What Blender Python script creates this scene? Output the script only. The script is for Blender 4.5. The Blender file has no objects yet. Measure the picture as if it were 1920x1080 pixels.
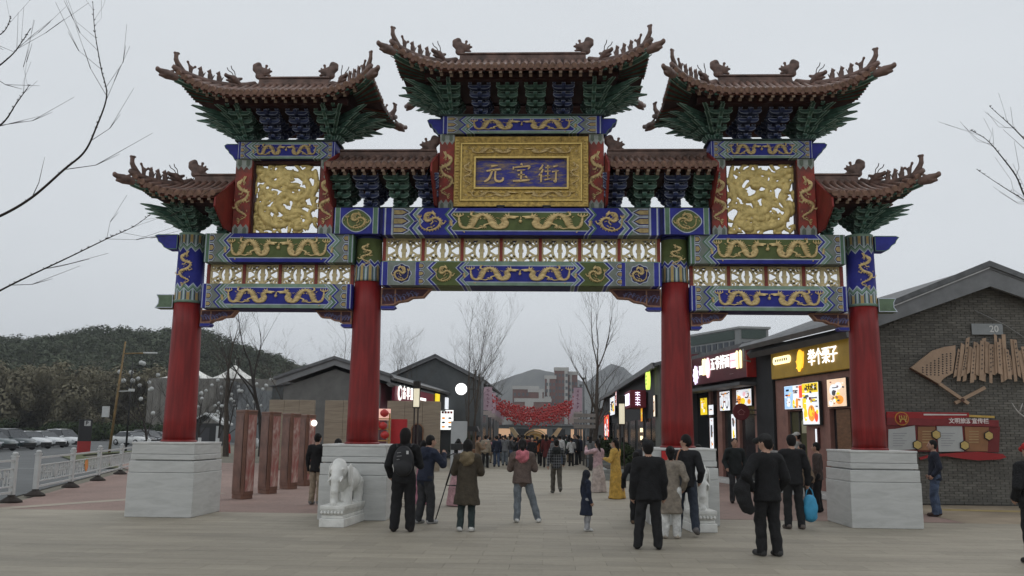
import bpy, bmesh, math, random
import numpy as np
from mathutils import Vector, Matrix
import openvdb as vdb
random.seed(7); rng = np.random.default_rng(7)
S = bpy.context.scene
COL = S.collection
R = math.radians

# ---------------------------------------------------------------- camera, world, sun, exposure
cam_d = bpy.data.cameras.new("camera"); cam = bpy.data.objects.new("camera", cam_d); COL.objects.link(cam)
S.camera = cam
F_PX, PITCH, ROLL, YAW = 1670.0, 0.1613, 0.0114, -0.0412
CAM = Vector((0.614, -19.378, 1.8))
_fw = Vector((math.sin(YAW)*math.cos(PITCH), math.cos(YAW)*math.cos(PITCH), math.sin(PITCH)))
_rt = Vector((math.cos(YAW), -math.sin(YAW), 0)); _up = _rt.cross(_fw)
_R = _rt*math.cos(ROLL) + _up*math.sin(ROLL); _U = -_rt*math.sin(ROLL) + _up*math.cos(ROLL)
cam.matrix_world = Matrix(((_R.x, _U.x, -_fw.x, CAM.x), (_R.y, _U.y, -_fw.y, CAM.y), (_R.z, _U.z, -_fw.z, CAM.z), (0, 0, 0, 1)))
cam_d.sensor_width = 36; cam_d.lens = 36*F_PX/1920; cam_d.clip_start = .1; cam_d.clip_end = 9000

world = bpy.data.worlds.new("World"); S.world = world; world.use_nodes = True
_nt = world.node_tree; _nt.nodes.clear()
_sky = _nt.nodes.new("ShaderNodeTexSky"); _sky.sky_type = 'NISHITA'; _sky.sun_disc = False
SUN_EL, SUN_AZ = R(38), R(215)          # overcast, light from behind the photographer
_sky.sun_elevation = SUN_EL; _sky.sun_rotation = SUN_AZ; _sky.air_density = 1.0; _sky.dust_density = 3.0
_hs = _nt.nodes.new("ShaderNodeHueSaturation"); _hs.inputs['Saturation'].default_value = .18
_mx = _nt.nodes.new("ShaderNodeMix"); _mx.data_type = 'RGBA'; _mx.inputs['Factor'].default_value = .86
_mx.inputs['B'].default_value = (6.5, 6.85, 7.2, 1)      # even cloud cover over the sky
_bg = _nt.nodes.new("ShaderNodeBackground"); _bg.inputs['Strength'].default_value = .1
_wo = _nt.nodes.new("ShaderNodeOutputWorld")
_nt.links.new(_sky.outputs[0], _hs.inputs['Color']); _nt.links.new(_hs.outputs[0], _mx.inputs['A'])
_tc = _nt.nodes.new("ShaderNodeTexCoord"); _mp = _nt.nodes.new("ShaderNodeMapping"); _mp.inputs['Scale'].default_value = (1, 1, 2.6)
_cn = _nt.nodes.new("ShaderNodeTexNoise"); _cn.inputs['Scale'].default_value = 2.2; _cn.inputs['Detail'].default_value = 6; _cn.inputs['Roughness'].default_value = .55
_cr = _nt.nodes.new("ShaderNodeMapRange"); _cr.inputs['From Min'].default_value = .3; _cr.inputs['From Max'].default_value = .7; _cr.inputs['To Min'].default_value = .965; _cr.inputs['To Max'].default_value = 1.03   # soft cloud structure, all round
_cc = _nt.nodes.new("ShaderNodeMix"); _cc.data_type = 'RGBA'; _cc.blend_type = 'MULTIPLY'; _cc.inputs['Factor'].default_value = 1
_cb = _nt.nodes.new("ShaderNodeCombineColor"); [_nt.links.new(_cr.outputs[0], _cb.inputs[i]) for i in range(3)]
_nt.links.new(_tc.outputs['Generated'], _mp.inputs[0]); _nt.links.new(_mp.outputs[0], _cn.inputs['Vector']); _nt.links.new(_cn.outputs[0], _cr.inputs['Value'])
_nt.links.new(_mx.outputs['Result'], _cc.inputs['A']); _nt.links.new(_cb.outputs[0], _cc.inputs['B']); _nt.links.new(_cc.outputs['Result'], _bg.inputs['Color']); _nt.links.new(_bg.outputs[0], _wo.inputs['Surface'])
sun_d = bpy.data.lights.new("sun", 'SUN'); sun_d.energy = .5; sun_d.angle = R(40); sun_d.color = (1, .97, .93)
sun = bpy.data.objects.new("sun", sun_d); COL.objects.link(sun)
sun.rotation_euler = (math.pi/2 - SUN_EL, 0, math.pi - SUN_AZ + math.pi)
sun.location = (0, -30, 40)
S.view_settings.view_transform = 'Standard'; S.view_settings.look = 'None'
S.view_settings.exposure = .26; S.view_settings.gamma = 1; S.view_settings.use_curve_mapping = False
S.cycles.max_bounces = 5; S.cycles.diffuse_bounces = 3; S.cycles.glossy_bounces = 2; S.cycles.transmission_bounces = 2
S.cycles.volume_bounces = 0; S.cycles.use_denoising = True; S.cycles.caustics_reflective = False; S.cycles.caustics_refractive = False

# ---------------------------------------------------------------- materials
MATS = {}
def _new(name):
    m = bpy.data.materials.new(name); m.use_nodes = True; return m, m.node_tree, m.node_tree.nodes['Principled BSDF']
def mat(name, col, rough=.7, var=.12, scale=6., bump=0., metal=0., stretch=(1, 1, 1), emit=0., spec=.35, dirt=None, coat=0., detail=4):
    """plain colour broken up by two scales of noise (colour, roughness, fine relief)"""
    if name in MATS: return MATS[name]
    m, nt, b = _new(name); N, L = nt.nodes, nt.links
    tc = N.new('ShaderNodeTexCoord'); mp = N.new('ShaderNodeMapping'); mp.inputs['Scale'].default_value = stretch
    L.new(tc.outputs['Object'], mp.inputs['Vector'])
    n1 = N.new('ShaderNodeTexNoise'); n1.inputs['Scale'].default_value = scale; n1.inputs['Detail'].default_value = detail; n1.inputs['Roughness'].default_value = .65
    L.new(mp.outputs[0], n1.inputs['Vector'])
    cr = N.new('ShaderNodeValToRGB'); c = Vector(col)
    lo = c*(1-var*1.5); hi = c*(1+var*1.2)
    if dirt: lo = Vector(dirt)
    cr.color_ramp.elements[0].position = .28; cr.color_ramp.elements[0].color = (*lo, 1)
    cr.color_ramp.elements[1].position = .75; cr.color_ramp.elements[1].color = (*hi, 1)
    L.new(n1.outputs[0], cr.inputs[0]); L.new(cr.outputs[0], b.inputs['Base Color'])
    b.inputs['Roughness'].default_value = rough; b.inputs['Metallic'].default_value = metal
    b.inputs['Specular IOR Level'].default_value = spec
    if coat: b.inputs['Coat Weight'].default_value = coat; b.inputs['Coat Roughness'].default_value = .25
    if bump:
        n2 = N.new('ShaderNodeTexNoise'); n2.inputs['Scale'].default_value = scale*5; n2.inputs['Detail'].default_value = 3
        L.new(mp.outputs[0], n2.inputs['Vector'])
        bp = N.new('ShaderNodeBump'); bp.inputs['Strength'].default_value = bump; bp.inputs['Distance'].default_value = .02
        L.new(n2.outputs[0], bp.inputs['Height']); L.new(bp.outputs[0], b.inputs['Normal'])
    if emit:
        b.inputs['Emission Color'].default_value = (*col, 1); b.inputs['Emission Strength'].default_value = emit
    MATS[name] = m; return m
def light_mat(name, col, e):
    if name in MATS: return MATS[name]
    m, nt, b = _new(name); b.inputs['Base Color'].default_value = (*[min(1, q) for q in col], 1)
    n = nt.nodes.new('ShaderNodeTexNoise'); n.inputs['Scale'].default_value = 3
    tc = nt.nodes.new('ShaderNodeTexCoord'); nt.links.new(tc.outputs['Object'], n.inputs['Vector'])
    mr = nt.nodes.new('ShaderNodeMapRange'); mr.inputs['To Min'].default_value = e*.75; mr.inputs['To Max'].default_value = e*1.25
    nt.links.new(n.outputs[0], mr.inputs['Value']); nt.links.new(mr.outputs[0], b.inputs['Emission Strength'])
    b.inputs['Emission Color'].default_value = (*col, 1); MATS[name] = m; return m

# ---------------------------------------------------------------- mesh builder
class MB:
    def __init__(s): s.v = []; s.f = []; s.m = []; s.s = []
    def add(s, vs, fs, m=0, smooth=False):
        o = len(s.v); s.v.extend([tuple(q) for q in vs])
        for f in fs: s.f.append(tuple(i+o for i in f)); s.m.append(m); s.s.append(smooth)
        return s
    def box(s, x0, x1, y0, y1, z0, z1, m=0):
        return s.add([(x0,y0,z0),(x1,y0,z0),(x1,y1,z0),(x0,y1,z0),(x0,y0,z1),(x1,y0,z1),(x1,y1,z1),(x0,y1,z1)],
                     [(0,3,2,1),(4,5,6,7),(0,1,5,4),(1,2,6,5),(2,3,7,6),(3,0,4,7)], m)
    def frustum(s, x0, x1, y0, y1, z0, z1, ix, iy, m=0):
        return s.add([(x0,y0,z0),(x1,y0,z0),(x1,y1,z0),(x0,y1,z0),(x0+ix,y0+iy,z1),(x1-ix,y0+iy,z1),(x1-ix,y1-iy,z1),(x0+ix,y1-iy,z1)],
                     [(0,3,2,1),(4,5,6,7),(0,1,5,4),(1,2,6,5),(2,3,7,6),(3,0,4,7)], m)
    def prism(s, poly, a0, a1, axis='y', m=0, rim=None, rw=.02, mr=0):
        """poly in (x,z) for axis y, (y,z) for axis x, (x,y) for axis z; a0 is the face seen first; rim: light border on the a0 face"""
        P = lambda p, a: (p[0], a, p[1]) if axis == 'y' else ((a, p[0], p[1]) if axis == 'x' else (p[0], p[1], a))
        n = len(poly); o = [P(p, a0) for p in poly] + [P(p, a1) for p in poly]
        fs = [(i, (i+1) % n, (i+1) % n+n, i+n) for i in range(n)] + [tuple(range(2*n-1, n-1, -1))]
        if rim is None:
            s.add(o, fs+[tuple(range(n))], m)
        else:
            s.add(o, fs, m)
            q = inset(poly, rw)
            s.add([P(p, a0) for p in poly]+[P(p, a0) for p in q], [(i, (i+1) % n, (i+1) % n+n, i+n) for i in range(n)], rim)
            s.add([P(p, a0) for p in q], [tuple(range(n))], mr)
        return s
    def tube(s, pts, radii, n=6, m=0, smooth=True, flat=(1, 1), caps=True, up=None):
        pts = [Vector(p) for p in pts]; k = len(pts)
        if not isinstance(radii, (list, tuple)): radii = [radii]*k
        t0 = (pts[1]-pts[0]).normalized()
        ref = Vector(up) if up else (Vector((0, 0, 1)) if abs(t0.z) < .9 else Vector((1, 0, 0)))
        u = (ref - t0*ref.dot(t0)).normalized(); o = len(s.v)
        for i, p in enumerate(pts):
            t = (pts[min(i+1, k-1)]-pts[max(i-1, 0)])
            t = t.normalized() if t.length > 1e-9 else t0
            u = u - t*u.dot(t)
            u = u.normalized() if u.length > 1e-6 else t.orthogonal().normalized()
            w = t.cross(u)
            for j in range(n):
                a = 2*math.pi*j/n
                s.v.append(tuple(p + u*(math.cos(a)*radii[i]*flat[0]) + w*(math.sin(a)*radii[i]*flat[1])))
        for i in range(k-1):
            for j in range(n):
                s.f.append((o+i*n+j, o+i*n+(j+1) % n, o+(i+1)*n+(j+1) % n, o+(i+1)*n+j)); s.m.append(m); s.s.append(smooth)
        if caps:
            s.f.append(tuple(o+j for j in range(n-1, -1, -1))); s.m.append(m); s.s.append(False)
            s.f.append(tuple(o+(k-1)*n+j for j in range(n))); s.m.append(m); s.s.append(False)
        return s
    def lathe(s, prof, n=16, c=(0, 0, 0), m=0, smooth=True, sq=(1, 1)):
        o = len(s.v); k = len(prof)
        for r, z in prof:
            for j in range(n):
                a = 2*math.pi*(j+.5)/n; s.v.append((c[0]+r*math.cos(a)*sq[0], c[1]+r*math.sin(a)*sq[1], c[2]+z))
        for i in range(k-1):
            for j in range(n):
                s.f.append((o+i*n+j, o+i*n+(j+1) % n, o+(i+1)*n+(j+1) % n, o+(i+1)*n+j)); s.m.append(m); s.s.append(smooth)
        if prof[0][0] > 1e-4: s.f.append(tuple(o+j for j in range(n-1, -1, -1))); s.m.append(m); s.s.append(False)
        if prof[-1][0] > 1e-4: s.f.append(tuple(o+(k-1)*n+j for j in range(n))); s.m.append(m); s.s.append(False)
        return s
    def ribbon(s, pts, w, y0, y1, m=0, closed=False):
        """flat band of width w along a 2-D (x,z) line, standing between y0 (front) and y1"""
        P = [Vector((p[0], p[1])) for p in pts]; k = len(P); A = []; B = []
        ws = w if isinstance(w, (list, tuple)) else [w]*k
        for i in range(k):
            a = P[(i-1) % k] if (closed or i > 0) else P[i]; b = P[(i+1) % k] if (closed or i < k-1) else P[i]
            t = (b-a).normalized(); nn = Vector((-t.y, t.x)); A.append(P[i]+nn*ws[i]/2); B.append(P[i]-nn*ws[i]/2)
        o = len(s.v)
        for i in range(k): s.v += [(A[i].x, y0, A[i].y), (B[i].x, y0, B[i].y), (A[i].x, y1, A[i].y), (B[i].x, y1, B[i].y)]
        for i in range(k if closed else k-1):
            a = o+4*i; b = o+4*((i+1) % k)
            for f in ((a, a+1, b+1, b), (a+2, b+2, b+3, a+3), (a, b, b+2, a+2), (a+1, a+3, b+3, b+1)):
                s.f.append(f); s.m.append(m); s.s.append(False)
        if not closed:
            a = o; b = o+4*(k-1)
            for f in ((a, a+2, a+3, a+1), (b, b+1, b+3, b+2)): s.f.append(f); s.m.append(m); s.s.append(False)
        return s
    def mesh(s, name, mats):
        me = bpy.data.meshes.new(name); me.from_pydata(s.v, [], s.f)
        for q in (mats if isinstance(mats, (list, tuple)) else [mats]): me.materials.append(q)
        me.polygons.foreach_set('material_index', s.m); me.polygons.foreach_set('use_smooth', s.s)
        me.update(); return me
    def build(s, name, mats, parent=None, loc=(0, 0, 0), rot=0, bevel=0, fix=True):
        me = s.mesh(name, mats)
        if fix:
            bm = bmesh.new(); bm.from_mesh(me); bmesh.ops.recalc_face_normals(bm, faces=bm.faces[:]); bm.to_mesh(me); bm.free()
        return place(name, me, parent, loc, rot, bevel)
def inset(poly, w):
    n = len(poly); P = [Vector(p) for p in poly]; A = sum(P[i].x*P[(i+1) % n].y-P[(i+1) % n].x*P[i].y for i in range(n)); sg = 1 if A > 0 else -1
    out = []
    for i in range(n):
        a = (P[i]-P[i-1]).normalized(); b = (P[(i+1) % n]-P[i]).normalized()
        na = Vector((-a.y, a.x))*sg; nb = Vector((-b.y, b.x))*sg; d = na+nb
        d = d/max(.5, d.length_squared)*2 if d.length > 1e-4 else na
        out.append(tuple(P[i]+d*w))
    return out
def place(name, me, parent=None, loc=(0, 0, 0), rot=0, bevel=0):
    o = bpy.data.objects.new(name, me); COL.objects.link(o)
    o.location = loc
    o.rotation_euler = rot if isinstance(rot, (tuple, list)) else (0, 0, rot)
    if parent: o.parent = parent
    if bevel:
        b = o.modifiers.new('bevel', 'BEVEL'); b.width = bevel; b.segments = 2; b.limit_method = 'ANGLE'
    return o
def tag(o, label, cat, group=None, kind=None):
    if label: o['label'] = label
    if cat: o['category'] = cat
    if group: o['group'] = group
    if kind: o['kind'] = kind
    return o
def thing(name, label, cat, loc=(0, 0, 0), rot=0, group=None):
    o = bpy.data.objects.new(name, None); COL.objects.link(o); o.empty_display_size = .2
    o.location = loc; o.rotation_euler = (0, 0, rot); return tag(o, label, cat, group)
def copy_tree(o, parent=None):
    c = o.copy(); COL.objects.link(c); c.parent = parent
    for ch in list(o.children): copy_tree(ch, c)
    return c
def spline(pts, n=8, closed=False):
    """Catmull-Rom through pts"""
    P = [Vector(p) for p in pts]; k = len(P); out = []
    for i in range(k if closed else k-1):
        a, b, c, d = (P[(i-1) % k] if closed or i else P[0]), P[i], P[(i+1) % k], (P[(i+2) % k] if closed or i+2 < k else P[-1])
        for j in range(n):
            t = j/n; out.append(.5*((2*b)+(c-a)*t+(2*a-5*b+4*c-d)*t*t+(3*b-3*c+d-a)*t**3))
    if not closed: out.append(P[-1])
    return out

# ---------------------------------------------------------------- solids grown from tapered capsules (one continuous skin)
class SDF:
    """round cones and ellipsoids, smoothly joined, turned into one mesh"""
    def __init__(s): s.p = []
    def cone(s, a, b, ra, rb, m=0, flat=1., k=.02, zc=None): s.p.append(('c', np.array(a, float), np.array(b, float), ra, rb, m, flat, k, zc)); return s
    def ball(s, c, r, m=0, k=.02):
        r = (r, r, r) if not isinstance(r, (tuple, list)) else r
        s.p.append(('e', np.array(c, float), np.array(r, float), 0, 0, m, 1, k)); return s
    def chain(s, pts, rad, m=0, flat=1., k=.02, zc=None):
        for i in range(len(pts)-1): s.cone(pts[i], pts[i+1], rad[i], rad[i+1], m, flat, k, zc)
        return s
    @staticmethod
    def dist(p, P):
        if p[0] == 'e':
            q = (P-p[1])/p[2]; l = np.sqrt((q*q).sum(-1)); return (l-1)*p[2].min()*.5 + (l-1)*p[2].mean()*.5
        _, a, b, ra, rb, m, fl, k, zc = p
        Q = P-a; d = b-a; Q = Q.copy()
        if fl != 1: Q[..., 1] = Q[..., 1]-0; Q[..., 1] /= fl; d = d.copy(); d[1] /= fl
        t = np.clip((Q@d)/max(1e-9, d@d), 0, 1)
        e = np.sqrt(((Q-t[..., None]*d)**2).sum(-1)) - (ra+(rb-ra)*t)
        return e if zc is None else np.maximum(e, zc-P[..., 2])
    def mesh(s, name, mats, vox=.02, rough=None, cut=None, wrinkle=0., smooth=1):
        lo = np.min([np.minimum(p[1]-p[2] if p[0] == 'e' else np.minimum(p[1], p[2])-max(p[3], p[4]), 1e9) for p in s.p], 0)-3*vox
        hi = np.max([p[1]+p[2] if p[0] == 'e' else np.maximum(p[1], p[2])+max(p[3], p[4]) for p in s.p], 0)+3*vox
        n = np.ceil((hi-lo)/vox).astype(int)+1
        G = np.stack(np.meshgrid(*[lo[i]+vox*np.arange(n[i]) for i in range(3)], indexing='ij'), -1).astype(np.float32)
        D = np.full(G.shape[:3], 9., np.float32)
        for p in s.p:
            r = max(p[3], p[4]) if p[0] == 'c' else 0
            a = (np.minimum(p[1], p[2])-r if p[0] == 'c' else p[1]-p[2])-p[7]*2-4*vox; b = (np.maximum(p[1], p[2])+r if p[0] == 'c' else p[1]+p[2])+p[7]*2+4*vox
            i0 = np.maximum(0, ((a-lo)/vox).astype(int)); i1 = np.minimum(n, np.ceil((b-lo)/vox).astype(int)+1)
            sl = tuple(slice(i0[i], i1[i]) for i in range(3))
            d = s.dist(p, G[sl]); k = p[7]; e = D[sl]
            h = np.clip(.5+.5*(e-d)/k, 0, 1); D[sl] = e*(1-h)+d*h-k*h*(1-h)
        if wrinkle:
            x, y, z = G[..., 0], G[..., 1], G[..., 2]
            wm = np.clip((z.max()*.80-z)/(z.max()*.04), 0, 1) if rough is None else 1.
            D += wm*wrinkle*(np.sin(x*27+3*np.sin(z*13)+y*9)+np.sin(z*36+2.5*np.sin(x*19+y*17))+.8*np.sin(z*21-x*25+2*np.sin(y*15)))*.45
        if cut is not None: D = np.maximum(D, cut(G))
        g = vdb.FloatGrid(background=9.); g.copyFromArray(np.clip(D/vox, -3, 3))
        pts, tri, quad = g.convertToPolygons(0., 0.)
        pts = pts*vox+lo
        me = bpy.data.meshes.new(name); nq = len(quad)
        me.from_pydata(pts.tolist(), [], quad[:, ::-1].tolist())
        c = pts[quad].mean(1)
        best = np.full(nq, 9.); mi = np.zeros(nq, int)
        for p in s.p:
            d = s.dist(p, c); w = d < best; best[w] = d[w]; mi[w] = p[5]
        for q in (mats if isinstance(mats, (list, tuple)) else [mats]): me.materials.append(q)
        me.polygons.foreach_set('material_index', mi.astype(np.int32)); me.polygons.foreach_set('use_smooth', np.ones(nq, bool))
        bm = bmesh.new(); bm.from_mesh(me)
        for _ in range(smooth): bmesh.ops.smooth_vert(bm, verts=bm.verts[:], factor=.5, use_axis_x=True, use_axis_y=True, use_axis_z=True)
        bmesh.ops.recalc_face_normals(bm, faces=bm.faces[:]); bm.to_mesh(me); bm.free()
        me.update(); return me

# ---------------------------------------------------------------- writing
_TX = {}
def text_mesh(txt, size, depth=.01, mats=None, bold=0., name='lettering', align='CENTER'):
    cu = bpy.data.curves.new(name, 'FONT'); cu.body = txt; cu.size = size; cu.extrude = depth; cu.align_x = align; cu.align_y = 'CENTER'
    cu.resolution_u = 3; cu.offset = bold
    o = bpy.data.objects.new(name, cu); COL.objects.link(o)
    dg = bpy.context.evaluated_depsgraph_get(); me = bpy.data.meshes.new_from_object(o.evaluated_get(dg))
    bpy.data.objects.remove(o); bpy.data.curves.remove(cu)
    me.name = name; me.materials.clear(); me.materials.append(mats); return me
def text(txt, size, m, parent, loc, yaw=0, depth=.01, bold=0., name='lettering'):
    """upright writing, read from the side the local -y axis points to"""
    o = place(name, text_mesh(txt, size, depth, m, bold), parent, loc, (math.pi/2, 0, yaw)); return o
# ================================================================ painted timber: zig-zag bands, panels, borders
BLUE = (.03, .036, .29); DBLUE = (.012, .014, .10); GREEN = (.115, .215, .135); LGREEN = (.24, .35, .27); PALE = (.52, .57, .66)
OLIVE = (.115, .15, .05); GREY = (.22, .25, .22); GOLDC = (.52, .37, .15); LACQ = (.215, .014, .013)
def _math(nt, op, a, b=None):
    n = nt.nodes.new('ShaderNodeMath'); n.operation = op
    for i, q in enumerate((a, b)):
        if q is None: continue
        if isinstance(q, (int, float)): n.inputs[i].default_value = q
        else: nt.links.new(q, n.inputs[i])
    return n.outputs[0]
def _ramp(nt, src, stops):
    r = nt.nodes.new('ShaderNodeValToRGB'); r.color_ramp.interpolation = 'CONSTANT'; E = r.color_ramp.elements
    E[0].position = 0; E[0].color = (*stops[0][1], 1); E[1].position = stops[1][0]; E[1].color = (*stops[1][1], 1)
    for p, c in stops[2:]: e = E.new(p); e.color = (*c, 1)
    nt.links.new(src, r.inputs[0]); return r.outputs[0]
def _mixc(nt, f, a, b):
    m = nt.nodes.new('ShaderNodeMix'); m.data_type = 'RGBA'
    nt.links.new(f, m.inputs['Factor']); nt.links.new(a, m.inputs['A']); nt.links.new(b, m.inputs['B']); return m.outputs['Result']
def _wear(nt, col, b, amt=.55, scale=2.2):
    """faded and soiled paint: noise darkens and greys the colour, fine relief"""
    N, L = nt.nodes, nt.links; tc = N.new('ShaderNodeTexCoord')
    n = N.new('ShaderNodeTexNoise'); n.inputs['Scale'].default_value = scale; n.inputs['Detail'].default_value = 8; n.inputs['Roughness'].default_value = .7
    L.new(tc.outputs['Object'], n.inputs['Vector'])
    mr = N.new('ShaderNodeMapRange'); mr.inputs['From Min'].default_value = .3; mr.inputs['From Max'].default_value = .7
    mr.inputs['To Min'].default_value = 1-amt; mr.inputs['To Max'].default_value = 1.1; L.new(n.outputs[0], mr.inputs['Value'])
    m = N.new('ShaderNodeMix'); m.data_type = 'RGBA'; m.blend_type = 'MULTIPLY'; m.inputs['Factor'].default_value = .8
    cc = N.new('ShaderNodeCombineColor'); [L.new(mr.outputs[0], cc.inputs[i]) for i in range(3)]
    L.new(col, m.inputs['A']); L.new(cc.outputs[0], m.inputs['B']); L.new(m.outputs['Result'], b.inputs['Base Color'])
    b.inputs['Roughness'].default_value = .6; b.inputs['Specular IOR Level'].default_value = .25
def paint_beam(name, hl, hh, zones, panel, ends, amp=.09, p0=None, pe=None):
    m, nt, b = _new(name); N, L = nt.nodes, nt.links
    tc = N.new('ShaderNodeTexCoord'); sp = N.new('ShaderNodeSeparateXYZ'); L.new(tc.outputs['Object'], sp.inputs[0])
    x = _math(nt, 'ABSOLUTE', sp.outputs[0]); za = _math(nt, 'ABSOLUTE', sp.outputs[2])
    fr = _math(nt, 'FRACT', _math(nt, 'ADD', _math(nt, 'DIVIDE', sp.outputs[2], hh), 10.))
    tri = _math(nt, 'MULTIPLY', _math(nt, 'ABSOLUTE', _math(nt, 'SUBTRACT', fr, .5)), 2*amp)
    w = _math(nt, 'DIVIDE', _math(nt, 'ADD', x, tri), hl)
    c1 = _ramp(nt, w, zones); c2 = _ramp(nt, _math(nt, 'DIVIDE', za, hh), panel); c3 = _ramp(nt, _math(nt, 'DIVIDE', x, hl), ends)
    c = _mixc(nt, _math(nt, 'LESS_THAN', w, p0), c1, c2)
    c = _mixc(nt, _math(nt, 'GREATER_THAN', _math(nt, 'DIVIDE', x, hl), pe), c, c3)
    _wear(nt, c, b); return m
def paint_collar(name, z0, z1, zones, amp=.09, teeth=10, sym=True, arch=None):
    m, nt, b = _new(name); N, L = nt.nodes, nt.links; zc = (z0+z1)/2; hh = (z1-z0)/2
    tc = N.new('ShaderNodeTexCoord'); sp = N.new('ShaderNodeSeparateXYZ'); L.new(tc.outputs['Object'], sp.inputs[0])
    a = _math(nt, 'ARCTAN2', sp.outputs[0], sp.outputs[1])
    fr = _math(nt, 'FRACT', _math(nt, 'ADD', _math(nt, 'MULTIPLY', a, teeth/(2*math.pi)), 20.))
    tr = _math(nt, 'ABSOLUTE', _math(nt, 'SUBTRACT', fr, .5))            # 0 .. .5
    t = _math(nt, 'SUBTRACT', sp.outputs[2], zc if sym else z0)
    if sym: t = _math(nt, 'ABSOLUTE', t)
    w = _math(nt, 'DIVIDE', _math(nt, 'ADD', t, _math(nt, 'MULTIPLY', tr, 2*amp)), hh if sym else 2*hh)
    c1 = _ramp(nt, w, zones)
    # arched petals beyond the zig-zag
    c2 = _ramp(nt, _math(nt, 'MULTIPLY', tr, 2.), [(0, GOLDC), (.30, GREY), (.45, DBLUE), (.62, LGREEN), (.85, PALE)])
    c = _mixc(nt, _math(nt, 'GREATER_THAN' if arch[0] > 0 else 'LESS_THAN', w, abs(arch[0])), c1, c2)
    tz = _math(nt, 'DIVIDE', t, hh if sym else 2*hh)
    c3 = _ramp(nt, tz, [(0, BLUE), (.01, arch[1])])
    c = _mixc(nt, _math(nt, 'GREATER_THAN' if arch[2] > 0 else 'LESS_THAN', tz, abs(arch[2])), c, c3)
    _wear(nt, c, b); return m
gold = mat('gilded_relief', (.76, .58, .28), .45, .2, 9, .6, metal=.2, dirt=(.34, .24, .10))
gold2 = mat('gilded_carving', (.72, .56, .22), .42, .2, 7, .2, metal=.25, dirt=(.40, .30, .10))
lacq = mat('red_lacquer', LACQ, .52, .3, 3, .12, stretch=(4, 4, .35), coat=.06, detail=9)
post_red = mat('red_post_paint', (.34, .045, .03), .6, .3, 4, .1, dirt=(.13, .05, .04))
tile_m = mat('glazed_brown_tile', (.20, .108, .08), .48, .35, 5, .15, dirt=(.07, .045, .035))
ridge_m = mat('ridge_brown_glaze', (.18, .11, .088), .55, .35, 4, .3, dirt=(.05, .035, .03))
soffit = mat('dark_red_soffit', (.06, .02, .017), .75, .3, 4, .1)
rafter_m = mat('rafter_paint', (.14, .05, .035), .7, .3, 6, .1); rafter_e = mat('rafter_end_paint', (.33, .24, .18), .7, .3, 8)
br_g = mat('bracket_green', (.07, .155, .118), .7, .35, 5, .1); br_b = mat('bracket_blue', (.042, .06, .155), .7, .35, 5, .1)
br_rim = mat('bracket_pale_edge', (.30, .44, .37), .7, .3, 8); br_rimb = mat('bracket_pale_edge_blue', (.36, .40, .52), .7, .3, 8)
marble = None
def marble_mat():
    m, nt, b = _new('grey_marble'); N, L = nt.nodes, nt.links; tc = N.new('ShaderNodeTexCoord'); mp = N.new('ShaderNodeMapping'); mp.inputs['Scale'].default_value = (.6, .6, 3.2)
    L.new(tc.outputs['Object'], mp.inputs['Vector'])
    n = N.new('ShaderNodeTexNoise'); n.inputs['Scale'].default_value = 2.2; n.inputs['Detail'].default_value = 9; n.inputs['Distortion'].default_value = 1.2; n.inputs['Roughness'].default_value = .62
    L.new(mp.outputs[0], n.inputs['Vector']); r = N.new('ShaderNodeValToRGB'); E = r.color_ramp.elements
    E[0].position = .3; E[0].color = (.40, .405, .39, 1); E[1].position = .62; E[1].color = (.52, .525, .51, 1); e = E.new(.48); e.color = (.47, .475, .46, 1)
    L.new(n.outputs[0], r.inputs[0]); L.new(r.outputs[0], b.inputs['Base Color']); b.inputs['Roughness'].default_value = .55
    return m
marble = marble_mat()
cap_m = mat('plinth_cap_marble', (.55, .55, .53), .6, .1, 5, .05)

gate = thing('memorial_archway', 'large painted gateway with seven curved tile roofs, red columns and a gold plaque', 'gateway')
XI, XO = 3.385, 7.41

# ---------------------------------------------------------------- plinths and columns
for x in (-XO, -XI, XI, XO):
    pl = MB().box(-.60, .60, -.70, .70, 0, 1.5).build('plinth', marble, gate, (x, 0, 0))
    for z0, z1, w, d in ((0, .90, .705, .805), (.905, 1.14, .695, .795), (1.165, 1.275, .675, .775), (1.28, 1.485, .665, .765)):
        MB().box(-w, w, -d, d, z0, z1).build('stone_course', marble, pl, bevel=.012)
    MB().box(-.675, .675, -.775, .775, 1.485, 1.53).build('stone_cap', cap_m, pl, bevel=.01)
collar_o = paint_collar('outer_collar_paint', 4.56, 6.14, [(0, BLUE), (.56, PALE), (.60, LGREEN), (.66, GREEN), (.70, PALE), (.73, LGREEN)], amp=.10, arch=(.73, LGREEN, .93))
collar_i = paint_collar('inner_collar_paint', 5.06, 6.08, [(0, GREY), (.36, PALE), (.39, BLUE), (.45, PALE), (.475, OLIVE), (.9, OLIVE)], amp=.09, sym=False, arch=(-.36, DBLUE, .93))
for x in (-XO, -XI, XI, XO):
    out = abs(x) > 5; zt = 4.56 if out else 5.06; zz = 6.14 if out else 6.08
    r = lambda z: .345-.047*(z-1.53)/3.4
    c = MB().lathe([(r(z), z) for z in np.linspace(1.53, zt, 7)], 40).build('column', lacq, gate, (x, 0, 0))
    MB().lathe([(r(1.53)+.03, 1.53), (r(1.53)+.03, 1.56), (r(1.53), 1.575)], 40).build('column_foot', lacq, c)
    k = MB().lathe([(r(zt)+.012, zt), (r(zt)+.012, zt+.07), (r(zt)+.004, zt+.075), (r(zz)+.004, zz-.08), (r(zz)+.014, zz-.075), (r(zz)+.014, zz)], 40)
    k.build('painted_collar', collar_o if out else collar_i, c)

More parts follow.
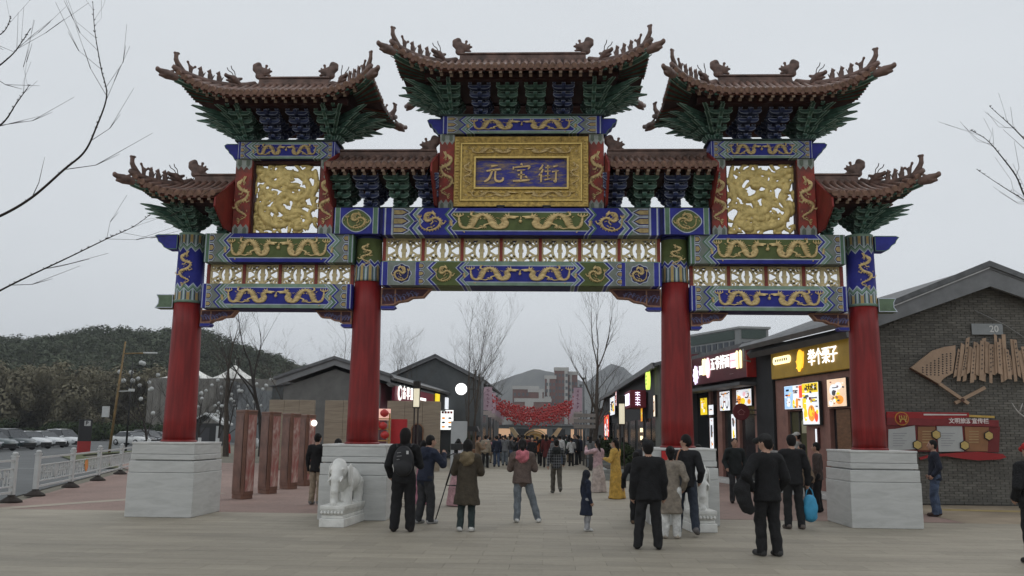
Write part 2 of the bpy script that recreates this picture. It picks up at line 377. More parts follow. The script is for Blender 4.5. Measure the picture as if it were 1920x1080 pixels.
# ---------------------------------------------------------------- dragons in relief
def dragon_mesh(name, path, r, head_dir, fins=True, legs=(.25, .4, .62, .76), s=1.):
    """unit dragon lying in the x-z plane; the first point is the tail"""
    mb = MB(); P = spline([(p[0], p[1]) for p in path], 7); n = len(P)
    rad = [r*(.25+.75*min(1, i/(n*.35)))*(1-.25*max(0, (i-n*.8)/(n*.2))) for i in range(n)]
    mb.tube([(p.x, 0, p.y) for p in P], rad, 8, flat=(.55, 1), up=(0, 1, 0))
    def nrm(i):
        t = (P[min(i+1, n-1)]-P[max(i-1, 0)]).normalized(); return t, Vector((-t.y, t.x))
    if fins:
        for i in range(3, n-3, 2):
            t, q = nrm(i); a = P[i]+q*rad[i]*.8; b = P[i]+q*rad[i]*1.75-t*rad[i]*.7
            mb.ribbon([(a.x, a.y), (b.x, b.y)], [rad[i]*.9, rad[i]*.1], -.1*r, .3*r)
    for j, f in enumerate(legs):
        i = int(f*n); t, q = nrm(i); sg = -1 if j % 2 == 0 else 1
        a = P[i]; b = a+q*sg*r*2.3+t*r*.8; c = b+t*r*1.6+q*sg*r*.5
        mb.ribbon([tuple(a), tuple(b), tuple(c)], [r*.9, r*.75, r*.6], -.35*r, .3*r)
        for d in (-.7, 0, .7):
            e = c+(t+q*d).normalized()*r*1.3; mb.ribbon([tuple(c), tuple(e)], [r*.4, r*.1], -.25*r, .3*r)
    e = P[-1]; t = Vector(head_dir).normalized(); q = Vector((-t.y, t.x))
    for off, ln, w in ((.35, 3.0, 1.0), (-.55, 2.3, .6)):     # snout and lower jaw
        a = e-t*r*.6; b = e+t*r*ln*.6+q*r*off; c = e+t*r*ln+q*r*(off*1.5+.2)
        mb.ribbon([tuple(a), tuple(b), tuple(c)], [r*2.2*w, r*1.3*w, r*.5*w], -.6*r, .3*r)
    for k, (l, a) in enumerate(((2.6, .9), (2.2, .35), (2.4, -.7), (2.0, -1.2), (2.8, 1.4))):   # horns and mane
        d = (-t*math.cos(a)+q*math.sin(a)); b = e+d*r*l*.6+q*r*.2; c = e+d*r*l+q*r*.5
        mb.ribbon([tuple(e), tuple(b), tuple(c)], [r*.7, r*.5, r*.08], -.35*r, .3*r)
    a = P[0]; t, q = nrm(0)
    for d in (-.9, -.3, .3, .9):                                # tail flames
        b = a-t*r*1.6+q*r*d*1.6; c = a-t*r*3.0+q*r*d*1.5; mb.ribbon([tuple(a), tuple(b), tuple(c)], [r*.5, r*.45, r*.08], -.3*r, .3*r)
    # small flames and clouds in the field
    R_ = random.Random(hash(name) % 99)
    for _ in range(16):
        i = R_.randrange(n); t, q = nrm(i); sg = R_.choice((-1, 1)); a = P[i]+q*sg*r*2.2; b = a+q*sg*r*1.0+t*r*.8
        mb.ribbon([tuple(a), tuple((a+b)/2+t*r*.3), tuple(b)], [r*.2, r*.45, r*.08], -.15*r, .3*r)
    return mb.mesh(name, gold)
D_LONG = dragon_mesh('running_dragon', [(.05, .16), (.06, -.05), (.10, -.22), (.19, -.26), (.26, -.16), (.30, .06), (.36, .21), (.46, .22), (.53, .08), (.57, -.12), (.64, -.25), (.74, -.22), (.78, -.06), (.76, .08), (.82, .16)], .050, (1, -.15))
D_TALL = dragon_mesh('climbing_dragon', [(.02, -.46), (-.14, -.38), (.10, -.27), (.16, -.14), (-.08, -.05), (-.16, .08), (.08, .16), (.14, .27), (-.02, .34)], .034, (-.6, .8), legs=(.3, .5, .7, .85))
D_COIL = dragon_mesh('coiled_dragon', [(.36, .12), (.30, -.22), (.05, -.36), (-.25, -.25), (-.34, .0), (-.16, .14), (.08, .0), (.18, .14), (.12, .32), (-.08, .34)], .05, (-.7, -.7), legs=(.2, .4, .6, .8))
def dragon(me, parent, x, z, y, sx, sz, sy=.9):
    o = place('dragon', me, parent, (x, y, z)); o.scale = (sx, sy, sz); return o
pearl_me = MB().lathe([(.001, -.06), (.04, -.045), (.06, 0), (.04, .045), (.001, .06)], 10).ribbon([(0, .07), (.02, .12), (-.01, .17)], [.05, .035, .005], -.01, .02).mesh('flaming_pearl', gold)

# ---------------------------------------------------------------- beams
def zz(p0, a, b, tail):       # bands outside the centre panel, in fractions of half length
    st = [(0, a[0])]; q = p0
    for c, w in b: st.append((q, c)); q += w
    return st
def lobe_part(parent, y, x, z, w, h, sg):
    mb = MB(); cartouche(mb, x, z, w, h, sg); mb.build('end_cartouche', lob_m, parent, (0, y, 0))
def cartouche(mb, x, z, w, h, sg):
    """pointed lobe at a beam end: pale rim, dark line, gold heart"""
    for k, y, m in ((1, 0, 0), (.8, -.004, 1), (.56, -.008, 2)):
        L_ = [(x+sg*(w/2-w*q[0]*(1 if k == 1 else .55+.45*k)), z+h/2*q[1]*k) for q in ((0, -1), (.62, -1), (1, 0), (.62, 1), (0, 1))]
        mb.prism(L_, y-.012, y+.004, 'y', m)
lob_m = [mat('lobe_pale', PALE, .6, .25, 6), mat('lobe_dark', DBLUE, .6, .25, 6), mat('lobe_gold', (.40, .30, .13), .5, .3, 9)]
def beam(name, x0, x1, z0, z1, yd, panel_col, border, lead, dragons=True, pf=.72, extra=None, outer=BLUE, cart=True):
    cx, cz, hl, hh = (x0+x1)/2, (z0+z1)/2, (x1-x0)/2, (z1-z0)/2
    s = .9/hl/10                                                 # 9 cm unit as fraction
    if extra is None:
        q = [pf]; [q.append(q[-1]+w/hl) for w in (.024, .05, .024, .065, .024, .045)]; z = [(0, panel_col), (q[0], PALE), (q[1], lead[0]), (q[2], PALE), (q[3], lead[1]), (q[4], PALE), (q[5], lead[2]), (q[6], GREY)]
    else: z = extra
    pan = [(0, panel_col), (.66, PALE), (.72, border), (.985, DBLUE)]
    en = [(0, PALE), (.925, PALE), (.935, outer), (.975, PALE), (.985, outer)]
    m = paint_beam(name+'_paint', hl, hh, z, pan, en, amp=.13 if hh < .32 else .15, p0=pf, pe=.925)
    o = MB().box(-hl, hl, -yd, yd, -hh, hh).build(name, m, gate, (cx, 0, cz), bevel=.01)
    if cart:
        e = hl*.925
        for sg in (-1, 1):
            w = max(.1, hl*(.925-pf)-.25)
            for zc, hz in ((-hh*.66, hh*.5), (0, hh*.62), (hh*.66, hh*.5)):
                lobe_part(o, -yd, sg*(e-w/2), zc, w, hz, sg)
    if dragons:
        for sg in (-1, 1):
            dragon(D_LONG, o, -sg*hl*(pf-.03), 0, -yd-.012, sg*hl*(pf-.03), hh*2*.98)
        place('pearl', pearl_me, o, (0, -yd-.02, 0)).scale = (hh*2.2, .6, hh*2.2)
    return o
for sg in (-1, 1):
    a, b = (3.67, 7.0) if sg > 0 else (-7.0, -3.67)
    beam('lower_side_beam', a, b, 4.43, 4.97, .34, BLUE, LGREEN, (LGREEN, GREEN, BLUE), pf=.70)
    beam('upper_side_beam', a, b, 5.45, 6.10, .34, OLIVE, BLUE, (BLUE, LGREEN, GREEN), pf=.70, outer=GREEN)
cz_up = [(0, OLIVE), (.50, PALE), (.507, BLUE), (.525, PALE), (.532, GREEN), (.55, BLUE), (.745, PALE), (.755, LGREEN), (.775, PALE), (.782, BLUE), (.806, PALE), (.815, GREEN), (.83, GREY)]
ub = beam('upper_centre_beam', -3.03, 3.03, 6.06, 6.67, .40, OLIVE, BLUE, None, pf=.50, extra=cz_up, cart=False)
cz_lo = [(0, BLUE), (.40, PALE), (.407, LGREEN), (.425, PALE), (.432, BLUE), (.452, PALE), (.46, OLIVE), (.63, PALE), (.64, BLUE), (.66, PALE), (.667, GREY)]
lb = beam('lower_centre_beam', -3.05, 3.05, 4.94, 5.46, .40, BLUE, LGREEN, None, pf=.40, extra=cz_lo, cart=False)
for sg in (-1, 1):
    o = dragon(D_COIL, ub, sg*1.98, 0, -.412, sg*.66, .56)
    dragon(D_COIL, lb, sg*1.66, 0, -.412, sg*.46, .44)
    for z in (-.2, 0, .2): lobe_part(ub, -.40, sg*2.60, z, .36, .17 if z else .2, sg)
    # round dragon medallion of the lower beam
    med = MB(); pts = [(.215*(1+.06*math.cos(8*t))*math.cos(t), .215*(1+.06*math.cos(8*t))*math.sin(t)) for t in np.linspace(0, 2*math.pi, 48, endpoint=False)]
    mb = MB().box(-.30, .30, -.004, .02, -.255, .255, 3).prism(pts, -.012, 0, 'y', 0).prism([(p[0]*.92, p[1]*.92) for p in pts], -.016, -.01, 'y', 1)
    for s2 in (-1, 1): mb.box(s2*.36-.05, s2*.36+.05, -.006, .02, -.255, .255, 4).box(s2*.36-.058, s2*.36+.058, -.003, .02, -.255, .255, 0)
    q = mb.build('medallion', lob_m+[mat('medallion_green', GREY, .6, .2, 5), mat('medallion_blue', BLUE, .6, .2, 5)], lb, (sg*2.58, -.40, 0))
    dragon(D_COIL, q, 0, 0, -.02, .42, .42, .7)
    for z in (-.17, 0, .17): lobe_part(lb, -.40, sg*2.13, z, .13, .13, sg)
# box on each inner column, with an oval dragon medallion
box_m = [mat('box_blue', BLUE, .6, .25, 4), mat('box_green', GREEN, .6, .25, 4), mat('box_pale', PALE, .6, .25, 6), mat('box_olive', OLIVE, .6, .25, 6)]
for sg in (-1, 1):
    o = MB().box(-.50, .50, -.41, .41, -.295, .295).build('beam_box', box_m[0], gate, (sg*3.61, 0, 6.375), bevel=.008)
    MB().box(min(sg*3.02, sg*4.08), max(sg*3.02, sg*4.08), -.36, .36, 6.09, 6.66).build('beam_core', lob_m[1], gate)
    mb = MB()
    for s2 in (-1, 1):
        mb.box(s2*.42-.06, s2*.42+.06, -.418, -.405, -.292, .292, 2).box(s2*.42-.045, s2*.42+.045, -.422, -.41, -.291, .291, 1)
    ov = [(.315*math.cos(t)*(1+.05*math.cos(4*t)), .25*math.sin(t)*(1+.05*math.cos(4*t))) for t in np.linspace(0, 2*math.pi, 40, endpoint=False)]
    mb.prism(ov, -.42, -.40, 'y', 2).prism([(p[0]*.93, p[1]*.93) for p in ov], -.424, -.40, 'y', 3)
    mb.build('medallion', box_m, o)
    dragon(D_COIL, o, 0, 0, -.43, sg*.56, .46, .8)
    for x in (sg*XI,): dragon(D_TALL, gate, x, 5.66, -.335, .62*sg, .52, .6)
    dragon(D_TALL, gate, sg*XO, 5.36, -.325, .7*sg, .84, .6)
# ---------------------------------------------------------------- openwork panels between the beams
lat = MB()
lat.ribbon([(-.47, -.44), (.47, -.44), (.47, .44), (-.47, .44)], .075, -.5, .5, closed=True)
lat.ribbon([(.205*math.cos(t), .37*math.sin(t)) for t in np.linspace(0, 2*math.pi, 22, endpoint=False)], .075, -.5, .5, closed=True)
lat.ribbon([(0, -.42), (0, .42)], .10, -.55, .5)
for sx in (-1, 1):
    lat.ribbon([(0, 0), (sx*.075, 0)], .10, -.45, .5)
    for sz in (-1, 1):
        lat.ribbon([tuple(p) for p in spline([(sx*.17, sz*.20), (sx*.24, sz*.30), (sx*.31, sz*.22), (sx*.38, sz*.19), (sx*.46, sz*.19)], 4)], .075, -.5, .5)
        lat.ribbon([tuple(p) for p in spline([(sx*.25, sz*.27), (sx*.29, sz*.43)], 2)], .085, -.5, .5)
        lat.ribbon([tuple(p) for p in spline([(sx*.44, sz*.24), (sx*.37, sz*.33), (sx*.40, sz*.42)], 4)], [.05]*9, -.45, .5)
        lat.ribbon([(0, sz*.30), (sx*.08, sz*.33), (sx*.06, sz*.42)], .06, -.48, .5)
        lat.ribbon([tuple(p) for p in spline([(sx*.19, sz*.03), (sx*.27, sz*.09), (sx*.36, sz*.17)], 4)], .055, -.48, .5)
lat_me = lat.mesh('openwork_panel', mat('pale_gilt_openwork', (.74, .62, .36), .45, .18, 8, .2, metal=.15, dirt=(.5, .4, .2)))
def lattice_row(x0, x1, z0, z1, n):
    p = (x1-x0)/n; w = p-.085
    for i in range(n):
        o = place('openwork_panel', lat_me, gate, (x0+p*(i+.5), 0, (z0+z1)/2)); o.scale = (w/.96, .07, (z1-z0)/.94)
    for i in range(n+1):
        x = x0+p*i
        MB().box(-.035, .035, -.06, .06, z0, z1).build('panel_post', post_red, gate, (x, 0, 0))
lattice_row(-3.04, 3.04, 5.52, 6.06, 7)
for sg in (-1, 1):
    a, b = (3.74, 6.98) if sg > 0 else (-6.98, -3.74); lattice_row(a, b, 5.00, 5.45, 4)
    MB().box(a, b, -.15, .15, 4.97, 5.0).build('sill_board', mat('sill_red', (.2, .09, .06), .7, .3, 5), gate)
MB().box(-3.05, 3.05, -.18, .18, 5.46, 5.52).build('sill_board', mat('sill_green', LGREEN, .7, .3, 5), gate)

# ---------------------------------------------------------------- carved brackets under the beams
que_m = [mat('bracket_rose_rim', (.33, .17, .11), .6, .25, 7), mat('bracket_dark_field', (.085, .035, .045), .7, .4, 8), mat('scroll_blue', (.13, .13, .26), .6, .4, 12), mat('foot_blue', BLUE, .6, .2, 5)]
def queti(x, z, L_, h, sg):
    out = [(0, 0), (L_, 0), (L_*.84, -h*.52), (L_*.62, -h*.56), (L_*.52, -h*.72), (L_*.34, -h*.80), (L_*.26, -h*.96), (0, -h)]
    P = [(sg*p[0], p[1]) for p in out]
    mb = MB().prism(P, -.10, .10, 'y', 0, rim=0, rw=.03, mr=1)
    mb.box(*sorted((sg*L_*.27, sg*(L_*.27+.03))), -.112, -.09, -h*.93, -.03, 0)
    R_ = random.Random(3)
    for c in range(9):                                          # scrolling foliage
        px = L_*(.05+.08*c); zt = -h*(.45 if c < 6 else .28); r0 = h*.13
        mb.ribbon([(sg*(px+r0*(1-t/7)*math.cos(t)), zt+r0*(1-t/7)*math.sin(t)*(1 if c % 2 else -1)) for t in np.linspace(0, 5.5, 10)], .014, -.115, -.095, 2)
        mb.ribbon([(sg*px, zt), (sg*(px+.03), zt-h*.2), (sg*(px+.05), zt-h*.3*(1 if c < 5 else .4))], [.02, .03, .005], -.112, -.095, 2)
    mb.build('carved_bracket', que_m, gate, (x, 0, z))
    MB().prism([(0, 0), (sg*L_*.28, 0), (sg*L_*.30, -.03), (sg*L_*.24, -.075), (0, -.075)], -.11, .11, 'y', 3, rim=2, rw=.012, mr=3).build('bracket_foot', que_m, gate, (x, 0, z-h))
for sg in (-1, 1):
    queti(sg*3.07, 4.93, 1.12, .40, -sg); queti(sg*3.70, 4.42, .82, .30, sg); queti(sg*7.08, 4.42, .82, .30, -sg)

# ---------------------------------------------------------------- upper frames: posts, plaque, carved dragon panels
tip_m = [mat('tip_pale', (.33, .36, .33), .6, .25, 6), mat('tip_dark', (.14, .17, .13), .6, .25, 6)]
def red_post(x0, x1, z0, z1, sx):
    hw = (x1-x0)/2; o = MB().box(-hw, hw, -.2, .2, z0, z1).build('frame_post', post_red, gate, ((x0+x1)/2, 0, 0), bevel=.012)
    for zb, s2 in ((z0, 1), (z1, -1)):
        mb = MB(); mb.prism([(-hw*.96, zb), (hw*.96, zb), (hw*.96, zb+s2*.16), (hw*.64, zb+s2*.24), (hw*.32, zb+s2*.16), (0, zb+s2*.25), (-hw*.32, zb+s2*.16), (-hw*.64, zb+s2*.24), (-hw*.96, zb+s2*.16)], -.208, -.19, 'y', 0)
        for px in (-hw*.5, hw*.5): mb.prism([(px-hw*.22, zb+s2*.02), (px+hw*.22, zb+s2*.02), (px+hw*.22, zb+s2*.13), (px, zb+s2*.18), (px-hw*.22, zb+s2*.13)], -.213, -.2, 'y', 1)
        mb.build('painted_tip', tip_m, o)
    dragon(D_TALL, o, 0, (z0+z1)/2, -.21, .78*sx, (z1-z0)*.66, .7)
red_post(-1.84, -1.50, 6.67, 8.42, 1); red_post(1.50, 1.84, 6.67, 8.42, -1)
for sg in (-1, 1):
    for a, b in ((4.19, 4.52), (6.08, 6.46)):
        x0, x1 = sorted((sg*a, sg*b)); red_post(x0, x1, 6.10, 7.84, sg)
def top_beam(x0, x1, z0, z1, stubs):
    hl = (x1-x0)/2
    o = beam('top_beam', x0, x1, z0, z1, .26, BLUE, LGREEN, (GREEN, LGREEN, BLUE), pf=.66, cart=True)
    MB().box(x0-.06, x1+.06, -.3, .3, z1, z1+.035).build('cap_board', mat('cap_dark', (.03, .05, .045), .7, .3, 5), gate)
    for s2 in stubs:
        P = [(0, .19), (.30, .19), (.36, .15), (.33, .08), (.27, .05), (.24, -.03), (.17, -.08), (.10, -.19), (0, -.19)]
        MB().prism([(s2*p[0], p[1]) for p in P], -.14, .14, 'y', 0, rim=1, rw=.014, mr=0).build('beam_stub', [box_m[0], box_m[1]], gate, (x1 if s2 > 0 else x0, 0, (z0+z1)/2))
top_beam(-1.79, 1.79, 8.42, 8.83, (-1, 1))
top_beam(-6.42, -4.19, 7.84, 8.24, (-1,)); top_beam(4.19, 6.42, 7.84, 8.24, (1,))
for sg in (-1, 1):                                              # stubs through the outer columns
    P = [(0, .17), (.46, .17), (.53, .14), (.47, .07), (.44, .0), (.36, -.05), (.30, -.13), (.22, -.17), (0, -.17)]
    MB().prism([(sg*p[0], p[1]) for p in P], -.14, .14, 'y', 0, rim=1, rw=.016, mr=0).build('beam_stub', [box_m[0], box_m[1]], gate, (sg*7.70, 0, 5.95))
    P = [(0, .15), (.38, .15), (.33, .05), (.33, -.05), (.40, -.15), (0, -.15)]
    MB().prism([(sg*p[0], p[1]) for p in P], -.16, .16, 'y', 0, rim=1, rw=.016, mr=0).build('beam_stub', [mat('stub_green', (.13, .19, .12), .6, .2, 5), box_m[2]], gate, (sg*7.70, 0, 4.60))
# gilt plaque
plq_gold = mat('plaque_gilt', (.56, .39, .11), .45, .3, 14, .6, metal=.3, dirt=(.20, .13, .04))
worn_blue = None
def worn():
    m, nt, b = _new('worn_blue_board'); N, L = nt.nodes, nt.links; tc = N.new('ShaderNodeTexCoord'); mp = N.new('ShaderNodeMapping'); mp.inputs['Scale'].default_value = (1.6, 1, 8)
    L.new(tc.outputs['Object'], mp.inputs['Vector']); n = N.new('ShaderNodeTexNoise'); n.inputs['Scale'].default_value = 2.6; n.inputs['Detail'].default_value = 7; n.inputs['Roughness'].default_value = .7
    L.new(mp.outputs[0], n.inputs['Vector']); r = N.new('ShaderNodeValToRGB'); E = r.color_ramp.elements
    E[0].position = .42; E[0].color = (.03, .03, .26, 1); E[1].position = .60; E[1].color = (.26, .18, .12, 1); e = E.new(.5); e.color = (.085, .075, .19, 1)
    L.new(n.outputs[0], r.inputs[0]); L.new(r.outputs[0], b.inputs['Base Color']); b.inputs['Roughness'].default_value = .65; return m
plq = MB().box(-1.49, 1.49, -.10, .10, 6.69, 8.36).build('plaque', mat('plaque_back', (.12, .03, .02), .7), gate)
def sloped_frame(x, z0, z1, w, y0, y1):
    """picture frame of four sloping boards"""
    A = [(-x, z0), (x, z0), (x, z1), (-x, z1)]; B = [(-x+w, z0+w), (x-w, z0+w), (x-w, z1-w), (-x+w, z1-w)]; out = []
    for i in range(4):
        j = (i+1) % 4; out.append(MB().add([(A[i][0], y0, A[i][1]), (A[j][0], y0, A[j][1]), (B[j][0], y1, B[j][1]), (B[i][0], y1, B[i][1]),
            (A[i][0], 0, A[i][1]), (A[j][0], 0, A[j][1]), (B[j][0], 0, B[j][1]), (B[i][0], 0, B[i][1])], [(0,1,2,3),(4,7,6,5),(0,4,5,1),(2,6,7,3),(1,5,6,2),(0,3,7,4)]))
    return out
for m_ in sloped_frame(1.485, 6.72, 8.32, .14, -.34, -.28): m_.build('frame_board', plq_gold, plq)
for m_ in sloped_frame(1.345, 6.86, 8.18, .30, -.28, -.20): m_.build('frame_board', plq_gold, plq)
rim_g = mat('plaque_rim', (.6, .44, .14), .35, .15, 9, metal=.5)
for (x, z0, z1, w, y) in ((1.35, 6.855, 8.185, .03, -.315), (1.055, 7.145, 7.895, .04, -.25)):
    for m_ in sloped_frame(x, z0, z1, w, y, y): m_.build('gilt_rim', rim_g, plq)
for sg in (-1, 1):
    for z in (7.02, 8.03): dragon(D_LONG, plq, -sg*1.15, z, -.25, sg*1.12, .22, .9)
    for x in (1.2,): dragon(D_TALL, plq, sg*x, 7.5, -.25, .5*sg, .62, .9)
for i in range(44):                                             # fluting on the outer rim
    z = 6.78+i*.0345; 
    for sg in (-1, 1): MB().box(sg*1.43-.035, sg*1.43+.035, -.335, -.30, z, z+.014).build('flute', rim_g, plq) if i % 2 == 0 else None
field = MB().box(-1.02, 1.02, -.16, -.10, 7.18, 7.86).build('name_board', worn(), plq)
ink = mat('gilt_lettering', (.62, .44, .2), .4, .2, 8, metal=.3)
def brush(mb, strokes, cx, cz, s):
    for st in strokes:
        pts = st[0]; w = st[1]; P = spline([(cx+s*(p[0]), cz+s*(p[1])) for p in pts], 5) if len(pts) > 2 else [Vector((cx+s*p[0], cz+s*p[1])) for p in pts]
        n = len(P); ws = [s*w*(1.15 if i == 0 else (.35 if i == n-1 else .85+.3*math.sin(3*i/n))) for i in range(n)]
        mb.ribbon([tuple(p) for p in P], ws, -.185, -.155)
YUAN = [([(-.12, .36), (.2, .40)], .09), ([(-.34, .12), (0, .17), (.38, .22)], .08), ([(-.06, .15), (-.14, -.1), (-.26, -.3), (-.46, -.42)], .09), ([(.1, .17), (.08, -.1), (.1, -.32), (.26, -.4), (.44, -.34), (.47, -.2)], .09)]
BAO = [([(-.02, .5), (.06, .40)], .11), ([(-.36, .34), (-.4, .18)], .1), ([(-.34, .30), (0, .33), (.40, .36), (.32, .2)], .07), ([(-.2, .14), (.2, .18)], .07), ([(-.16, -.08), (.18, -.05)], .07), ([(0, .16), (0, -.1), (-.02, -.36)], .08), ([(-.4, -.38), (0, -.36), (.42, -.32)], .09), ([(.2, -.14), (.3, -.24)], .09)]
JIE = [([(-.30, .44), (-.38, .28), (-.48, .18)], .07), ([(-.30, .22), (-.38, .02), (-.5, -.1)], .07), ([(-.38, .02), (-.38, -.2), (-.39, -.44)], .08), ([(-.18, .28), (.06, .31)], .06), ([(-.06, .42), (-.06, .1)], .06), ([(-.2, .09), (.08, .12)], .06), ([(-.18, -.12), (.06, -.1)], .06), ([(-.06, .06), (-.06, -.3)], .06), ([(-.22, -.32), (.1, -.27)], .07), ([(.2, .34), (.42, .38)], .07), ([(.14, .08), (.48, .13)], .07), ([(.34, .1), (.33, -.2), (.32, -.42), (.22, -.34)], .08)]
for strokes, x in ((YUAN, -.62), (BAO, 0.0), (JIE, .62)):
    mb = MB(); brush(mb, strokes, x, 7.52, .46); mb.build('gilt_character', ink, field)
for x in (-.44, .57): MB().box(x-.09, x+.09, -.42, -.30, 6.70, 6.73).box(x-.07, x+.07, -.40, -.32, 6.67, 6.70).build('plaque_rest', mat('dark_iron', (.03, .03, .03), .6), gate)
# carved dragon panels
def carved_panel(seed, cx):
    R_ = random.Random(seed); s = SDF()
    def worm(pts, r0, r1, k=.012):
        P = spline([(p[0], 0, p[1]) for p in pts], 5); n = len(P)
        s.chain([tuple(p) for p in P], [r0+(r1-r0)*abs(2*i/(n-1)-1) for i in range(n)], 0, .55, k)
    worm([(-.7, .7), (-.4, .55), (.0, .62), (.35, .5), (.5, .2), (.25, .0), (-.05, .12), (-.2, -.1), (0, -.32), (.35, -.3), (.55, -.5), (.3, -.68)], .085, .06)
    worm([(-.62, .3), (-.45, .05), (-.6, -.25), (-.4, -.55), (-.1, -.62), (.05, -.45)], .085, .06)
    worm([(.62, .66), (.66, .35), (.58, .05), (.66, -.2)], .07, .05)
    worm([(-.66, .55), (-.3, .3), (-.1, .38), (.1, .3)], .07, .05)
    for hx, hz in ((.1, .3), (.02, -.45), (.28, -.68), (-.66, .66)):
        s.ball((hx, 0, hz), (.12, .07, .09), 0, .02); s.chain([(hx, 0, hz), (hx+.14, -.01, hz+.06)], [.05, .02]); s.chain([(hx, 0, hz), (hx-.1, -.02, hz+.14)], [.035, .012])
    for _ in range(230):                                        # curls of cloud and flame filling the ground
        x, z = R_.uniform(-.74, .74), R_.uniform(-.78, .78); a = R_.uniform(0, 6.3); L_ = R_.uniform(.1, .24); c = R_.uniform(-9, 9)
        pts = [(x, 0, z)]
        for i in range(5): a += c*L_/5; x += math.cos(a)*L_/4; z += math.sin(a)*L_/4; pts.append((max(-.75, min(.75, x)), R_.uniform(-.01, .01), max(-.79, min(.79, z))))
        s.chain(pts, [.02, .033, .042, .044, .034, .016], 0, .7, .008)
    me = s.mesh('carved_dragon_panel', gold2, .0135, cut=lambda G: np.maximum(np.abs(G[..., 0])-.76, np.abs(G[..., 2])-.80), smooth=1)
    o = place('carved_dragon_panel', me, gate, (cx, 0, 6.97)); return o
carved_panel(3, -5.31); o = carved_panel(9, 5.31); o.scale = (-1, 1, 1)
for sg in (-1, 1):
    for a, b in ((4.52, 4.56), (6.04, 6.08)): MB().box(min(sg*a, sg*b), max(sg*a, sg*b), -.1, .1, 6.10, 7.84).build('panel_frame', soffit, gate)
    MB().box(min(sg*4.56, sg*6.04), max(sg*4.56, sg*6.04), -.1, .1, 6.10, 6.17).build('panel_frame', soffit, gate)
    MB().box(min(sg*4.56, sg*6.04), max(sg*4.56, sg*6.04), -.1, .1, 7.77, 7.84).build('panel_frame', soffit, gate)
# ================================================================ bracket sets
def bracket_mesh(name, base, rim, fan=False):
    mb = MB()
    def arm(xc, y, z, L_, h=.085, t=.08):
        P = [(xc-L_/2, z+h), (xc-L_/2, z+h*.55), (xc-L_/2+.05, z+.01), (xc-L_/2+.09, z), (xc+L_/2-.09, z), (xc+L_/2-.05, z+.01), (xc+L_/2, z+h*.55), (xc+L_/2, z+h)]
        for sy in (-1, 1): mb.prism(P, sy*(y+t/2) if False else sy*(-y)-.0, sy*(-y)-sy*-t if False else sy*(-y+t), 'y', 0, rim=1, rw=.011, mr=0)
    def block(x, y, z, w=.085):
        mb.frustum(x-w*.38, x+w*.38, y-w*.38, y+w*.38, z, z+.03, -w*.12, -w*.12, 0); mb.box(x-w/2, x+w/2, y-w/2, y+w/2, z+.03, z+.06, 0)
        mb.box(x-w/2-.002, x+w/2+.002, y-w/2-.006, y-w/2, z+.03, z+.06, 1); mb.box(x-w*.32, x+w*.32, y-w/2-.009, y-w/2, z+.035, z+.055, 0)
    mb.frustum(-.12, .12, -.12, .12, 0, .07, -.03, -.03, 0)
    for k in range(4):
        z = .06+k*.125; L_ = (.30, .40, .46, .50)[k]
        for j in range(0, k+1):
            y = .12+.2*j; l = L_-.05*(k-j)
            P = [(-l/2, z+.085), (-l/2, z+.05), (-l/2+.05, z+.01), (-l/2+.10, z), (l/2-.10, z), (l/2-.05, z+.01), (l/2, z+.05), (l/2, z+.085)]
            if j == k or k == 3:
                for sy in (-1, 1):
                    mb.prism(P, sy*y, sy*(y-.08), 'y', 0, rim=1, rw=.011, mr=0)
                    for bx in (-l/2+.045, 0, l/2-.045): block(bx, sy*(y-.04), z+.085, .08)
        yf = .12+.2*k+.14                                        # projecting arm with a beak
        for sy in (-1, 1):
            P = [(0, z), (sy*(yf-.10), z), (sy*yf, z+.03), (sy*(yf-.02), z+.09), (0, z+.09)]
            mb.prism(P, -.04, .04, 'x', 0)
            mb.box(-.043, .043, min(sy*(yf-.012), sy*(yf-.02)), max(sy*(yf-.012), sy*(yf-.02)), z+.035, z+.085, 1)
            mb.box(-.028, .028, min(sy*(yf-.008), sy*(yf-.02)), max(sy*(yf-.008), sy*(yf-.02)), z+.045, z+.075, 0)
    if fan:                                                     # corner: blades fanning outward to +x, tier over tier
        for k in range(5):
            z = .03+k*.115
            for a, f in ((0, 1), (24, .96), (-24, .96), (46, 1.12), (-46, 1.12), (68, .9), (-68, .9), (90, .8), (-90, .8)):
                L_ = (.30+.235*k)*f; h = .085; c, s_ = math.cos(R(a)), math.sin(R(a))
                prof = [(0, z), (L_*.72, z+.005), (L_, z+.075), (L_*.80, z+h+.012), (0, z+h)]
                for lo, hi, mm in ((-.032, .032, 0),):
                    A = [(p[0]*c-lo*s_, p[0]*s_+lo*c, p[1]) for p in prof]; B = [(p[0]*c-hi*s_, p[0]*s_+hi*c, p[1]) for p in prof]
                    mb.add(A+B, [(0,1,2,3,4), (9,8,7,6,5)]+[(i, i+5, (i+1) % 5+5, (i+1) % 5) for i in range(5)], 0)
                # pale edge along the lower side and the nose
                for i0, i1 in ((1, 2), (2, 3)):
                    for sd in (-.034, .034):
                        p, q = prof[i0], prof[i1]
                        V = [(p[0]*c-sd*s_, p[0]*s_+sd*c, p[1]), (q[0]*c-sd*s_, q[0]*s_+sd*c, q[1])]
                        mb.tube(V, .008, 4, 1, False)
            for x in (.0, .22): 
                for sy in (-1, 1): block(x, sy*(.1+.19*k), z+.09, .08)
    return mb.mesh(name, [base, rim])
BR_G = bracket_mesh('bracket_set', br_g, br_rim); BR_B = bracket_mesh('bracket_set_blue', br_b, br_rimb); BR_C = bracket_mesh('corner_bracket_set', br_g, br_rim, True)
def bset(me, x, z, flip=1, s=1.):
    o = place('bracket_set', me, gate, (x, 0, z)); o.scale = (flip*s, s, s); return o

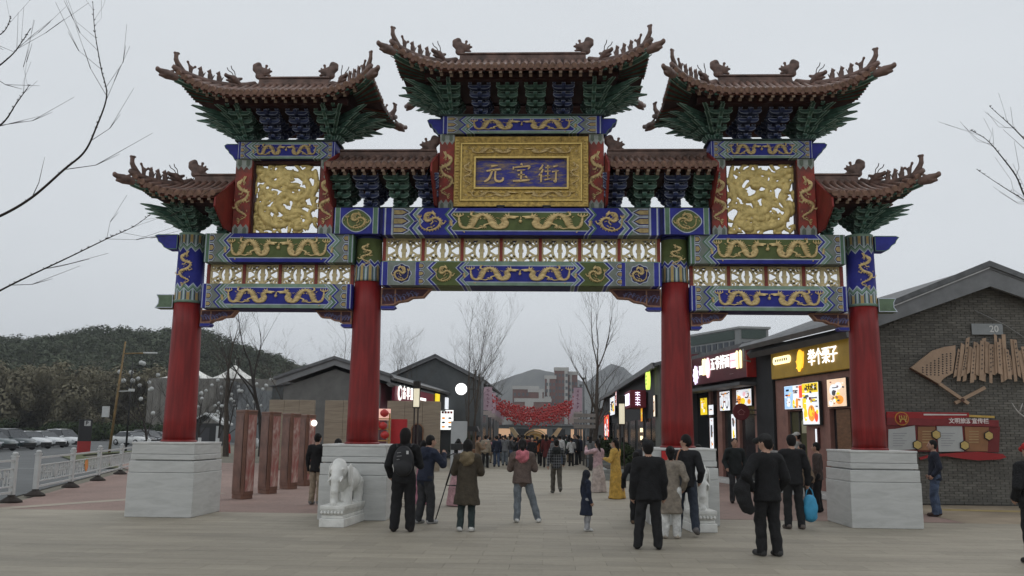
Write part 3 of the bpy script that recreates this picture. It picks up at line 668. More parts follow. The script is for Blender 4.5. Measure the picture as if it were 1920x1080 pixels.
# ================================================================ ridge animals (glazed ceramic), grown as single skins
def sdf_me(name, build, vox=.012, m=None):
    s = SDF(); build(s); return s.mesh(name, m or ridge_m, vox)
def _chiwen(s):                                                 # dragon swallowing the ridge, curled tail; faces +x
    s.cone((-.02, 0, .04), (.0, 0, .2), .11, .10, flat=.6); s.ball((.1, 0, .14), (.12, .06, .09)); s.cone((.1, 0, .2), (.24, 0, .17), .05, .03)
    s.cone((.1, 0, .07), (.22, 0, .05), .04, .025); s.chain([(-.03, 0, .16), (-.10, 0, .24), (-.12, 0, .32), (-.07, 0, .36), (-.03, 0, .32)], [.11, .10, .08, .07, .05], 0, .6)
    s.cone((.10, 0, .2), (.12, 0, .30), .03, .026); s.ball((.125, 0, .33), .036); s.cone((.17, 0, .2), (.2, 0, .25), .03, .02)
CHIWEN = sdf_me('ridge_dragon', _chiwen, .014)
def _fig(s):                                                    # small seated beast
    s.cone((0, 0, 0), (0, 0, .1), .045, .04); s.ball((.03, 0, .17), .04); s.cone((.03, 0, .17), (.085, 0, .165), .025, .015); s.cone((.03, .02, .2), (.02, .03, .235), .014, .006)
    s.cone((.03, -.02, .2), (.02, -.03, .235), .014, .006); s.cone((.05, 0, .0), (.05, 0, .1), .02, .024); s.cone((-.04, 0, .03), (-.09, 0, .13), .018, .012); s.cone((0, 0, .1), (.03, 0, .15), .035, .03)
FIG = sdf_me('ridge_beast', _fig, .011)
def _horn(s):                                                   # horned dragon head
    s.cone((-.12, 0, .02), (0, 0, .1), .08, .09); s.cone((0, 0, .11), (.2, 0, .13), .075, .04); s.cone((.02, 0, .04), (.17, 0, .03), .04, .025); s.ball((.2, 0, .16), .03)
    s.cone((-.06, 0, .1), (-.2, 0, .18), .06, .03)
HORN_ME = sdf_me('hip_dragon_head', _horn, .013)
_mb = MB()
for sy in (-1, 1): _mb.tube(spline([(-.02, sy*.03, .17), (.02, sy*.05, .26), (.10, sy*.07, .30), (.13, sy*.08, .36)], 4), [.010]*13, 5)
HORNS = _mb.mesh('thin_horns', mat('wire_horn', (.06, .045, .04), .5))
def _fin(s):                                                    # upswept tail at the very corner, with a small winged rider
    s.chain([(-.08, 0, -.04), (.03, 0, .08), (.10, 0, .2), (.11, 0, .30), (.08, 0, .37)], [.085, .075, .06, .05, .04], 0, .7); s.ball((.06, 0, .385), (.05, .03, .03)); s.ball((.14, 0, .37), (.04, .03, .035)); s.cone((.1, 0, .32), (.14, 0, .37), .03, .03)
FIN = sdf_me('corner_finial', _fin, .013)
def _wing(s):
    s.cone((0, 0, 0), (0, 0, .13), .04, .045); s.cone((0, 0, .1), (-.09, 0, .17), .035, .02); s.cone((0, 0, .1), (.07, 0, .22), .035, .02); s.ball((-.1, 0, .18), .03); s.ball((.08, 0, .24), .03)
WING = sdf_me('winged_beast', _wing, .012)
def _beamhead(s):                                               # dragon head closing the corner beam, snout to +x
    s.cone((-.15, 0, 0), (.05, 0, 0), .085, .1); s.cone((.05, 0, .02), (.26, 0, .04), .085, .045); s.cone((.05, 0, -.04), (.2, 0, -.06), .06, .03); s.ball((.26, 0, .07), .04); s.cone((-.02, 0, .06), (-.12, 0, .15), .045, .02)
BHEAD = sdf_me('corner_beam_head', _beamhead, .014)
drip_me = MB().prism([(-.07, .035), (.07, .035), (.065, -.02), (.03, -.07), (0, -.09), (-.03, -.07), (-.065, -.02)], -.012, .012, 'y', 0).mesh('drip_tile', tile_m)
disc_m = mat('tile_end_disc', (.25, .145, .105), .42, .3, 9, .3, dirt=(.1, .06, .04))

def make_roof(x0, x1, b, ze, zr, rl, rr, lift, hipL, hipR, name):
    """x0..x1 eave line, half depth b, eave height ze, ridge height zr from rl to rr; hip ends sweep up at the corners"""
    cx = (x0+x1)/2; root = None
    def edge(s, right): return (x1+(rr-x1)*s if hipR else x1) if right else (x0+(rl-x0)*s if hipL else x0)
    prof = lambda s: ze+(zr-ze)*(.62*s+.38*s*s)
    def sweep(x, s):
        t = 0
        for right, hip in ((0, hipL), (1, hipR)):
            if not hip: continue
            e = edge(s, right); c = (rr-.15 if right else rl+.15); c = min(c, x1-1.15) if right else max(c, x0+1.15)
            c = c+(e-c)*.0; q = (x-c)/(e-c) if abs(e-c) > 1e-5 else 0
            if q > 0: t = max(t, q)
        return t
    def front(x, s, sd):
        t = sweep(x, s)*(1-s)**.8
        return Vector((x, sd*b*(1-s)*(1+.06*t**3), prof(s)+lift*t**2.3))
    def side(v, s, right):
        e = edge(s, right); t = (.84+.16*v*v)*(1-s)**.8
        xx = e+(.06*(1 if right else -1))*t**3*0
        return Vector((xx, v*b*(1-s)*(1+.06*t**3), prof(s)+lift*t**2.3))
    # shell: top surface with thickness
    mb = MB(); nu, ns = 36, 8
    def sheet(fn, U, flip):
        T = [[fn(u, s/ns) for u in U] for s in range(ns+1)]; B = [[p-Vector((0, 0, .07)) for p in r_] for r_ in T]; k = len(U)
        for G, mi in ((T, 0), (B, 1)):
            vs = [p for r_ in G for p in r_]; mb.add(vs, [(i*k+j, i*k+j+1, (i+1)*k+j+1, (i+1)*k+j) for i in range(ns) for j in range(k-1)], mi, True)
        mb.add(T[0]+B[0], [(j, j+1, k+j+1, k+j) for j in range(k-1)], 1)
        for c in (0, k-1): mb.add([r_[c] for r_ in T]+[r_[c] for r_ in B], [(i, i+1, ns+2+i, ns+1+i) for i in range(ns)], 1)
    for sd in (-1, 1):
        sheet(lambda u, s: front(edge(s, 0)+(edge(s, 1)-edge(s, 0))*u, s, sd), np.linspace(0, 1, nu), sd)
    for right, hip in ((0, hipL), (1, hipR)):
        if hip: sheet(lambda v, s: side(v, s, right), np.linspace(-1, 1, 14), 1)
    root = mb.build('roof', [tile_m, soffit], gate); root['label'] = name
    # rows of barrel tiles with round ends, drip tiles between
    def row(fn, smax, ax):
        S_ = np.linspace(-.015, smax, 6); P = [fn(max(0, s))+(fn(0)-fn(.05))*(-s/.05 if s < 0 else 0)+Vector((0, 0, .018)) for s in S_]
        m_ = MB().tube(P, .058, 7, 0, True, up=(0, 0, 1))
        d = (P[0]-P[1]).normalized(); q0 = P[0]-Vector((0, 0, .016)); m_.tube([q0, q0+d*.022], [.066, .060], 12, 1, False)
        m_.build('roof_tile', [tile_m, disc_m], root, fix=False)
    step = .150; n = int((x1-x0-.1)/step); st = (x1-x0-.1)/n
    back = MB()
    for i in range(n+1):
        x = x0+.05+i*st
        smax = 1.
        if hipL and x < rl: smax = min(smax, (x-x0)/(rl-x0))
        if hipR and x > rr: smax = min(smax, (x1-x)/(x1-rr))
        smax = max(.06, min(.97, smax))
        row(lambda s: front(x, s, -1), smax, 0)
        back.tube([front(x, s, 1)+Vector((0, 0, .018)) for s in np.linspace(0, smax, 4)], .058, 5)
        if i < n:
            p = front(x+st/2, 0, -1); q = front(x+st/2+.02, 0, -1)-front(x+st/2-.02, 0, -1)
            o = place('drip_tile', drip_me, root, p+Vector((0, -.015, -.015)), (R(12), -math.atan2(q.z, q.x), 0))
    for right, hip in ((0, hipL), (1, hipR)):
        if not hip: continue
        m_ = int(2*b/.16)
        for i in range(1, m_):
            v = -1+2*i/m_; sm = max(.06, 1-abs(v)*1.0)
            # straight up the hip end: y constant
            yy = v*b
            def fs(s, yy=yy, right=right):
                w = max(1e-3, b*(1-s)); return side(max(-1, min(1, yy/w)), s, right)
            if v <= .05: row(lambda s: fs(s), max(.06, min(.95, 1-abs(v)-.02)), 1)
            else: back.tube([fs(s)+Vector((0, 0, .018)) for s in np.linspace(0, max(.06, 1-abs(v)-.02), 4)], .058, 5)
    bt = back.build('back_tile_rows', tile_m, root, fix=False); bt['kind'] = 'stuff'
    # rafters under the eave
    raf = MB().box(-.035, .035, 0, .62, -.035, .035, 0).box(-.034, .034, -.004, .0, -.034, .034, 1).mesh('rafter', [rafter_m, rafter_e])
    nr = int((x1-x0-.3)/.21)
    for i in range(nr+1):
        x = x0+.15+i*(x1-x0-.3)/nr; p = front(x, .04, -1)-Vector((0, 0, .125)); q = front(x, .45, -1)-Vector((0, 0, .125))
        o = place('rafter', raf, root, p, (math.atan2(q.z-p.z, q.y-p.y), 0, 0))
        p = front(x, .16, -1)-Vector((0, 0, .20)); o = place('rafter', raf, root, p, (math.atan2(q.z-p.z, q.y-p.y), 0, 0))
    # eave board and purlin
    ends = (x0 if not hipL else x0+.5), (x1 if not hipR else x1-.5)
    for y in (-b*.58, b*.58): MB().box(ends[0]+.1, ends[1]-.1, y-.07, y+.07, ze-.08, ze+.06).build('purlin', mat('purlin_dark', (.05, .014, .012), .8), root)
    MB().tube([front(x, .02, -1)-Vector((0, -.02, .085)) for x in np.linspace(x0+.04, x1-.04, 24)], .022, 4, 0, False).build('eave_board', rafter_m, root)
    # dark boarded core under the slopes
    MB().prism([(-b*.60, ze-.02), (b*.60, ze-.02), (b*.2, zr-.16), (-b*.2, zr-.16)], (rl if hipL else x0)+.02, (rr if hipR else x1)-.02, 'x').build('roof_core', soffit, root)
    # main ridge
    rx0, rx1 = (rl if hipL else x0), (rr if hipR else x1)
    MB().box(rx0, rx1, -.10, .10, zr-.1, zr+.05).box(rx0, rx1, -.065, .065, zr+.05, zr+.14).box(rx0, rx1, -.09, .09, zr+.14, zr+.19).build('main_ridge', ridge_m, root, bevel=.015)
    return root, front, side, prof
def hip_dress(root, front, side, right, x_corner, r_end, zr, b, n_fig=3, chi=True):
    """hip ridges to the two corners of one end, with their file of animals"""
    sx = 1 if right else -1
    for sd in (-1, 1):
        P = [side(sd, s, right)+Vector((0, 0, .05)) for s in np.linspace(.95, 0, 9)]
        d = (P[-1]-P[-2]).normalized(); ext = P+[P[-1]+d*.10+Vector((0, 0, .03))]
        MB().tube(ext, [.075]*9+[.05], 7, 0, True, flat=(1, .8), up=(0, 0, 1)).build('hip_ridge', ridge_m, root)
        yaw = math.atan2(d.y, d.x)
        def at(f):
            i = f*(len(P)-1); j = min(len(P)-2, int(i)); return P[j].lerp(P[j+1], i-j)
        o = place('corner_finial', FIN, root, at(.97)+Vector((0, 0, .04)), (0, 0, yaw)).scale = (.9, .9, .86); 
        place('winged_beast', WING, root, at(.84)+Vector((0, 0, .05)), (0, 0, yaw))
        for k in range(n_fig): place('ridge_beast', FIG, root, at(.71-.115*k)+Vector((0, 0, .055)), (0, 0, yaw)).scale = (1.0, 1.0, 1.05)
        h = place('hip_dragon_head', HORN_ME, root, at(.30)+Vector((0, 0, .05)), (0, 0, yaw)); place('thin_horns', HORNS, h)
        # corner beam under the tiles: green with a pale edge, closed by a dragon head
        Q = [side(sd, s, right)-Vector((0, 0, .16)) for s in (.45, .3, .15, 0)]; e = Q[-1]+d*.05
        MB().tube(Q+[e], .075, 4, 0, False, up=(0, 0, 1)).build('corner_beam', br_g, root)
        for w in (-1, 1):
            off = Vector((-d.y, d.x, 0)).normalized()*w*.075
            MB().tube([q+off+Vector((0, 0, .05)) for q in Q], .013, 4, 0, False).tube([q+off-Vector((0, 0, .05)) for q in Q], .013, 4, 0, False).build('beam_edge', br_rim, root)
        place('beam_dragon_head', BHEAD, root, e+d*.12, (0, 0, yaw))
        # fan of flying rafters under the swept corner
        for k in range(9):
            f = k/9; a = front(x_corner-sx*(.15+.95*f), .03, sd)-Vector((0, 0, .115)); c = front(x_corner-sx*(1.15+.35*f), .42, sd)-Vector((0, 0, .12))
            if sd < 0: MB().tube([a, c], .034, 4, 0, False, up=(0, 0, 1)).build('fan_rafter', br_g if k % 2 else rafter_m, root)
            f2 = .12+.8*f; a = side(sd*(1-f2*.9), -.02, right)-Vector((0, 0, .10)); c = side(sd*(1-f2*.95)*.8, .42, right)-Vector((0, 0, .12))
            MB().tube([a, c], .034, 4, 0, False, up=(0, 0, 1)).build('fan_rafter', br_g if k % 2 else rafter_m, root)
    if chi: place('ridge_dragon', CHIWEN, root, (r_end-sx*.02, 0, zr+.03), (0, 0, math.pi if right else 0)).scale = (1.0, 1.0, .86)
# centre
rt, fr, sd_, pf_ = make_roof(-2.72, 2.72, 1.42, 9.53, 10.24, -1.45, 1.45, .42, True, True, 'tall middle roof with steeply upturned corners')
for right in (0, 1): hip_dress(rt, fr, sd_, right, 2.72 if right else -2.72, 1.45 if right else -1.45, 10.42, 1.42)
for x, me in ((-.93, BR_B), (-.31, BR_G), (.31, BR_G), (.93, BR_B)): bset(me, x, 8.86, 1, 1.0)
bset(BR_C, 1.60, 8.86); bset(BR_C, -1.60, 8.86, -1)
# sides
for sg in (-1, 1):
    a, b_ = sorted((sg*3.22, sg*7.40)); ra, rb = sorted((sg*4.45, sg*6.10))
    rt, fr, sd_, pf_ = make_roof(a, b_, 1.42, 8.96, 9.68, ra, rb, .44, True, True, 'side roof with upturned corners and a row of ridge beasts')
    for right in (0, 1): hip_dress(rt, fr, sd_, right, b_ if right else a, rb if right else ra, 9.85, 1.42)
    for dx in (-.33, .33): bset(BR_B, sg*5.31+dx, 8.27, 1, 1.0)
    bset(BR_C, 6.27*sg, 8.27, sg); bset(BR_C, 4.35*sg, 8.27, -sg)
board_m = mat('gable_board_red', (.22, .025, .02), .6, .25, 3, .1)
for sg in (-1, 1):
    # low outer roof
    a, b_ = sorted((sg*6.50, sg*8.28)); rr_ = sg*7.45
    ra, rb = sorted((sg*6.50, rr_))
    rt, fr, sd_, pf_ = make_roof(a, b_, 1.2, 6.79, 7.36, ra, rb, .36, sg < 0, sg > 0, 'low outer roof over the end column')
    hip_dress(rt, fr, sd_, sg > 0, sg*8.28, rr_, 7.50, 1.2, 3, True)
    bset(BR_C, XO*sg, 6.14, sg, .88); bset(BR_G, sg*6.72, 6.14, 1, .85)
    B = [(-1.22, 6.50), (-1.2, 6.70), (0, 7.46), (1.2, 6.70), (1.22, 6.50), (.6, 6.16), (-.6, 6.16)]
    MB().prism(B, sg*6.475, sg*6.515, 'x').build('gable_board', board_m, rt)
    # low inner roof
    a, b_ = sorted((sg*1.92, sg*4.14))
    rt, fr, sd_, pf_ = make_roof(a, b_, 1.2, 7.42, 7.93, a, b_, 0, False, False, 'low straight roof between the middle and side frames')
    for x, me in ((2.05, BR_B), (2.70, BR_G), (3.37, BR_B), (4.0, BR_G)): bset(me, sg*x, 6.70, 1, 1.12)
    B = [(-1.22, 7.26), (-1.2, 7.46), (0, 8.06), (1.2, 7.46), (1.22, 7.26), (.5, 6.72), (-.5, 6.72)]
    for x in (1.88, 4.16): MB().prism(B, sg*x-.02, sg*x+.02, 'x').build('gable_board', board_m, rt)
    place('ridge_dragon', CHIWEN, rt, (sg*2.06, 0, 8.10), (0, 0, 0 if sg > 0 else math.pi)).scale = (1, 1, .86)
    MB().box(min(sg*1.9, sg*4.1), max(sg*1.9, sg*4.1), -.36, .36, 6.67, 6.70).build('cap_board', MATS['cap_dark'], gate)
# ================================================================ ground
def island_mat(name, col, rough=.75, var=.25, bump=.2, obj=False):
    """stone pieces that each differ a little in tone, with stains running across them"""
    m, nt, b = _new(name); N, L = nt.nodes, nt.links
    src = N.new('ShaderNodeObjectInfo').outputs['Random'] if obj else N.new('ShaderNodeNewGeometry').outputs['Random Per Island']
    r = N.new('ShaderNodeValToRGB'); c = Vector(col)
    r.color_ramp.elements[0].color = (*(c*(1-var)), 1); r.color_ramp.elements[1].color = (*(c*(1+var*.8)), 1); L.new(src, r.inputs[0])
    ge = N.new('ShaderNodeNewGeometry'); n = N.new('ShaderNodeTexNoise'); n.inputs['Scale'].default_value = 1.1; n.inputs['Detail'].default_value = 9; n.inputs['Roughness'].default_value = .7
    mp = N.new('ShaderNodeMapping'); mp.inputs['Scale'].default_value = (.22, 1., 1.); L.new(ge.outputs['Position'], mp.inputs['Vector']); L.new(mp.outputs[0], n.inputs['Vector']); mr = N.new('ShaderNodeMapRange'); mr.inputs['From Min'].default_value = .3; mr.inputs['From Max'].default_value = .7; mr.inputs['To Min'].default_value = .74; mr.inputs['To Max'].default_value = 1.14
    L.new(n.outputs[0], mr.inputs['Value']); cc = N.new('ShaderNodeCombineColor'); [L.new(mr.outputs[0], cc.inputs[i]) for i in range(3)]
    mx = N.new('ShaderNodeMix'); mx.data_type = 'RGBA'; mx.blend_type = 'MULTIPLY'; mx.inputs['Factor'].default_value = 1; L.new(r.outputs[0], mx.inputs['A']); L.new(cc.outputs[0], mx.inputs['B'])
    v = N.new('ShaderNodeTexVoronoi'); v.inputs['Scale'].default_value = 2.3; L.new(ge.outputs['Position'], v.inputs['Vector']); v2 = N.new('ShaderNodeMapRange'); v2.inputs['From Min'].default_value = .03; v2.inputs['From Max'].default_value = .06; v2.inputs['To Min'].default_value = .78; v2.inputs['To Max'].default_value = 1.; L.new(v.outputs['Distance'], v2.inputs['Value'])
    n4 = N.new('ShaderNodeTexNoise'); n4.inputs['Scale'].default_value = 14; n4.inputs['Detail'].default_value = 6; L.new(ge.outputs['Position'], n4.inputs['Vector']); m4 = N.new('ShaderNodeMapRange'); m4.inputs['To Min'].default_value = .82; m4.inputs['To Max'].default_value = 1.16; L.new(n4.outputs[0], m4.inputs['Value'])
    ml = N.new('ShaderNodeMath'); ml.operation = 'MULTIPLY'; L.new(v2.outputs[0], ml.inputs[0]); L.new(m4.outputs[0], ml.inputs[1]); c5 = N.new('ShaderNodeCombineColor'); [L.new(ml.outputs[0], c5.inputs[i]) for i in range(3)]
    m5 = N.new('ShaderNodeMix'); m5.data_type = 'RGBA'; m5.blend_type = 'MULTIPLY'; m5.inputs['Factor'].default_value = 1; L.new(mx.outputs['Result'], m5.inputs['A']); L.new(c5.outputs[0], m5.inputs['B'])
    L.new(m5.outputs['Result'], b.inputs['Base Color']); b.inputs['Roughness'].default_value = rough
    n2 = N.new('ShaderNodeTexNoise'); n2.inputs['Scale'].default_value = 60; L.new(ge.outputs['Position'], n2.inputs['Vector']); bp = N.new('ShaderNodeBump'); bp.inputs['Strength'].default_value = bump; bp.inputs['Distance'].default_value = .004
    L.new(n2.outputs[0], bp.inputs['Height']); L.new(bp.outputs[0], b.inputs['Normal']); MATS[name] = m; return m
def sheet(name, poly, z, m, kind='structure'):
    o = MB().add([(p[0], p[1], z) for p in poly], [tuple(range(len(poly)))]).build(name, m); o['kind'] = kind
    if o.data.polygons[0].normal.z < 0: o.data.flip_normals()
    return o
sheet('ground', [(-3000, -300), (3000, -300), (3000, 5000), (-3000, 5000)], -.035, mat('bare_earth', (.17, .155, .12), .9, .25, .05, .2))
joint_m = mat('joint_sand', (.255, .226, .175), .9, .2, 3)
plaza = sheet('plaza_pavement', [(-26, -40), (26, -40), (26, -1.05), (9.6, -1.05), (9.6, .75), (-12.2, .75), (-12.6, -1.05), (-26, -1.05)], -.012, joint_m)
street = sheet('street_pavement', [(-3.0, .75), (3.4, .75), (5.6, 21), (5.6, 150), (-6.6, 150), (-6.4, 30), (-4.2, 12)], -.010, joint_m)
slab_m = island_mat('buff_granite_slab', (.305, .272, .212), .7, .09, .2, True); slab_s = island_mat('buff_granite_slabs', (.305, .272, .212), .7, .09)
SW, SD = .90, .45
slab_me = MB().box(-SW/2+.0018, SW/2-.0018, -SD/2+.004, SD/2-.004, -.012, 0).mesh('paving_slab', slab_m)
rest = MB(); n_ind = 0; yy = -8.6; row = 0
def inside_plinth(x, y): return abs(y) < .55 and any(abs(abs(x)-q) < .25 for q in (XI, XO))
while yy < 26:
    hw = 3.1+.08*yy if yy > .75 else 26
    x0 = -hw-(row % 2)*SW/2; x = x0
    lim = 6.9+(yy+8.6)*.60
    while x < hw:
        if abs(x-.3) < lim+1.2 and (yy < .75 or -3.2-.1*yy < x < 3.5+.1*yy):
            if n_ind < 295 and abs(x-.3) < lim: place('paving_slab', slab_me, plaza, (x+SW/2, yy, .0005*random.random()-.001)); n_ind += 1
            else: rest.box(x+.0018, x+SW-.0018, yy-SD/2+.004, yy+SD/2-.004, -.012, .0006*random.random()-.001)
        x += SW
    yy += SD; row += 1
o = rest.build('far_paving_slabs', slab_s, plaza, fix=False); o['kind'] = 'stuff'
brick_pave = mat('rose_brick_pavers', (.30, .165, .135), .8, .2, 1.2, .1, detail=8)
def paver_mat():
    m, nt, b = _new('rose_brick_paving'); N, L = nt.nodes, nt.links; ge = N.new('ShaderNodeNewGeometry'); mp = N.new('ShaderNodeMapping'); mp.inputs['Rotation'].default_value = (0, 0, R(45)); L.new(ge.outputs['Position'], mp.inputs['Vector'])
    bt = N.new('ShaderNodeTexBrick'); bt.inputs['Scale'].default_value = 5; bt.inputs['Color1'].default_value = (.31, .205, .17, 1); bt.inputs['Color2'].default_value = (.25, .165, .137, 1); bt.inputs['Mortar'].default_value = (.2, .145, .122, 1); bt.inputs['Mortar Size'].default_value = .03
    L.new(mp.outputs[0], bt.inputs['Vector']); n = N.new('ShaderNodeTexNoise'); n.inputs['Scale'].default_value = .6; n.inputs['Detail'].default_value = 8; L.new(ge.outputs['Position'], n.inputs['Vector'])
    mr = N.new('ShaderNodeMapRange'); mr.inputs['To Min'].default_value = .6; mr.inputs['To Max'].default_value = 1.35; L.new(n.outputs[0], mr.inputs['Value'])
    cc = N.new('ShaderNodeCombineColor'); [L.new(mr.outputs[0], cc.inputs[i]) for i in range(3)]
    mx = N.new('ShaderNodeMix'); mx.data_type = 'RGBA'; mx.blend_type = 'MULTIPLY'; mx.inputs['Factor'].default_value = 1; L.new(bt.outputs[0], mx.inputs['A']); L.new(cc.outputs[0], mx.inputs['B']); L.new(mx.outputs['Result'], b.inputs['Base Color']); b.inputs['Roughness'].default_value = .8
    return m
pm = paver_mat()
sheet('brick_pavement', [(-13.6, -1.05), (-2.9, .75), (-4.1, 12), (-6.3, 30), (-8, 30), (-24, 30), (-17.8, 20), (-12.3, 2.2)], -.006, pm)
sheet('brick_pavement', [(3.3, .75), (9.6, .75), (9.7, 5.0), (7.3, 21), (5.5, 21)], -.006, pm)
sheet('brick_pavement', [(9.6, -1.05), (26, -1.05), (26, 5.9), (9.6, 5.9)], -.006, mat('warm_side_pavers', (.31, .25, .18), .8, .2, .8, .1))
sheet('tactile_paving', [(10.6, 4.0), (26, 2.2), (26, 2.8), (10.6, 4.6)], -.002, mat('yellow_tactile', (.38, .29, .13), .8, .2, 3))
sheet('pale_paving_stripe', [(-12.6, -.6), (-12.1, -.8), (-8.6, 6.5), (-9.0, 6.7)], -.002, mat('pale_stripe', (.36, .31, .25), .8, .15, 2))
asph = mat('car_park_asphalt', (.115, .12, .12), .85, .18, .35, .15, detail=9)
sheet('car_park', [(-12.45, -2), (-12.9, 2.4), (-18.4, 20), (-30, 38), (-33, 60), (-45, 130), (-140, 130), (-140, -2)], -.010, asph)
sheet('lawn_strip', [(-18.6, 21), (-30, 39), (-32.2, 60), (-33.5, 60), (-31.6, 39), (-20, 21)], .05, mat('winter_grass', (.10, .11, .045), .9, .35, 3, .4))
sheet('white_road_line', [(-36, 20), (-20.5, 20.4), (-20.5, 20.55), (-36, 20.15)], -.006, mat('road_paint', (.45, .46, .45), .7, .2, 4))
# kerb of the lawn strip
k = MB()
# ================================================================ buildings
grey_tile = mat('grey_roof_tile', (.13, .135, .14), .7, .25, 3, .2); fascia = mat('grey_fascia', (.18, .185, .19), .6, .15, 2, .05); fascia_d = mat('dark_gutter', (.09, .092, .095), .6, .15, 2)
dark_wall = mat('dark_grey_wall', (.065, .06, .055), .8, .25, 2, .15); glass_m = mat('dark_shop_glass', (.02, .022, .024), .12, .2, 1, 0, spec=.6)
terra = mat('terracotta_cladding', (.29, .15, .12), .6, .2, 2, .05); wood_br = mat('brown_timber', (.2, .10, .05), .6, .25, 4, .1, stretch=(1, 1, 4))
def brick_m():
    m = island_mat('grey_brick', (.135, .128, .112), .85, .22, .3); return m
brk = brick_m(); mortar = mat('brick_mortar', (.095, .09, .079), .9, .2, 4)
ANG = .15; O = Vector((9.5, 6.0, 0))
def fw_(x, y, z=0): return O+Vector((math.cos(ANG)*x-math.sin(ANG)*y, math.sin(ANG)*x+math.cos(ANG)*y, z))

# ---- corner shop: brick gable to the square, shop front along the street
shop = thing('brick_shop', 'single-storey grey brick shop with wide gable roof beside the archway', 'building', O, 0)
gw = MB().prism([(0, 0), (7, 0), (7, 4.85), (3.42, 6.1), (0, 4.75)], .06, .3, 'y').build('gable_wall', mortar, shop)
b_ = MB(); rr = random.Random(5); z = .02; i = 0
while z < 6.0:
    x = -.125*(i % 2)
    top = lambda xx: 4.75+1.35*xx/3.42 if xx < 3.42 else 6.1-1.25*(xx-3.42)/3.58
    while x < 5.6:
        a, c = max(0, x), x+.24
        if z+.055 < min(top(a), top(c)): b_.box(a+.004, c-.004, .06-.012-rr.random()*.006, .07, z, z+.056)
        x += .25
    z += .068; i += 1
o = b_.build('brick_courses', brk, gw, fix=False); o['kind'] = 'stuff'
# return wall and shop front, built in the shop-front frame
sf = bpy.data.objects.new('shop_front', MB().box(0, .12, .05, .4, 0, 4.75).mesh('shop_front', terra)); COL.objects.link(sf); sf.parent = shop; sf.rotation_euler = (0, 0, ANG)
def sfb(name, m, x0, x1, y0, y1, z0, z1, bev=.01): return MB().box(x0, x1, y0, y1, z0, z1).build(name, m, sf, bevel=bev)
sfb('pier', terra, 0, .25, .4, .95, 0, 3.7); sfb('pier', terra, 0, .25, 2.3, 3.95, 0, 3.7); sfb('pier', terra, 0, .25, 5.35, 6.3, 0, 3.7)
sfb('lintel', terra, 0, .25, .95, 2.3, 2.62, 3.7); sfb('lintel', terra, 0, .25, 3.95, 5.35, 2.62, 3.7); sfb('sill_wall', terra, 0, .25, .95, 2.3, 0, 1.25)
sfb('shop_window', glass_m, .14, .17, .95, 2.3, 1.25, 2.62); sfb('menu_board', wood_br, .02, .10, 1.05, 1.9, 1.3, 2.6)
dr = sfb('glass_door', mat('olive_door_glass', (.10, .10, .05), .25, .2, 2), .12, .16, 4.0, 5.3, .15, 2.6)
for y in (3.97, 4.65, 5.32): MB().box(.08, .2, y-.03, y+.03, .15, 2.62).build('door_frame', dark_wall, dr)
MB().box(.10, .12, 4.15, 4.5, 1.9, 2.3).build('door_notice', mat('cream_paper', (.5, .48, .32), .6), dr)
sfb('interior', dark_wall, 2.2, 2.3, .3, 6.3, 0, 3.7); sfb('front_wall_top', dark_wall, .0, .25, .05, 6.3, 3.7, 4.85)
sfb('dark_pier', mat('charcoal_wall', (.022, .023, .025), .7, .2, 2, .1), -.1, .4, 6.3, 7.85, 0, 5.0)
sfb('stone_step', cap_m, -.75, .0, .3, 6.3, 0, .15, .02)
# roof: two slopes, deep grey bargeboard
def slope(P, t, name, m, par):
    P = [Vector(p) for p in P]; n = (P[1]-P[0]).cross(P[2]-P[0]).normalized()*t
    return MB().add(P+[p-n for p in P], [(0,1,2,3), (7,6,5,4), (0,4,5,1), (1,5,6,2), (2,6,7,3), (3,7,4,0)]).build(name, m, par)
ze, zr_ = 5.02, 6.60
e0 = Vector((-.62, -.42, ze)); e1 = fw_(-.72, 7.5, ze)-O; r0 = Vector((3.42, -.42, zr_)); r1 = Vector((2.4, 7.5, zr_)); q0 = Vector((7.6, -.42, ze-.05)); q1 = Vector((7.6, 7.5, ze-.05))
rf = slope([e0, r0, r1, e1], .12, 'roof', grey_tile, shop); slope([r0, q0, q1, r1], .12, 'roof', grey_tile, shop)
MB().prism([(-.62, ze-.10), (3.42, zr_-.10), (7.6, ze-.15), (7.6, ze-.55), (3.42, zr_-.62), (-.55, ze-.48)], -.40, -.28, 'y').build('bargeboard', fascia, rf)
MB().prism([(-.68, ze-.02), (3.42, zr_+.10), (7.6, ze-.04), (7.6, ze-.16), (3.42, zr_-.06), (-.66, ze-.14)], -.47, -.27, 'y').build('tile_edge', grey_tile, rf)
MB().prism([(-.68, ze-.16), (3.42, zr_-.08), (3.42, zr_-.115), (-.68, ze-.2)], -.445, -.41, 'y').build('light_cable', mat('cable_pale', (.5, .5, .5), .5), rf)
d0, d1 = e0+Vector((0, .05, 0)), e1
MB().tube([d0+Vector((0, 0, -.06)), d1+Vector((0, 0, -.06))], .13, 4, 0, False, up=(0, 0, 1)).build('gutter', fascia, rf)
MB().tube([d0+Vector((.28, .25, -.30)), d1+Vector((.28, -.1, -.30))], .16, 4, 0, False, up=(0, 0, 1)).build('eave_soffit', fascia_d, rf)
MB().tube([e1+Vector((-.05, -.5, -.15)), e1+Vector((-.05, -.5, -.55)), e1+Vector((.2, -.5, -.6))], .03, 6).build('drain_pipe', mat('pipe_pale', (.35, .35, .34), .4), rf)

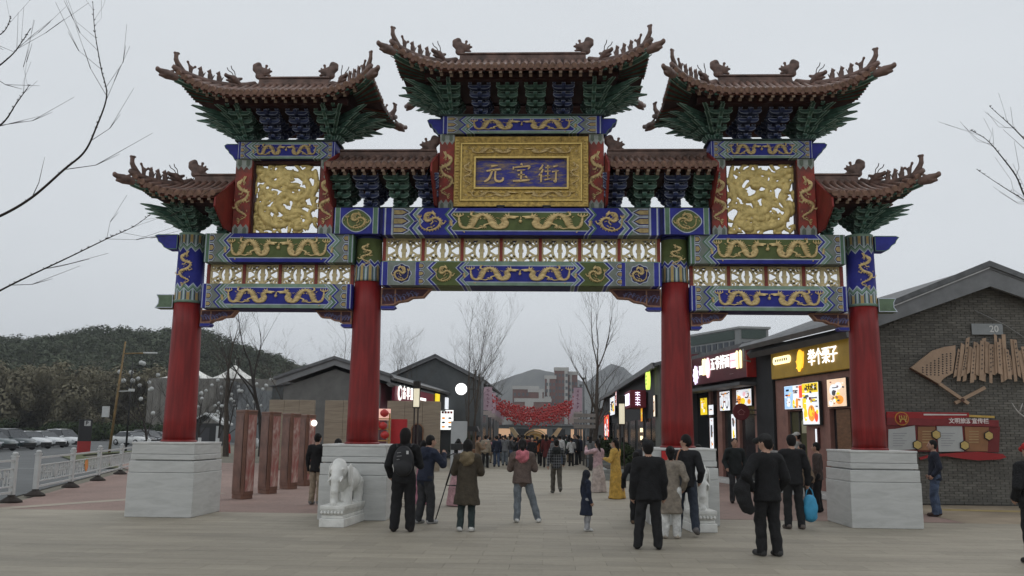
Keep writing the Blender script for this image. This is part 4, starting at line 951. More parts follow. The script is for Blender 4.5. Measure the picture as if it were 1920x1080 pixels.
# ---- noodle shop next door
noodle = thing('noodle_shop', 'dark low shop with lit posters below the long maroon sign', 'building', fw_(0, 7.85), ANG)
def nb(name, m, x0, x1, y0, y1, z0, z1, par=None): return MB().box(x0, x1, y0, y1, z0, z1).build(name, m, par or noodle, bevel=.008)
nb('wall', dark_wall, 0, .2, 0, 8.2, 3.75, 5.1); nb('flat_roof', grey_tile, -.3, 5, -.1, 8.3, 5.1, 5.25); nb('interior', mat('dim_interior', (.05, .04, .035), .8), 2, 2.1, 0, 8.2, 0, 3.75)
for y0, y1 in ((0, .45), (2.05, 2.75), (4.0, 4.55), (5.35, 5.6), (7.6, 8.2)): nb('pier', terra, 0, .22, y0, y1, 0, 3.75)
for y0, y1 in ((.45, 2.05), (2.75, 4.0), (4.55, 5.35), (5.6, 7.6)): nb('shop_window', glass_m, .12, .15, y0, y1, 0.15, 3.75)
nb('awning', fascia_d, -.75, 0, -.1, 8.2, 3.62, 3.74); nb('stone_step', cap_m, -.7, 0, 0, 8.2, 0, .15)
back = MB().box(3, 9, -2, 9, 0, 5.0).build('rear_wall', dark_wall, noodle)

# ---- grey block with flat parapet behind the shops
tw = thing('grey_office_block', 'pale grey four-storey block with striped upper facade rising behind the shops', 'building', (18.9, 66, 0), 0)
MB().prism([(-3.6, 8), (0, 0), (2.8, .4), (2.8, 12), (-3.6, 12)], 0, 11.9, 'z').build('body', mat('pale_concrete', (.24, .25, .25), .8, .1, 1), tw)
gl = mat('office_glass', (.05, .06, .075), .3, .2, 1)
def tw_face(p, q, n, z0, z1, m, name, off=.08):
    p, q = Vector(p), Vector(q); d = (q-p); L_ = d.length; d.normalize(); nn = Vector((d.y, -d.x))
    for i in range(n):
        a = p+d*(L_*(.06+.88*i/n))+nn*off; b = a+d*(L_*.88/n*(.62 if n > 1 else .96))
        MB().add([(a.x, a.y, z0), (b.x, b.y, z0), (b.x, b.y, z1), (a.x, a.y, z1), (a.x-nn.x*.1, a.y-nn.y*.1, z0), (b.x-nn.x*.1, b.y-nn.y*.1, z0), (b.x-nn.x*.1, b.y-nn.y*.1, z1), (a.x-nn.x*.1, a.y-nn.y*.1, z1)], [(0,1,2,3),(4,7,6,5),(0,4,5,1),(1,5,6,2),(2,6,7,3),(3,7,4,0)]).build(name, m, tw)
tw_face((-3.6, 8), (0, 0), 8, 8.2, 10.75, gl, 'window'); tw_face((0, 0), (2.8, .4), 5, 8.2, 10.6, gl, 'window')
tw_face((-3.6, 8), (0, 0), 1, 10.95, 11.8, mat('sign_panel_green', (.06, .085, .075), .6), 'roof_sign_panel'); tw_face((0, 0), (2.8, .4), 1, 10.95, 11.8, MATS['sign_panel_green'], 'roof_sign_panel')
MB().prism([(-3.8, 8.2), (-.05, -.15), (3.0, .25), (3.0, 12.2), (-3.8, 12.2)], 11.9, 12.1, 'z').build('parapet', mat('parapet_grey', (.34, .35, .35), .7, .1, 1), tw)

# ---- long row on the right, eaves running to the end of the street
row = thing('dark_shop_row', 'long dark shop row on the right with one sloping grey roof', 'building', (5.75, 21.2, 0), 0)
slat = mat('charcoal_boarding', (.05, .052, .055), .75, .2, 1, .1, stretch=(1, 6, 1))
MB().box(0, 3.2, 0, 42, 0, 4.9).build('wall', slat, row); MB().box(-.12, .3, -.25, 1.6, 0, 5.0).build('end_pier', mat('grey_pier', (.12, .125, .11), .8, .2, 2, .1), row, bevel=.02)
slope([(-.45, -.5, 4.95), (1.6, -.5, 5.5), (1.6, 43, 5.5), (-.45, 43, 4.95)], .15, 'roof', grey_tile, row); slope([(1.6, -.5, 5.5), (3.7, -.5, 4.95), (3.7, 43, 4.95), (1.6, 43, 5.5)], .15, 'roof', grey_tile, row)
MB().box(-.5, -.38, -.5, 43, 4.72, 4.98).build('gutter', fascia, row)
for i, (y0, y1) in enumerate(((2.2, 3.6), (4.2, 6.2), (7.5, 10.5), (12, 15), (17, 20), (23, 26), (29, 32))): MB().box(-.05, .02, y0, y1, .1, 2.6).build('shop_window', glass_m, row)
for i in range(2):
    for j in range(3): MB().box(-.07, -.04, 8.0+.42*j, 8.0+.42*j+.22, 1.5+.42*i, 1.72+.42*i).build('lit_pane', light_mat('warm_pane', (1, .85, .55), 1.2), row)

# ---- left: gabled shop with the red sign, second gable behind it
lshop = thing('gabled_shop', 'grey gabled shop with deep grey eaves behind the stone screens', 'building', (-7.9, 27, 0), 0)
gwall = mat('grey_render', (.145, .145, .138), .85, .15, 1.5, .1)
MB().prism([(-5.3, 0), (-.2, 0), (-.2, 4.2), (-2.6, 5.0), (-5.3, 4.05)], 0, .3, 'y').build('gable_wall', gwall, lshop)
MB().prism([(-5.6, 4.10), (-2.6, 5.18), (.35, 4.30), (.35, 4.62), (-2.6, 5.50), (-5.6, 4.42)], -.35, -.15, 'y').build('bargeboard', fascia, lshop)
MB().prism([(-5.75, 4.42), (-2.6, 5.50), (.4, 4.62), (.4, 4.76), (-2.6, 5.66), (-5.75, 4.56)], -.45, -.1, 'y').build('tile_edge', grey_tile, lshop)
slope([(-5.7, -.4, 4.5), (-2.6, -.4, 5.6), (-1.6, 24, 5.6), (-4.5, 24, 4.5)], .12, 'roof', grey_tile, lshop); slope([(-2.6, -.4, 5.6), (.45, -.4, 4.68), (1.85, 24, 4.68), (-1.6, 24, 5.6)], .12, 'roof', grey_tile, lshop)
MB().tube([(.45, -.3, 4.55), (1.8, 23, 4.55)], .12, 4, 0, False, up=(0, 0, 1)).build('gutter', fascia, lshop); MB().tube([(.25, -.1, 4.25), (1.6, 23, 4.25)], .14, 4, 0, False, up=(0, 0, 1)).build('eave_soffit', fascia, lshop)
MB().add([(-.2, .05, 0), (1.2, 23, 0), (1.2, 23, 4.3), (-.2, .05, 4.3), (-.5, .05, 0), (.9, 23, 0), (.9, 23, 4.3), (-.5, .05, 4.3)], [(0,1,2,3),(7,6,5,4),(0,4,5,1),(3,2,6,7),(0,3,7,4),(1,5,6,2)]).build('front_wall', mat('maroon_front', (.11, .02, .03), .6, .15, 2), lshop)
MB().box(-5.3, -.6, .3, 20, 0, 4.1).build('rear_wall', gwall, lshop)
for i in range(5):
    y0 = 2+i*4; x = -.2+1.4*(y0/23); MB().box(-.03, .06, 0, 2.6, .1, 2.9).build('shop_window', glass_m, lshop, (x+.03, y0, 0), -.061)
lsh2 = thing('gabled_hall', 'dark slate gable standing behind the red-signed shop', 'building', (-7.4, 44, 0), 0)
dkg = mat('slate_gable', (.095, .102, .104), .85, .15, 1, .1)
MB().prism([(-4.5, 0), (3.3, 0), (3.3, 5.3), (0, 7.0), (-4.5, 4.9)], 0, .3, 'y').build('gable_wall', dkg, lsh2)
MB().prism([(-4.8, 4.85), (0, 7.02), (3.6, 5.2), (3.6, 5.42), (0, 7.28), (-4.8, 5.1)], -.3, -.05, 'y').build('bargeboard', fascia, lsh2)
slope([(-4.9, -.35, 5.1), (0, -.35, 7.3), (0, 22, 7.3), (-4.9, 22, 5.1)], .12, 'roof', grey_tile, lsh2); slope([(0, -.35, 7.3), (3.7, -.35, 5.42), (3.7, 22, 5.42), (0, 22, 7.3)], .12, 'roof', grey_tile, lsh2)
MB().box(2.9, 3.3, .3, 22, 0, 5.2).build('street_wall', dkg, lsh2); MB().box(3.28, 3.34, 1, 6, .2, 3).build('shop_window', glass_m, lsh2); MB().box(3.28, 3.34, 8, 14, .2, 3).build('shop_window', glass_m, lsh2)
MB().box(-12, -4.6, 1, 20, 0, 5.0).build('side_wing', dkg, lsh2); slope([(-12.2, .8, 5.0), (-4.4, .8, 6.2), (-4.4, 20, 6.2), (-12.2, 20, 5.0)], .1, 'roof', grey_tile, lsh2)

# ---- stone screens before the left shop
def stone_mat():
    m, nt, b = _new('striated_stone'); N, L = nt.nodes, nt.links; tc = N.new('ShaderNodeTexCoord'); mp = N.new('ShaderNodeMapping'); mp.inputs['Scale'].default_value = (.7, 1, 7); L.new(tc.outputs['Object'], mp.inputs['Vector'])
    n = N.new('ShaderNodeTexNoise'); n.inputs['Scale'].default_value = 1.6; n.inputs['Detail'].default_value = 9; n.inputs['Distortion'].default_value = .8; L.new(mp.outputs[0], n.inputs['Vector'])
    r = N.new('ShaderNodeValToRGB'); E = r.color_ramp.elements; E[0].position = .3; E[0].color = (.21, .17, .125, 1); E[1].position = .7; E[1].color = (.30, .255, .19, 1); L.new(n.outputs[0], r.inputs[0]); L.new(r.outputs[0], b.inputs['Base Color']); b.inputs['Roughness'].default_value = .85; return m
stn = stone_mat()
for x0, x1, lab in ((-12.5, -10.36, 'tan striated stone screen wall behind the brown poster pillars'), (-9.85, -8.1, 'tan stone screen wall with its end behind a red column'), (-6.9, -4.4, 'tan stone screen wall with an arched dark doorway')):
    w = x1-x0; o = thing('stone_screen', lab, 'wall', ((x0+x1)/2, 22.6, 0))
    nb_ = 3 if w > 2 else 2
    for i in range(nb_):
        for j, (z0, z1) in enumerate(((0, 1.1), (1.1, 2.2), (2.2, 3.22))):
            MB().box(-w/2+w*i/nb_+.004, -w/2+w*(i+1)/nb_-.004, -.14, .14, z0+.003, z1).build('stone_panel', stn, o, bevel=.01)
    if x0 > -7.5:
        ar = [(-.05, .0), (.45, .0), (.45, 1.9)]+[(.2+.25*math.cos(t), 1.9+.25*math.sin(t)) for t in np.linspace(0, math.pi, 9)]+[(-.05, 1.9)]
        MB().prism(ar, -.16, -.13, 'y').build('arched_doorway', glass_m, o)
        MB().ribbon([(-.06, 0), (-.06, 1.9)]+[(.2+.27*math.cos(t), 1.9+.27*math.sin(t)) for t in np.linspace(math.pi, 0, 9)]+[(.46, 0)], .05, -.18, -.13).build('arch_trim', wood_br, o)

MB().tube([(3.1, -.05, 5.35), (3.9, -.05, 4.95), (4.9, -.04, 4.25)], .012, 5).build('wall_cable', mat('grey_cable', (.25, .25, .24), .6), shop)
rn = thing('red_notice', 'small bright red notice on the right inner plinth', 'notice', (3.14, -.815, 1.36), 0); MB().box(-.2, .2, -.012, 0, -.11, .11).build('sheet', mat('notice_red', (.45, .02, .02), .5), rn); MB().box(-.21, .21, -.006, .002, -.12, .12).build('frame', mat('notice_edge', (.2, .02, .02), .5), rn)
# ================================================================ shop signs, lit posters
white_l = light_mat('lit_white_letter', (1, .98, .93), 1.1); warm_l = light_mat('lit_warm_letter', (1, .86, .45), 1.3); yel_l = light_mat('lit_yellow', (1, .55, .04), 1.0)
box_w = light_mat('lightbox_white', (.92, .95, 1), .62); box_y = light_mat('lightbox_yellow', (1, .72, .03), .6); box_b = light_mat('lightbox_blue', (.4, .65, 1), .6); box_r = light_mat('lightbox_red', (1, .10, .05), .55); box_o = light_mat('lightbox_orange', (1, .38, .05), .55)
box_p = light_mat('lightbox_pink', (1, .6, .65), .6); ink_k = mat('print_black', (.03, .03, .03), .6); ink_g = mat('print_grey', (.25, .25, .27), .6); ink_r = mat('print_red', (.4, .03, .03), .6)
YW = -math.pi/2
def sign(name, label, cat, x, y, z, ang=ANG, base=None):
    p = fw_(x, y, z) if base is None else base
    return thing(name, label, cat, p, ang)
def bx(par, name, m, x0, x1, y0, y1, z0, z1, bev=0): return MB().box(x0, x1, y0, y1, z0, z1).build(name, m, par, bevel=bev)
# chestnut shop
s1 = sign('shop_sign', 'olive gold fascia sign with lit white characters and a yellow squirrel', 'sign', -.1, 3.3, 4.22)
bx(s1, 'sign_board', mat('olive_gold_board', (.40, .25, .03), .5, .15, 1.5, emit=.10), -.06, .1, -2.95, 2.92, -.475, .47, .01)
for i, ch in enumerate('举个栗子'): text(ch, .54, white_l, s1, (-.09, -.35-.49*i, -.02), YW, .012, .003, 'lit_character')
pill = MB().prism([(.72*(1 if math.cos(t) > 0 else -1)*.78+.13*math.cos(t)*1.0, .13*math.sin(t)) for t in np.linspace(.01, 2*math.pi+.01, 24, endpoint=False)], -.10, -.05, 'x').build('lit_name_plate', warm_l, s1, (-.02, 1.93, .12))
for i in range(7): bx(pill, 'small_letter', ink_g, -.106, -.10, -.5+.15*i, -.42+.15*i, -.04, .05)
sq = [(.05, .34), (.0, .40), (-.06, .33), (-.1, .2), (-.12, .05), (-.17, .02), (-.13, -.06), (-.12, -.16), (-.17, -.22), (-.1, -.24), (-.06, -.34), (.0, -.24), (.07, -.22), (.11, -.05), (.12, .1), (.14, .22), (.13, .32), (.09, .3)]
MB().prism([(-p[0]*1.7, p[1]*.95) for p in sq], -.12, -.06, 'x').build('squirrel_emblem', yel_l, s1, (0, .48, -.04))
def poster(label, x, y0, y1, z0, z1, base, blots, ang=ANG, P=None, cat='poster'):
    """back-lit poster: glowing panel in a dark frame with printed shapes"""
    yc, zc = (y0+y1)/2, (z0+z1)/2; t = thing('lightbox_poster', label, cat, fw_(x, yc, zc) if P is None else P, ang, 'lit posters on the shop fronts')
    w, h = (y1-y0)/2, (z1-z0)/2; bx(t, 'frame', ink_k, -.03, .06, -w, w, -h, h); bx(t, 'lit_panel', base, -.04, -.02, -w*.95, w*.95, -h*.95, h*.95)
    for i, (m, a, b, c, d) in enumerate(blots):
        ov = [(w*(a+c*math.cos(q)), h*(b+d*math.sin(q))) for q in np.linspace(0, 2*math.pi, 14, endpoint=False)] if m[1] == 'o' else [(w*(a-c), h*(b-d)), (w*(a+c), h*(b-d)), (w*(a+c), h*(b+d)), (w*(a-c), h*(b+d))]
        MB().prism([(-p[0], p[1]) for p in ov], -.045-.001*i, -.03, 'x').build('printed_shape', m[0], t)
    q_ = random.Random(label)                                   # small print and picture fragments
    for i in range(int(16*min(1.6, w*h*4))):
        a, b, c, d = q_.uniform(-.85, .85), q_.uniform(-.85, .85), q_.uniform(.03, .16), q_.uniform(.02, .12); m_ = q_.choice((ink_g, box_o, box_w, box_w, box_y, fan_pr, ink_r, fan_pr))
        nv = q_.choice((4, 5, 7)); ov = [(-w*(a+c*math.cos(k_+i)*q_.uniform(.7, 1.1)), h*(b+d*math.sin(k_+i)*q_.uniform(.7, 1.1))) for k_ in np.linspace(0, 2*math.pi, nv, endpoint=False)]
        MB().prism(ov, -.056-.0012*i, -.03, 'x').build('printed_fragment', m_, t)
    return t
fan_pr = light_mat('print_brown', (.5, .25, .1), .35)
o_, r_ = 'o', 'r'
poster('blue and white lit poster above the chestnut shop door', -.04, 3.9, 5.4, 2.67, 3.47, box_w, [((box_b, r_), -.5, 0, .45, .92), ((ink_r, r_), .2, .35, .2, .04), ((ink_k, r_), .2, .5, .25, .05), ((box_y, o_), 0, -.55, .12, .35), ((box_w, o_), -.5, -.4, .2, .4), ((box_r, r_), .78, .4, .17, .5), ((box_o, o_), .35, -.5, .12, .4), ((ink_k, r_), -.6, .6, .15, .08)])
pt = poster('tall yellow lit poster with roast food beside the door', -.10, 2.67, 3.87, 2.14, 3.5, box_w, [((box_y, r_), 0, .72, .94, .22), ((box_o, o_), .1, -.45, .42, .38), ((box_y, o_), .1, -.4, .25, .2), ((box_r, o_), .65, -.6, .2, .25), ((box_y, o_), -.6, -.5, .22, .3), ((ink_g, r_), -.6, .3, .2, .1), ((ink_g, r_), .4, .25, .4, .03), ((ink_g, r_), .4, .1, .4, .03), ((box_y, r_), -.7, .0, .2, .25)])
text('3大必点', .23, ink_k, pt, (-.056, -.12, .49), YW, .004, .006, 'printed_title')
poster('lit food poster over the wooden menu board', -.05, .98, 2.22, 2.66, 3.52, light_mat('lightbox_peach', (1, .72, .5), .55), [((box_w, o_), -.3, .2, .4, .4), ((box_w, o_), .2, .45, .35, .25), ((box_o, o_), .3, -.5, .4, .3), ((box_y, o_), 0, -.4, .2, .2), ((ink_g, o_), -.25, .0, .2, .2), ((box_w, o_), -.6, -.7, .2, .2), ((ink_g, r_), -.1, .35, .3, .03)])
nl = thing('lit_price_strip', 'narrow lit vertical strip on the terracotta pier', 'sign', fw_(-.05, 3.1, 1.75), ANG); bx(nl, 'frame', mat('maroon_box', (.10, .03, .03), .5), -.02, .06, -.12, .12, -.3, .32); bx(nl, 'lit_panel', box_w, -.03, 0, -.05, .05, -.15, .28)
# noodle shop
s2 = sign('shop_sign', 'long maroon fascia sign with lit white characters and chopstick bars', 'sign', -.45, 11.0, 4.5)
bx(s2, 'sign_board', mat('maroon_board', (.115, .022, .03), .5, .15, 1), 0, .45, -3.2, 3.2, -.58, .56, .01)
bx(s2, 'red_end', mat('bright_red_end', (.42, .025, .02), .5, .12, 2), .0, .46, -3.26, -3.2, -.58, .3)
for i, ch in enumerate('五爷拌面'): text(ch, .56, white_l, s2, (-.03, .42-.56*i, .12), YW, .012, .004, 'lit_character')
text('面', .42, white_l, s2, (-.03, 1.95, -.02), YW, .012, .012, 'lit_character')
for y in (-2.36, -2.72, 1.38, 1.62): MB().prism([(y-.07, -.32), (y+.07, -.32), (y+.09, .3), (y, .36), (y-.09, .3)], -.05, -.01, 'x').build('chopstick_bar', warm_l, s2, (0, 0, .10))
pk = light_mat('lit_rose', (1, .62, .68), 1.0)
MB().prism([(.24*math.cos(t), .42*math.sin(t)) for t in np.linspace(0, 6.28, 18, endpoint=False)], -.05, -.01, 'x').build('bowl_emblem', pk, s2, (0, 1.02, .05))
MB().prism([((.3+.05*math.cos(9*t))*math.cos(t), (.36+.05*math.cos(9*t))*math.sin(t)) for t in np.linspace(0, 6.28, 54, endpoint=False)], -.05, -.01, 'x').build('flower_emblem', light_mat('lit_lilac', (.85, .75, 1), 1.1), s2, (0, 2.65, -.15))
for z in (.27, -.02): bx(s2, 'pink_plate', pk, -.04, 0, -2.15, -1.62, z-.13, z+.13)
text('wu ye ban mian'.upper()[:0] or '——', .2, mat('sign_pale_print', (.4, .3, .3), .5), s2, (-.02, -1.7, -.36), YW, .005, 0, 'small_lettering')
poster('white lit poster with bowls on the noodle shop', -.02, 10.7, 11.9, 2.77, 3.57, box_w, [((ink_g, o_), -.45, -.2, .28, .6), ((box_w, o_), -.45, -.1, .22, .5), ((ink_g, o_), .45, -.2, .28, .6), ((box_w, o_), .45, -.1, .22, .5), ((ink_g, r_), 0, .7, .7, .06)])
poster('pale lit poster of noodle dishes by the round sign', -.02, 8.4, 10.0, 2.9, 3.55, box_w, [((box_o, o_), -.6, -.2, .3, .5), ((box_y, o_), -.1, -.4, .3, .4), ((ink_g, o_), .4, .3, .3, .4), ((box_w, o_), .4, .35, .24, .3), ((box_o, o_), .7, -.5, .2, .3), ((box_p, o_), .1, .4, .2, .3)])
poster('small yellow lit poster at the far shop door', -.02, 13.5, 14.4, 2.65, 3.4, box_y, [((box_w, o_), -.4, .1, .25, .35), ((ink_k, o_), .4, -.2, .12, .15), ((box_w, o_), .1, -.5, .2, .2)])
poster('narrow white lit panel beside the yellow poster', -.02, 12.7, 13.3, 2.64, 3.07, box_w, [((ink_g, r_), 0, .1, .5, .1)])
poster('tall pale lit window strip in the noodle shop', -.02, 10.15, 10.6, 1.5, 2.65, box_w, [((ink_g, o_), 0, .4, .5, .3), ((box_y, o_), 0, -.4, .4, .3)])
poster('tall white lit strip at the far end of the noodle shop', -.02, 12.75, 13.2, .9, 2.55, box_w, [((ink_g, r_), 0, .3, .5, .3)])
disc = thing('hanging_round_sign', 'dark red round hanging sign with a small house mark', 'sign', fw_(-.55, 8.2, 2.66), 0)
MB().lathe([(.30, -.04), (.31, -.03), (.31, .03), (.30, .04)], 28).build('disc', mat('dark_red_disc', (.14, .02, .025), .45, .1, 3), disc, (0, 0, 0), (math.pi/2, 0, 0))
MB().ribbon([(-.14, -.02), (0, .1), (.14, -.02)], .025, -.055, -.04).ribbon([(-.09, -.02), (-.09, -.1), (.09, -.1), (.09, -.02)], .02, -.052, -.04).build('house_mark', mat('pale_red_print', (.4, .16, .16), .5), disc)
bx(disc, 'arm', ink_k, .28, .55, -.02, .02, .05, .09); bx(disc, 'arm', ink_k, .28, .55, -.02, .02, -.12, -.08)
s3 = sign('shop_sign', 'small lit white sign past the maroon fascia', 'sign', -.3, 15.2, 4.85); bx(s3, 'sign_board', MATS['maroon_board'], 0, .3, -.5, .7, -.55, .5); bx(s3, 'lit_panel', white_l, -.03, 0, -.4, .6, -.1, .36); bx(s3, 'lit_strip', warm_l, -.03, 0, -.4, .6, -.4, -.34)
# dark row signs
s4 = thing('shop_sign', 'maroon box sign with lit violet-white writing on the dark row', 'sign', (5.1, 26.8, 3.6), 0)
bx(s4, 'sign_box', mat('crimson_box', (.2, .02, .035), .5, .12, 2), -.25, .55, 0, 3.4, -.45, .45, .01); vl = light_mat('lit_violet', (.86, .8, 1), 1.5)
for i in range(3): bx(s4, 'lit_character', vl, -.29, -.25, .6+.85*i, 1.2+.85*i, -.3, .3)
for z in (.25, .0, -.25):
    k = MB().ribbon([(.0, z+.06), (.24, z+.07)], .035, -.03, 0).ribbon([(.12, z+.1), (.11, z-.1)], .035, -.032, 0).ribbon([(.0, z-.06), (.1, z), (.25, z-.07)], .03, -.034, 0).build('lit_stroke', vl, s4)
s5 = thing('oval_sign', 'lime green lit oval sign on the grey end pier', 'sign', (5.35, 23.4, 4.35), 0)
MB().prism([(.42*math.cos(t), .45*math.sin(t)) for t in np.linspace(0, 6.28, 24, endpoint=False)], -.05, .1, 'x').build('oval', light_mat('lit_lime', (.75, 1, .15), .9), s5)
for z in (.18, 0, -.18): bx(s5, 'printed_mark', mat('print_green', (.06, .15, .04), .5), -.06, -.05, -.12, .12, z-.05, z+.05)
poster('red and white lit shop window far down the dark row', 0, 0, 6, 0, 2.4, box_r, [((box_w, o_), -.4, -.1, .35, .5), ((box_p, o_), .35, -.2, .35, .5), ((ink_k, r_), 0, .0, .05, .7), ((box_w, o_), .4, .5, .2, .2)], 0, Vector((5.55, 56, 2.2)))
poster('white lit shop sign high on the dark row', 0, 0, 5, 0, 1.4, box_w, [((ink_g, o_), -.3, 0, .3, .5), ((box_y, o_), .4, -.2, .3, .5), ((ink_k, r_), .0, .4, .5, .1)], 0, Vector((5.55, 49, 3.9)))
poster('narrow pink lit strip near the lamp post', 0, 0, .9, 0, 1.1, box_p, [((ink_r, r_), 0, 0, .3, .6)], 0, Vector((5.45, 44, 4.3)))
poster('orange lit doorway beside the end pier', 0, 0, .8, 0, .9, box_o, [((box_y, o_), 0, 0, .6, .6)], 0, Vector((5.55, 27.8, 2.9)))
poster('pale lit strip on the end pier beside the red column', 0, 0, .55, 0, 1.0, light_mat('lightbox_cream', (1, .85, .65), .75), [((ink_r, r_), 0, 0, .3, .5)], 0, Vector((5.55, 22.2, 3.1)))
# left shop sign and lightboxes
s6 = thing('shop_sign', 'magenta red shop sign with round emblem and lit white characters', 'sign', (-7.45, 29.5, 3.85), -.06)
bx(s6, 'sign_board', mat('magenta_board', (.24, .015, .04), .5, .12, 1), -.1, .05, -1.6, 9.5, -.42, .42)
MB().lathe([(.40, -.03), (.40, .03)], 20).build('round_emblem', white_l, s6, (.1, -.6, .02), (0, math.pi/2, 0))
MB().lathe([(.27, -.03), (.27, .03)], 16).build('emblem_centre', MATS['magenta_board'], s6, (.112, -.6, .02), (0, math.pi/2, 0))
for i, ch in enumerate('古早豆花'): text(ch, .72, white_l, s6, (.08, .55+1.0*i, .04), math.pi/2, .012, .03, 'lit_character')
for i in range(4): bx(s6, 'small_lit_mark', white_l, .06, .09, 4.9+.5*i, 5.25+.5*i, -.16, .0)
s7 = thing('lit_sign_strip', 'yellow lit sign strip at the end of the red fascia', 'sign', (-6.75, 39.9, 3.8), -.06); bx(s7, 'lit_panel', box_y, 0, .1, -.6, .6, -.5, .5); bx(s7, 'lit_panel', box_w, 0, .1, 3.2, 5.5, -.4, .4); bx(s7, 'backing', ink_k, -.1, 0, -.7, 5.6, -.55, .55)
lb = thing('menu_lightbox', 'big white lit menu box with red heading on the left street', 'sign', (-6.45, 43.5, 2.65), 0)
bx(lb, 'lit_panel', light_mat('menu_white', (.97, 1, .97), .95), -.46, .46, -.1, 0, -.68, .68); bx(lb, 'case', ink_k, -.5, .5, 0, .1, -.72, .72)
for x in (-.4, .4): bx(lb, 'leg', ink_k, x-.03, x+.03, .02, .08, -2.65, -.72)
for i in range(2):
    for j in range(3): MB().prism([(-.22+.45*i+.13*math.cos(t), -.48+.3*j+.07*math.sin(t)) for t in np.linspace(0, 6.28, 9, endpoint=False)], -.106, -.1, 'y').build('printed_dish', ink_g if (i+j) % 2 else MATS['lightbox_orange'], lb)
for i in range(4): bx(lb, 'printed_heading', ink_r, -.36+.2*i, -.2+.2*i, -.106, -.1, .44, .6)
rd = thing('round_lamp_sign', 'glowing white round sign hung on a dark pole', 'sign', (-4.75, 36.0, 4.45), 0)
MB().lathe([(.001, -.06), (.33, -.06), (.36, -.03), (.36, .03), (.33, .06), (.001, .06)], 30).build('lit_disc', light_mat('lit_moon', (1, 1, .99), 1.4), rd, (0, 0, 0), (math.pi/2, 0, 0))
bx(rd, 'bracket', ink_k, .3, .9, -.03, .03, -.04, .04)
MB().tube([(.9, 0, -4.45), (.9, 0, 1.2)], .05, 8).build('pole', ink_k, rd)
# ================================================================ wall fan, number plate, notice board on the brick gable
fan_m = mat('cut_plywood', (.39, .27, .185), .65, .15, 2, .1); fan_d = mat('fan_shadow_and_rivet', (.10, .05, .035), .7)
fan = thing('folding_fan_relief', 'large brown cut-out folding fan with rows of writing on the brick gable', 'wall ornament', (11.65, 5.98, 3.7), 0)
def px6(u, v):                                                  # photograph point on the gable plane, relative to the fan
    d = _fw+_R*((u-960)/F_PX)+_U*((540-v)/F_PX); t = (6.0-CAM.y)/d.y; q = CAM+d*t; return (q.x-11.65, q.z-3.7)
leaf = [px6(*p) for p in ((1705, 690), (1722, 676), (1745, 658), (1768, 651), (1788, 648), (1788, 665), (1783, 700), (1772, 706), (1764, 712), (1758, 721), (1735, 707))]
lf = MB().prism(leaf, -.10, -.02, 'y').build('fan_leaf', fan_m, fan)
MB().prism([(p[0]-.02, p[1]-.025) for p in leaf], -.02, .02, 'y').build('fan_leaf_shadow_board', fan_d, fan)  # dark offset copy of the leaf, standing in for its shadow on the wall
rr = random.Random(4)
for i in range(8):
    u = 1727+i*7.4; v0 = 688-2.6*i*1.6 if i < 5 else 664-1.0*(i-5); v1 = 700+2.0*min(i, 3)-2.5*max(0, i-3)
    k = MB(); v = v0
    while v < v1:
        a, b = px6(u-1.8, v), px6(u+1.8, v+3.2); k.ribbon([(a[0], (a[1]+b[1])/2), (b[0], (a[1]+b[1])/2+.01*rr.uniform(-1, 1))], .016, -.105, -.098).ribbon([((a[0]+b[0])/2, a[1]), ((a[0]+b[0])/2+.012*rr.uniform(-1, 1), b[1])], .014, -.104, -.098); v += 4.4
    o = k.build('written_column', ink_k, lf); o['kind'] = 'stuff'
for i in range(26):
    u = 1791+i*5.6; tilt = (i-10)*.55; t0 = 655-rr.uniform(0, 22)-(8 if 5 < i < 17 else 0); t1 = 698+rr.uniform(0, 22); w = rr.uniform(5.2, 8.5)
    if i % 4 == 2: t0 += 14
    q = [px6(u-w/2-tilt, t0), px6(u+w/2-tilt, t0+rr.uniform(-3, 4)), px6(u+w/2+tilt*.6, t1+rr.uniform(-5, 5)), px6(u-w/2+tilt*.6, t1)]
    yy = -.06-.03*(i % 3); s_ = MB().prism(q, yy-.02, yy, 'y').build('fan_slat', fan_m, fan)
    if i % 3 != 1:
        k = MB(); n = 6
        for j in range(n):
            f = .12+.7*j/n; cx = (q[0][0]+q[1][0])/2*(1-f)+(q[2][0]+q[3][0])/2*f; cz = (q[0][1]+q[1][1])/2*(1-f)+(q[2][1]+q[3][1])/2*f
            k.ribbon([(cx-.025, cz), (cx+.025, cz+.008)], .014, yy-.025, yy-.019).ribbon([(cx, cz-.03), (cx+.006, cz+.03)], .012, yy-.024, yy-.019)
        o = k.build('written_column', ink_k, s_); o['kind'] = 'stuff'
for a, b in (((1758, 720), (1812, 757)), ((1788, 756), (1844, 727))):
    p, q = px6(*a), px6(*b); MB().ribbon([p, q], .085, -.13 if a[0] < 1770 else -.10, -.05 if a[0] < 1770 else -.02).build('guard_stick', fan_m, fan)
MB().lathe([(.05, -.02), (.05, .02)], 12).build('rivet', fan_d, fan, (*px6(1800, 750)[:1], -.14, px6(1800, 750)[1]), (math.pi/2, 0, 0))
pa, pb = px6(1820, 607), px6(1880, 628)
plate = thing('house_number_plate', 'grey metal house number plate reading 20', 'sign', (11.65+(pa[0]+pb[0])/2, 5.99, 3.7+(pa[1]+pb[1])/2), 0)
hw = (pb[0]-pa[0])/2; hh = (pa[1]-pb[1])/2; bx(plate, 'plate', mat('brushed_plate', (.24, .25, .25), .4, .1, 3, metal=.4), -hw, hw, -.03, 0, -hh, hh, .006)
text('20', .26, mat('plate_white', (.6, .6, .58), .5), plate, (hw*.42, -.035, 0), 0, .003, .004)
nbp = thing('notice_board', 'red and tan public notice board with white sheets and gold hexagons', 'notice board', (11.4, 5.97, 1.9), 0)
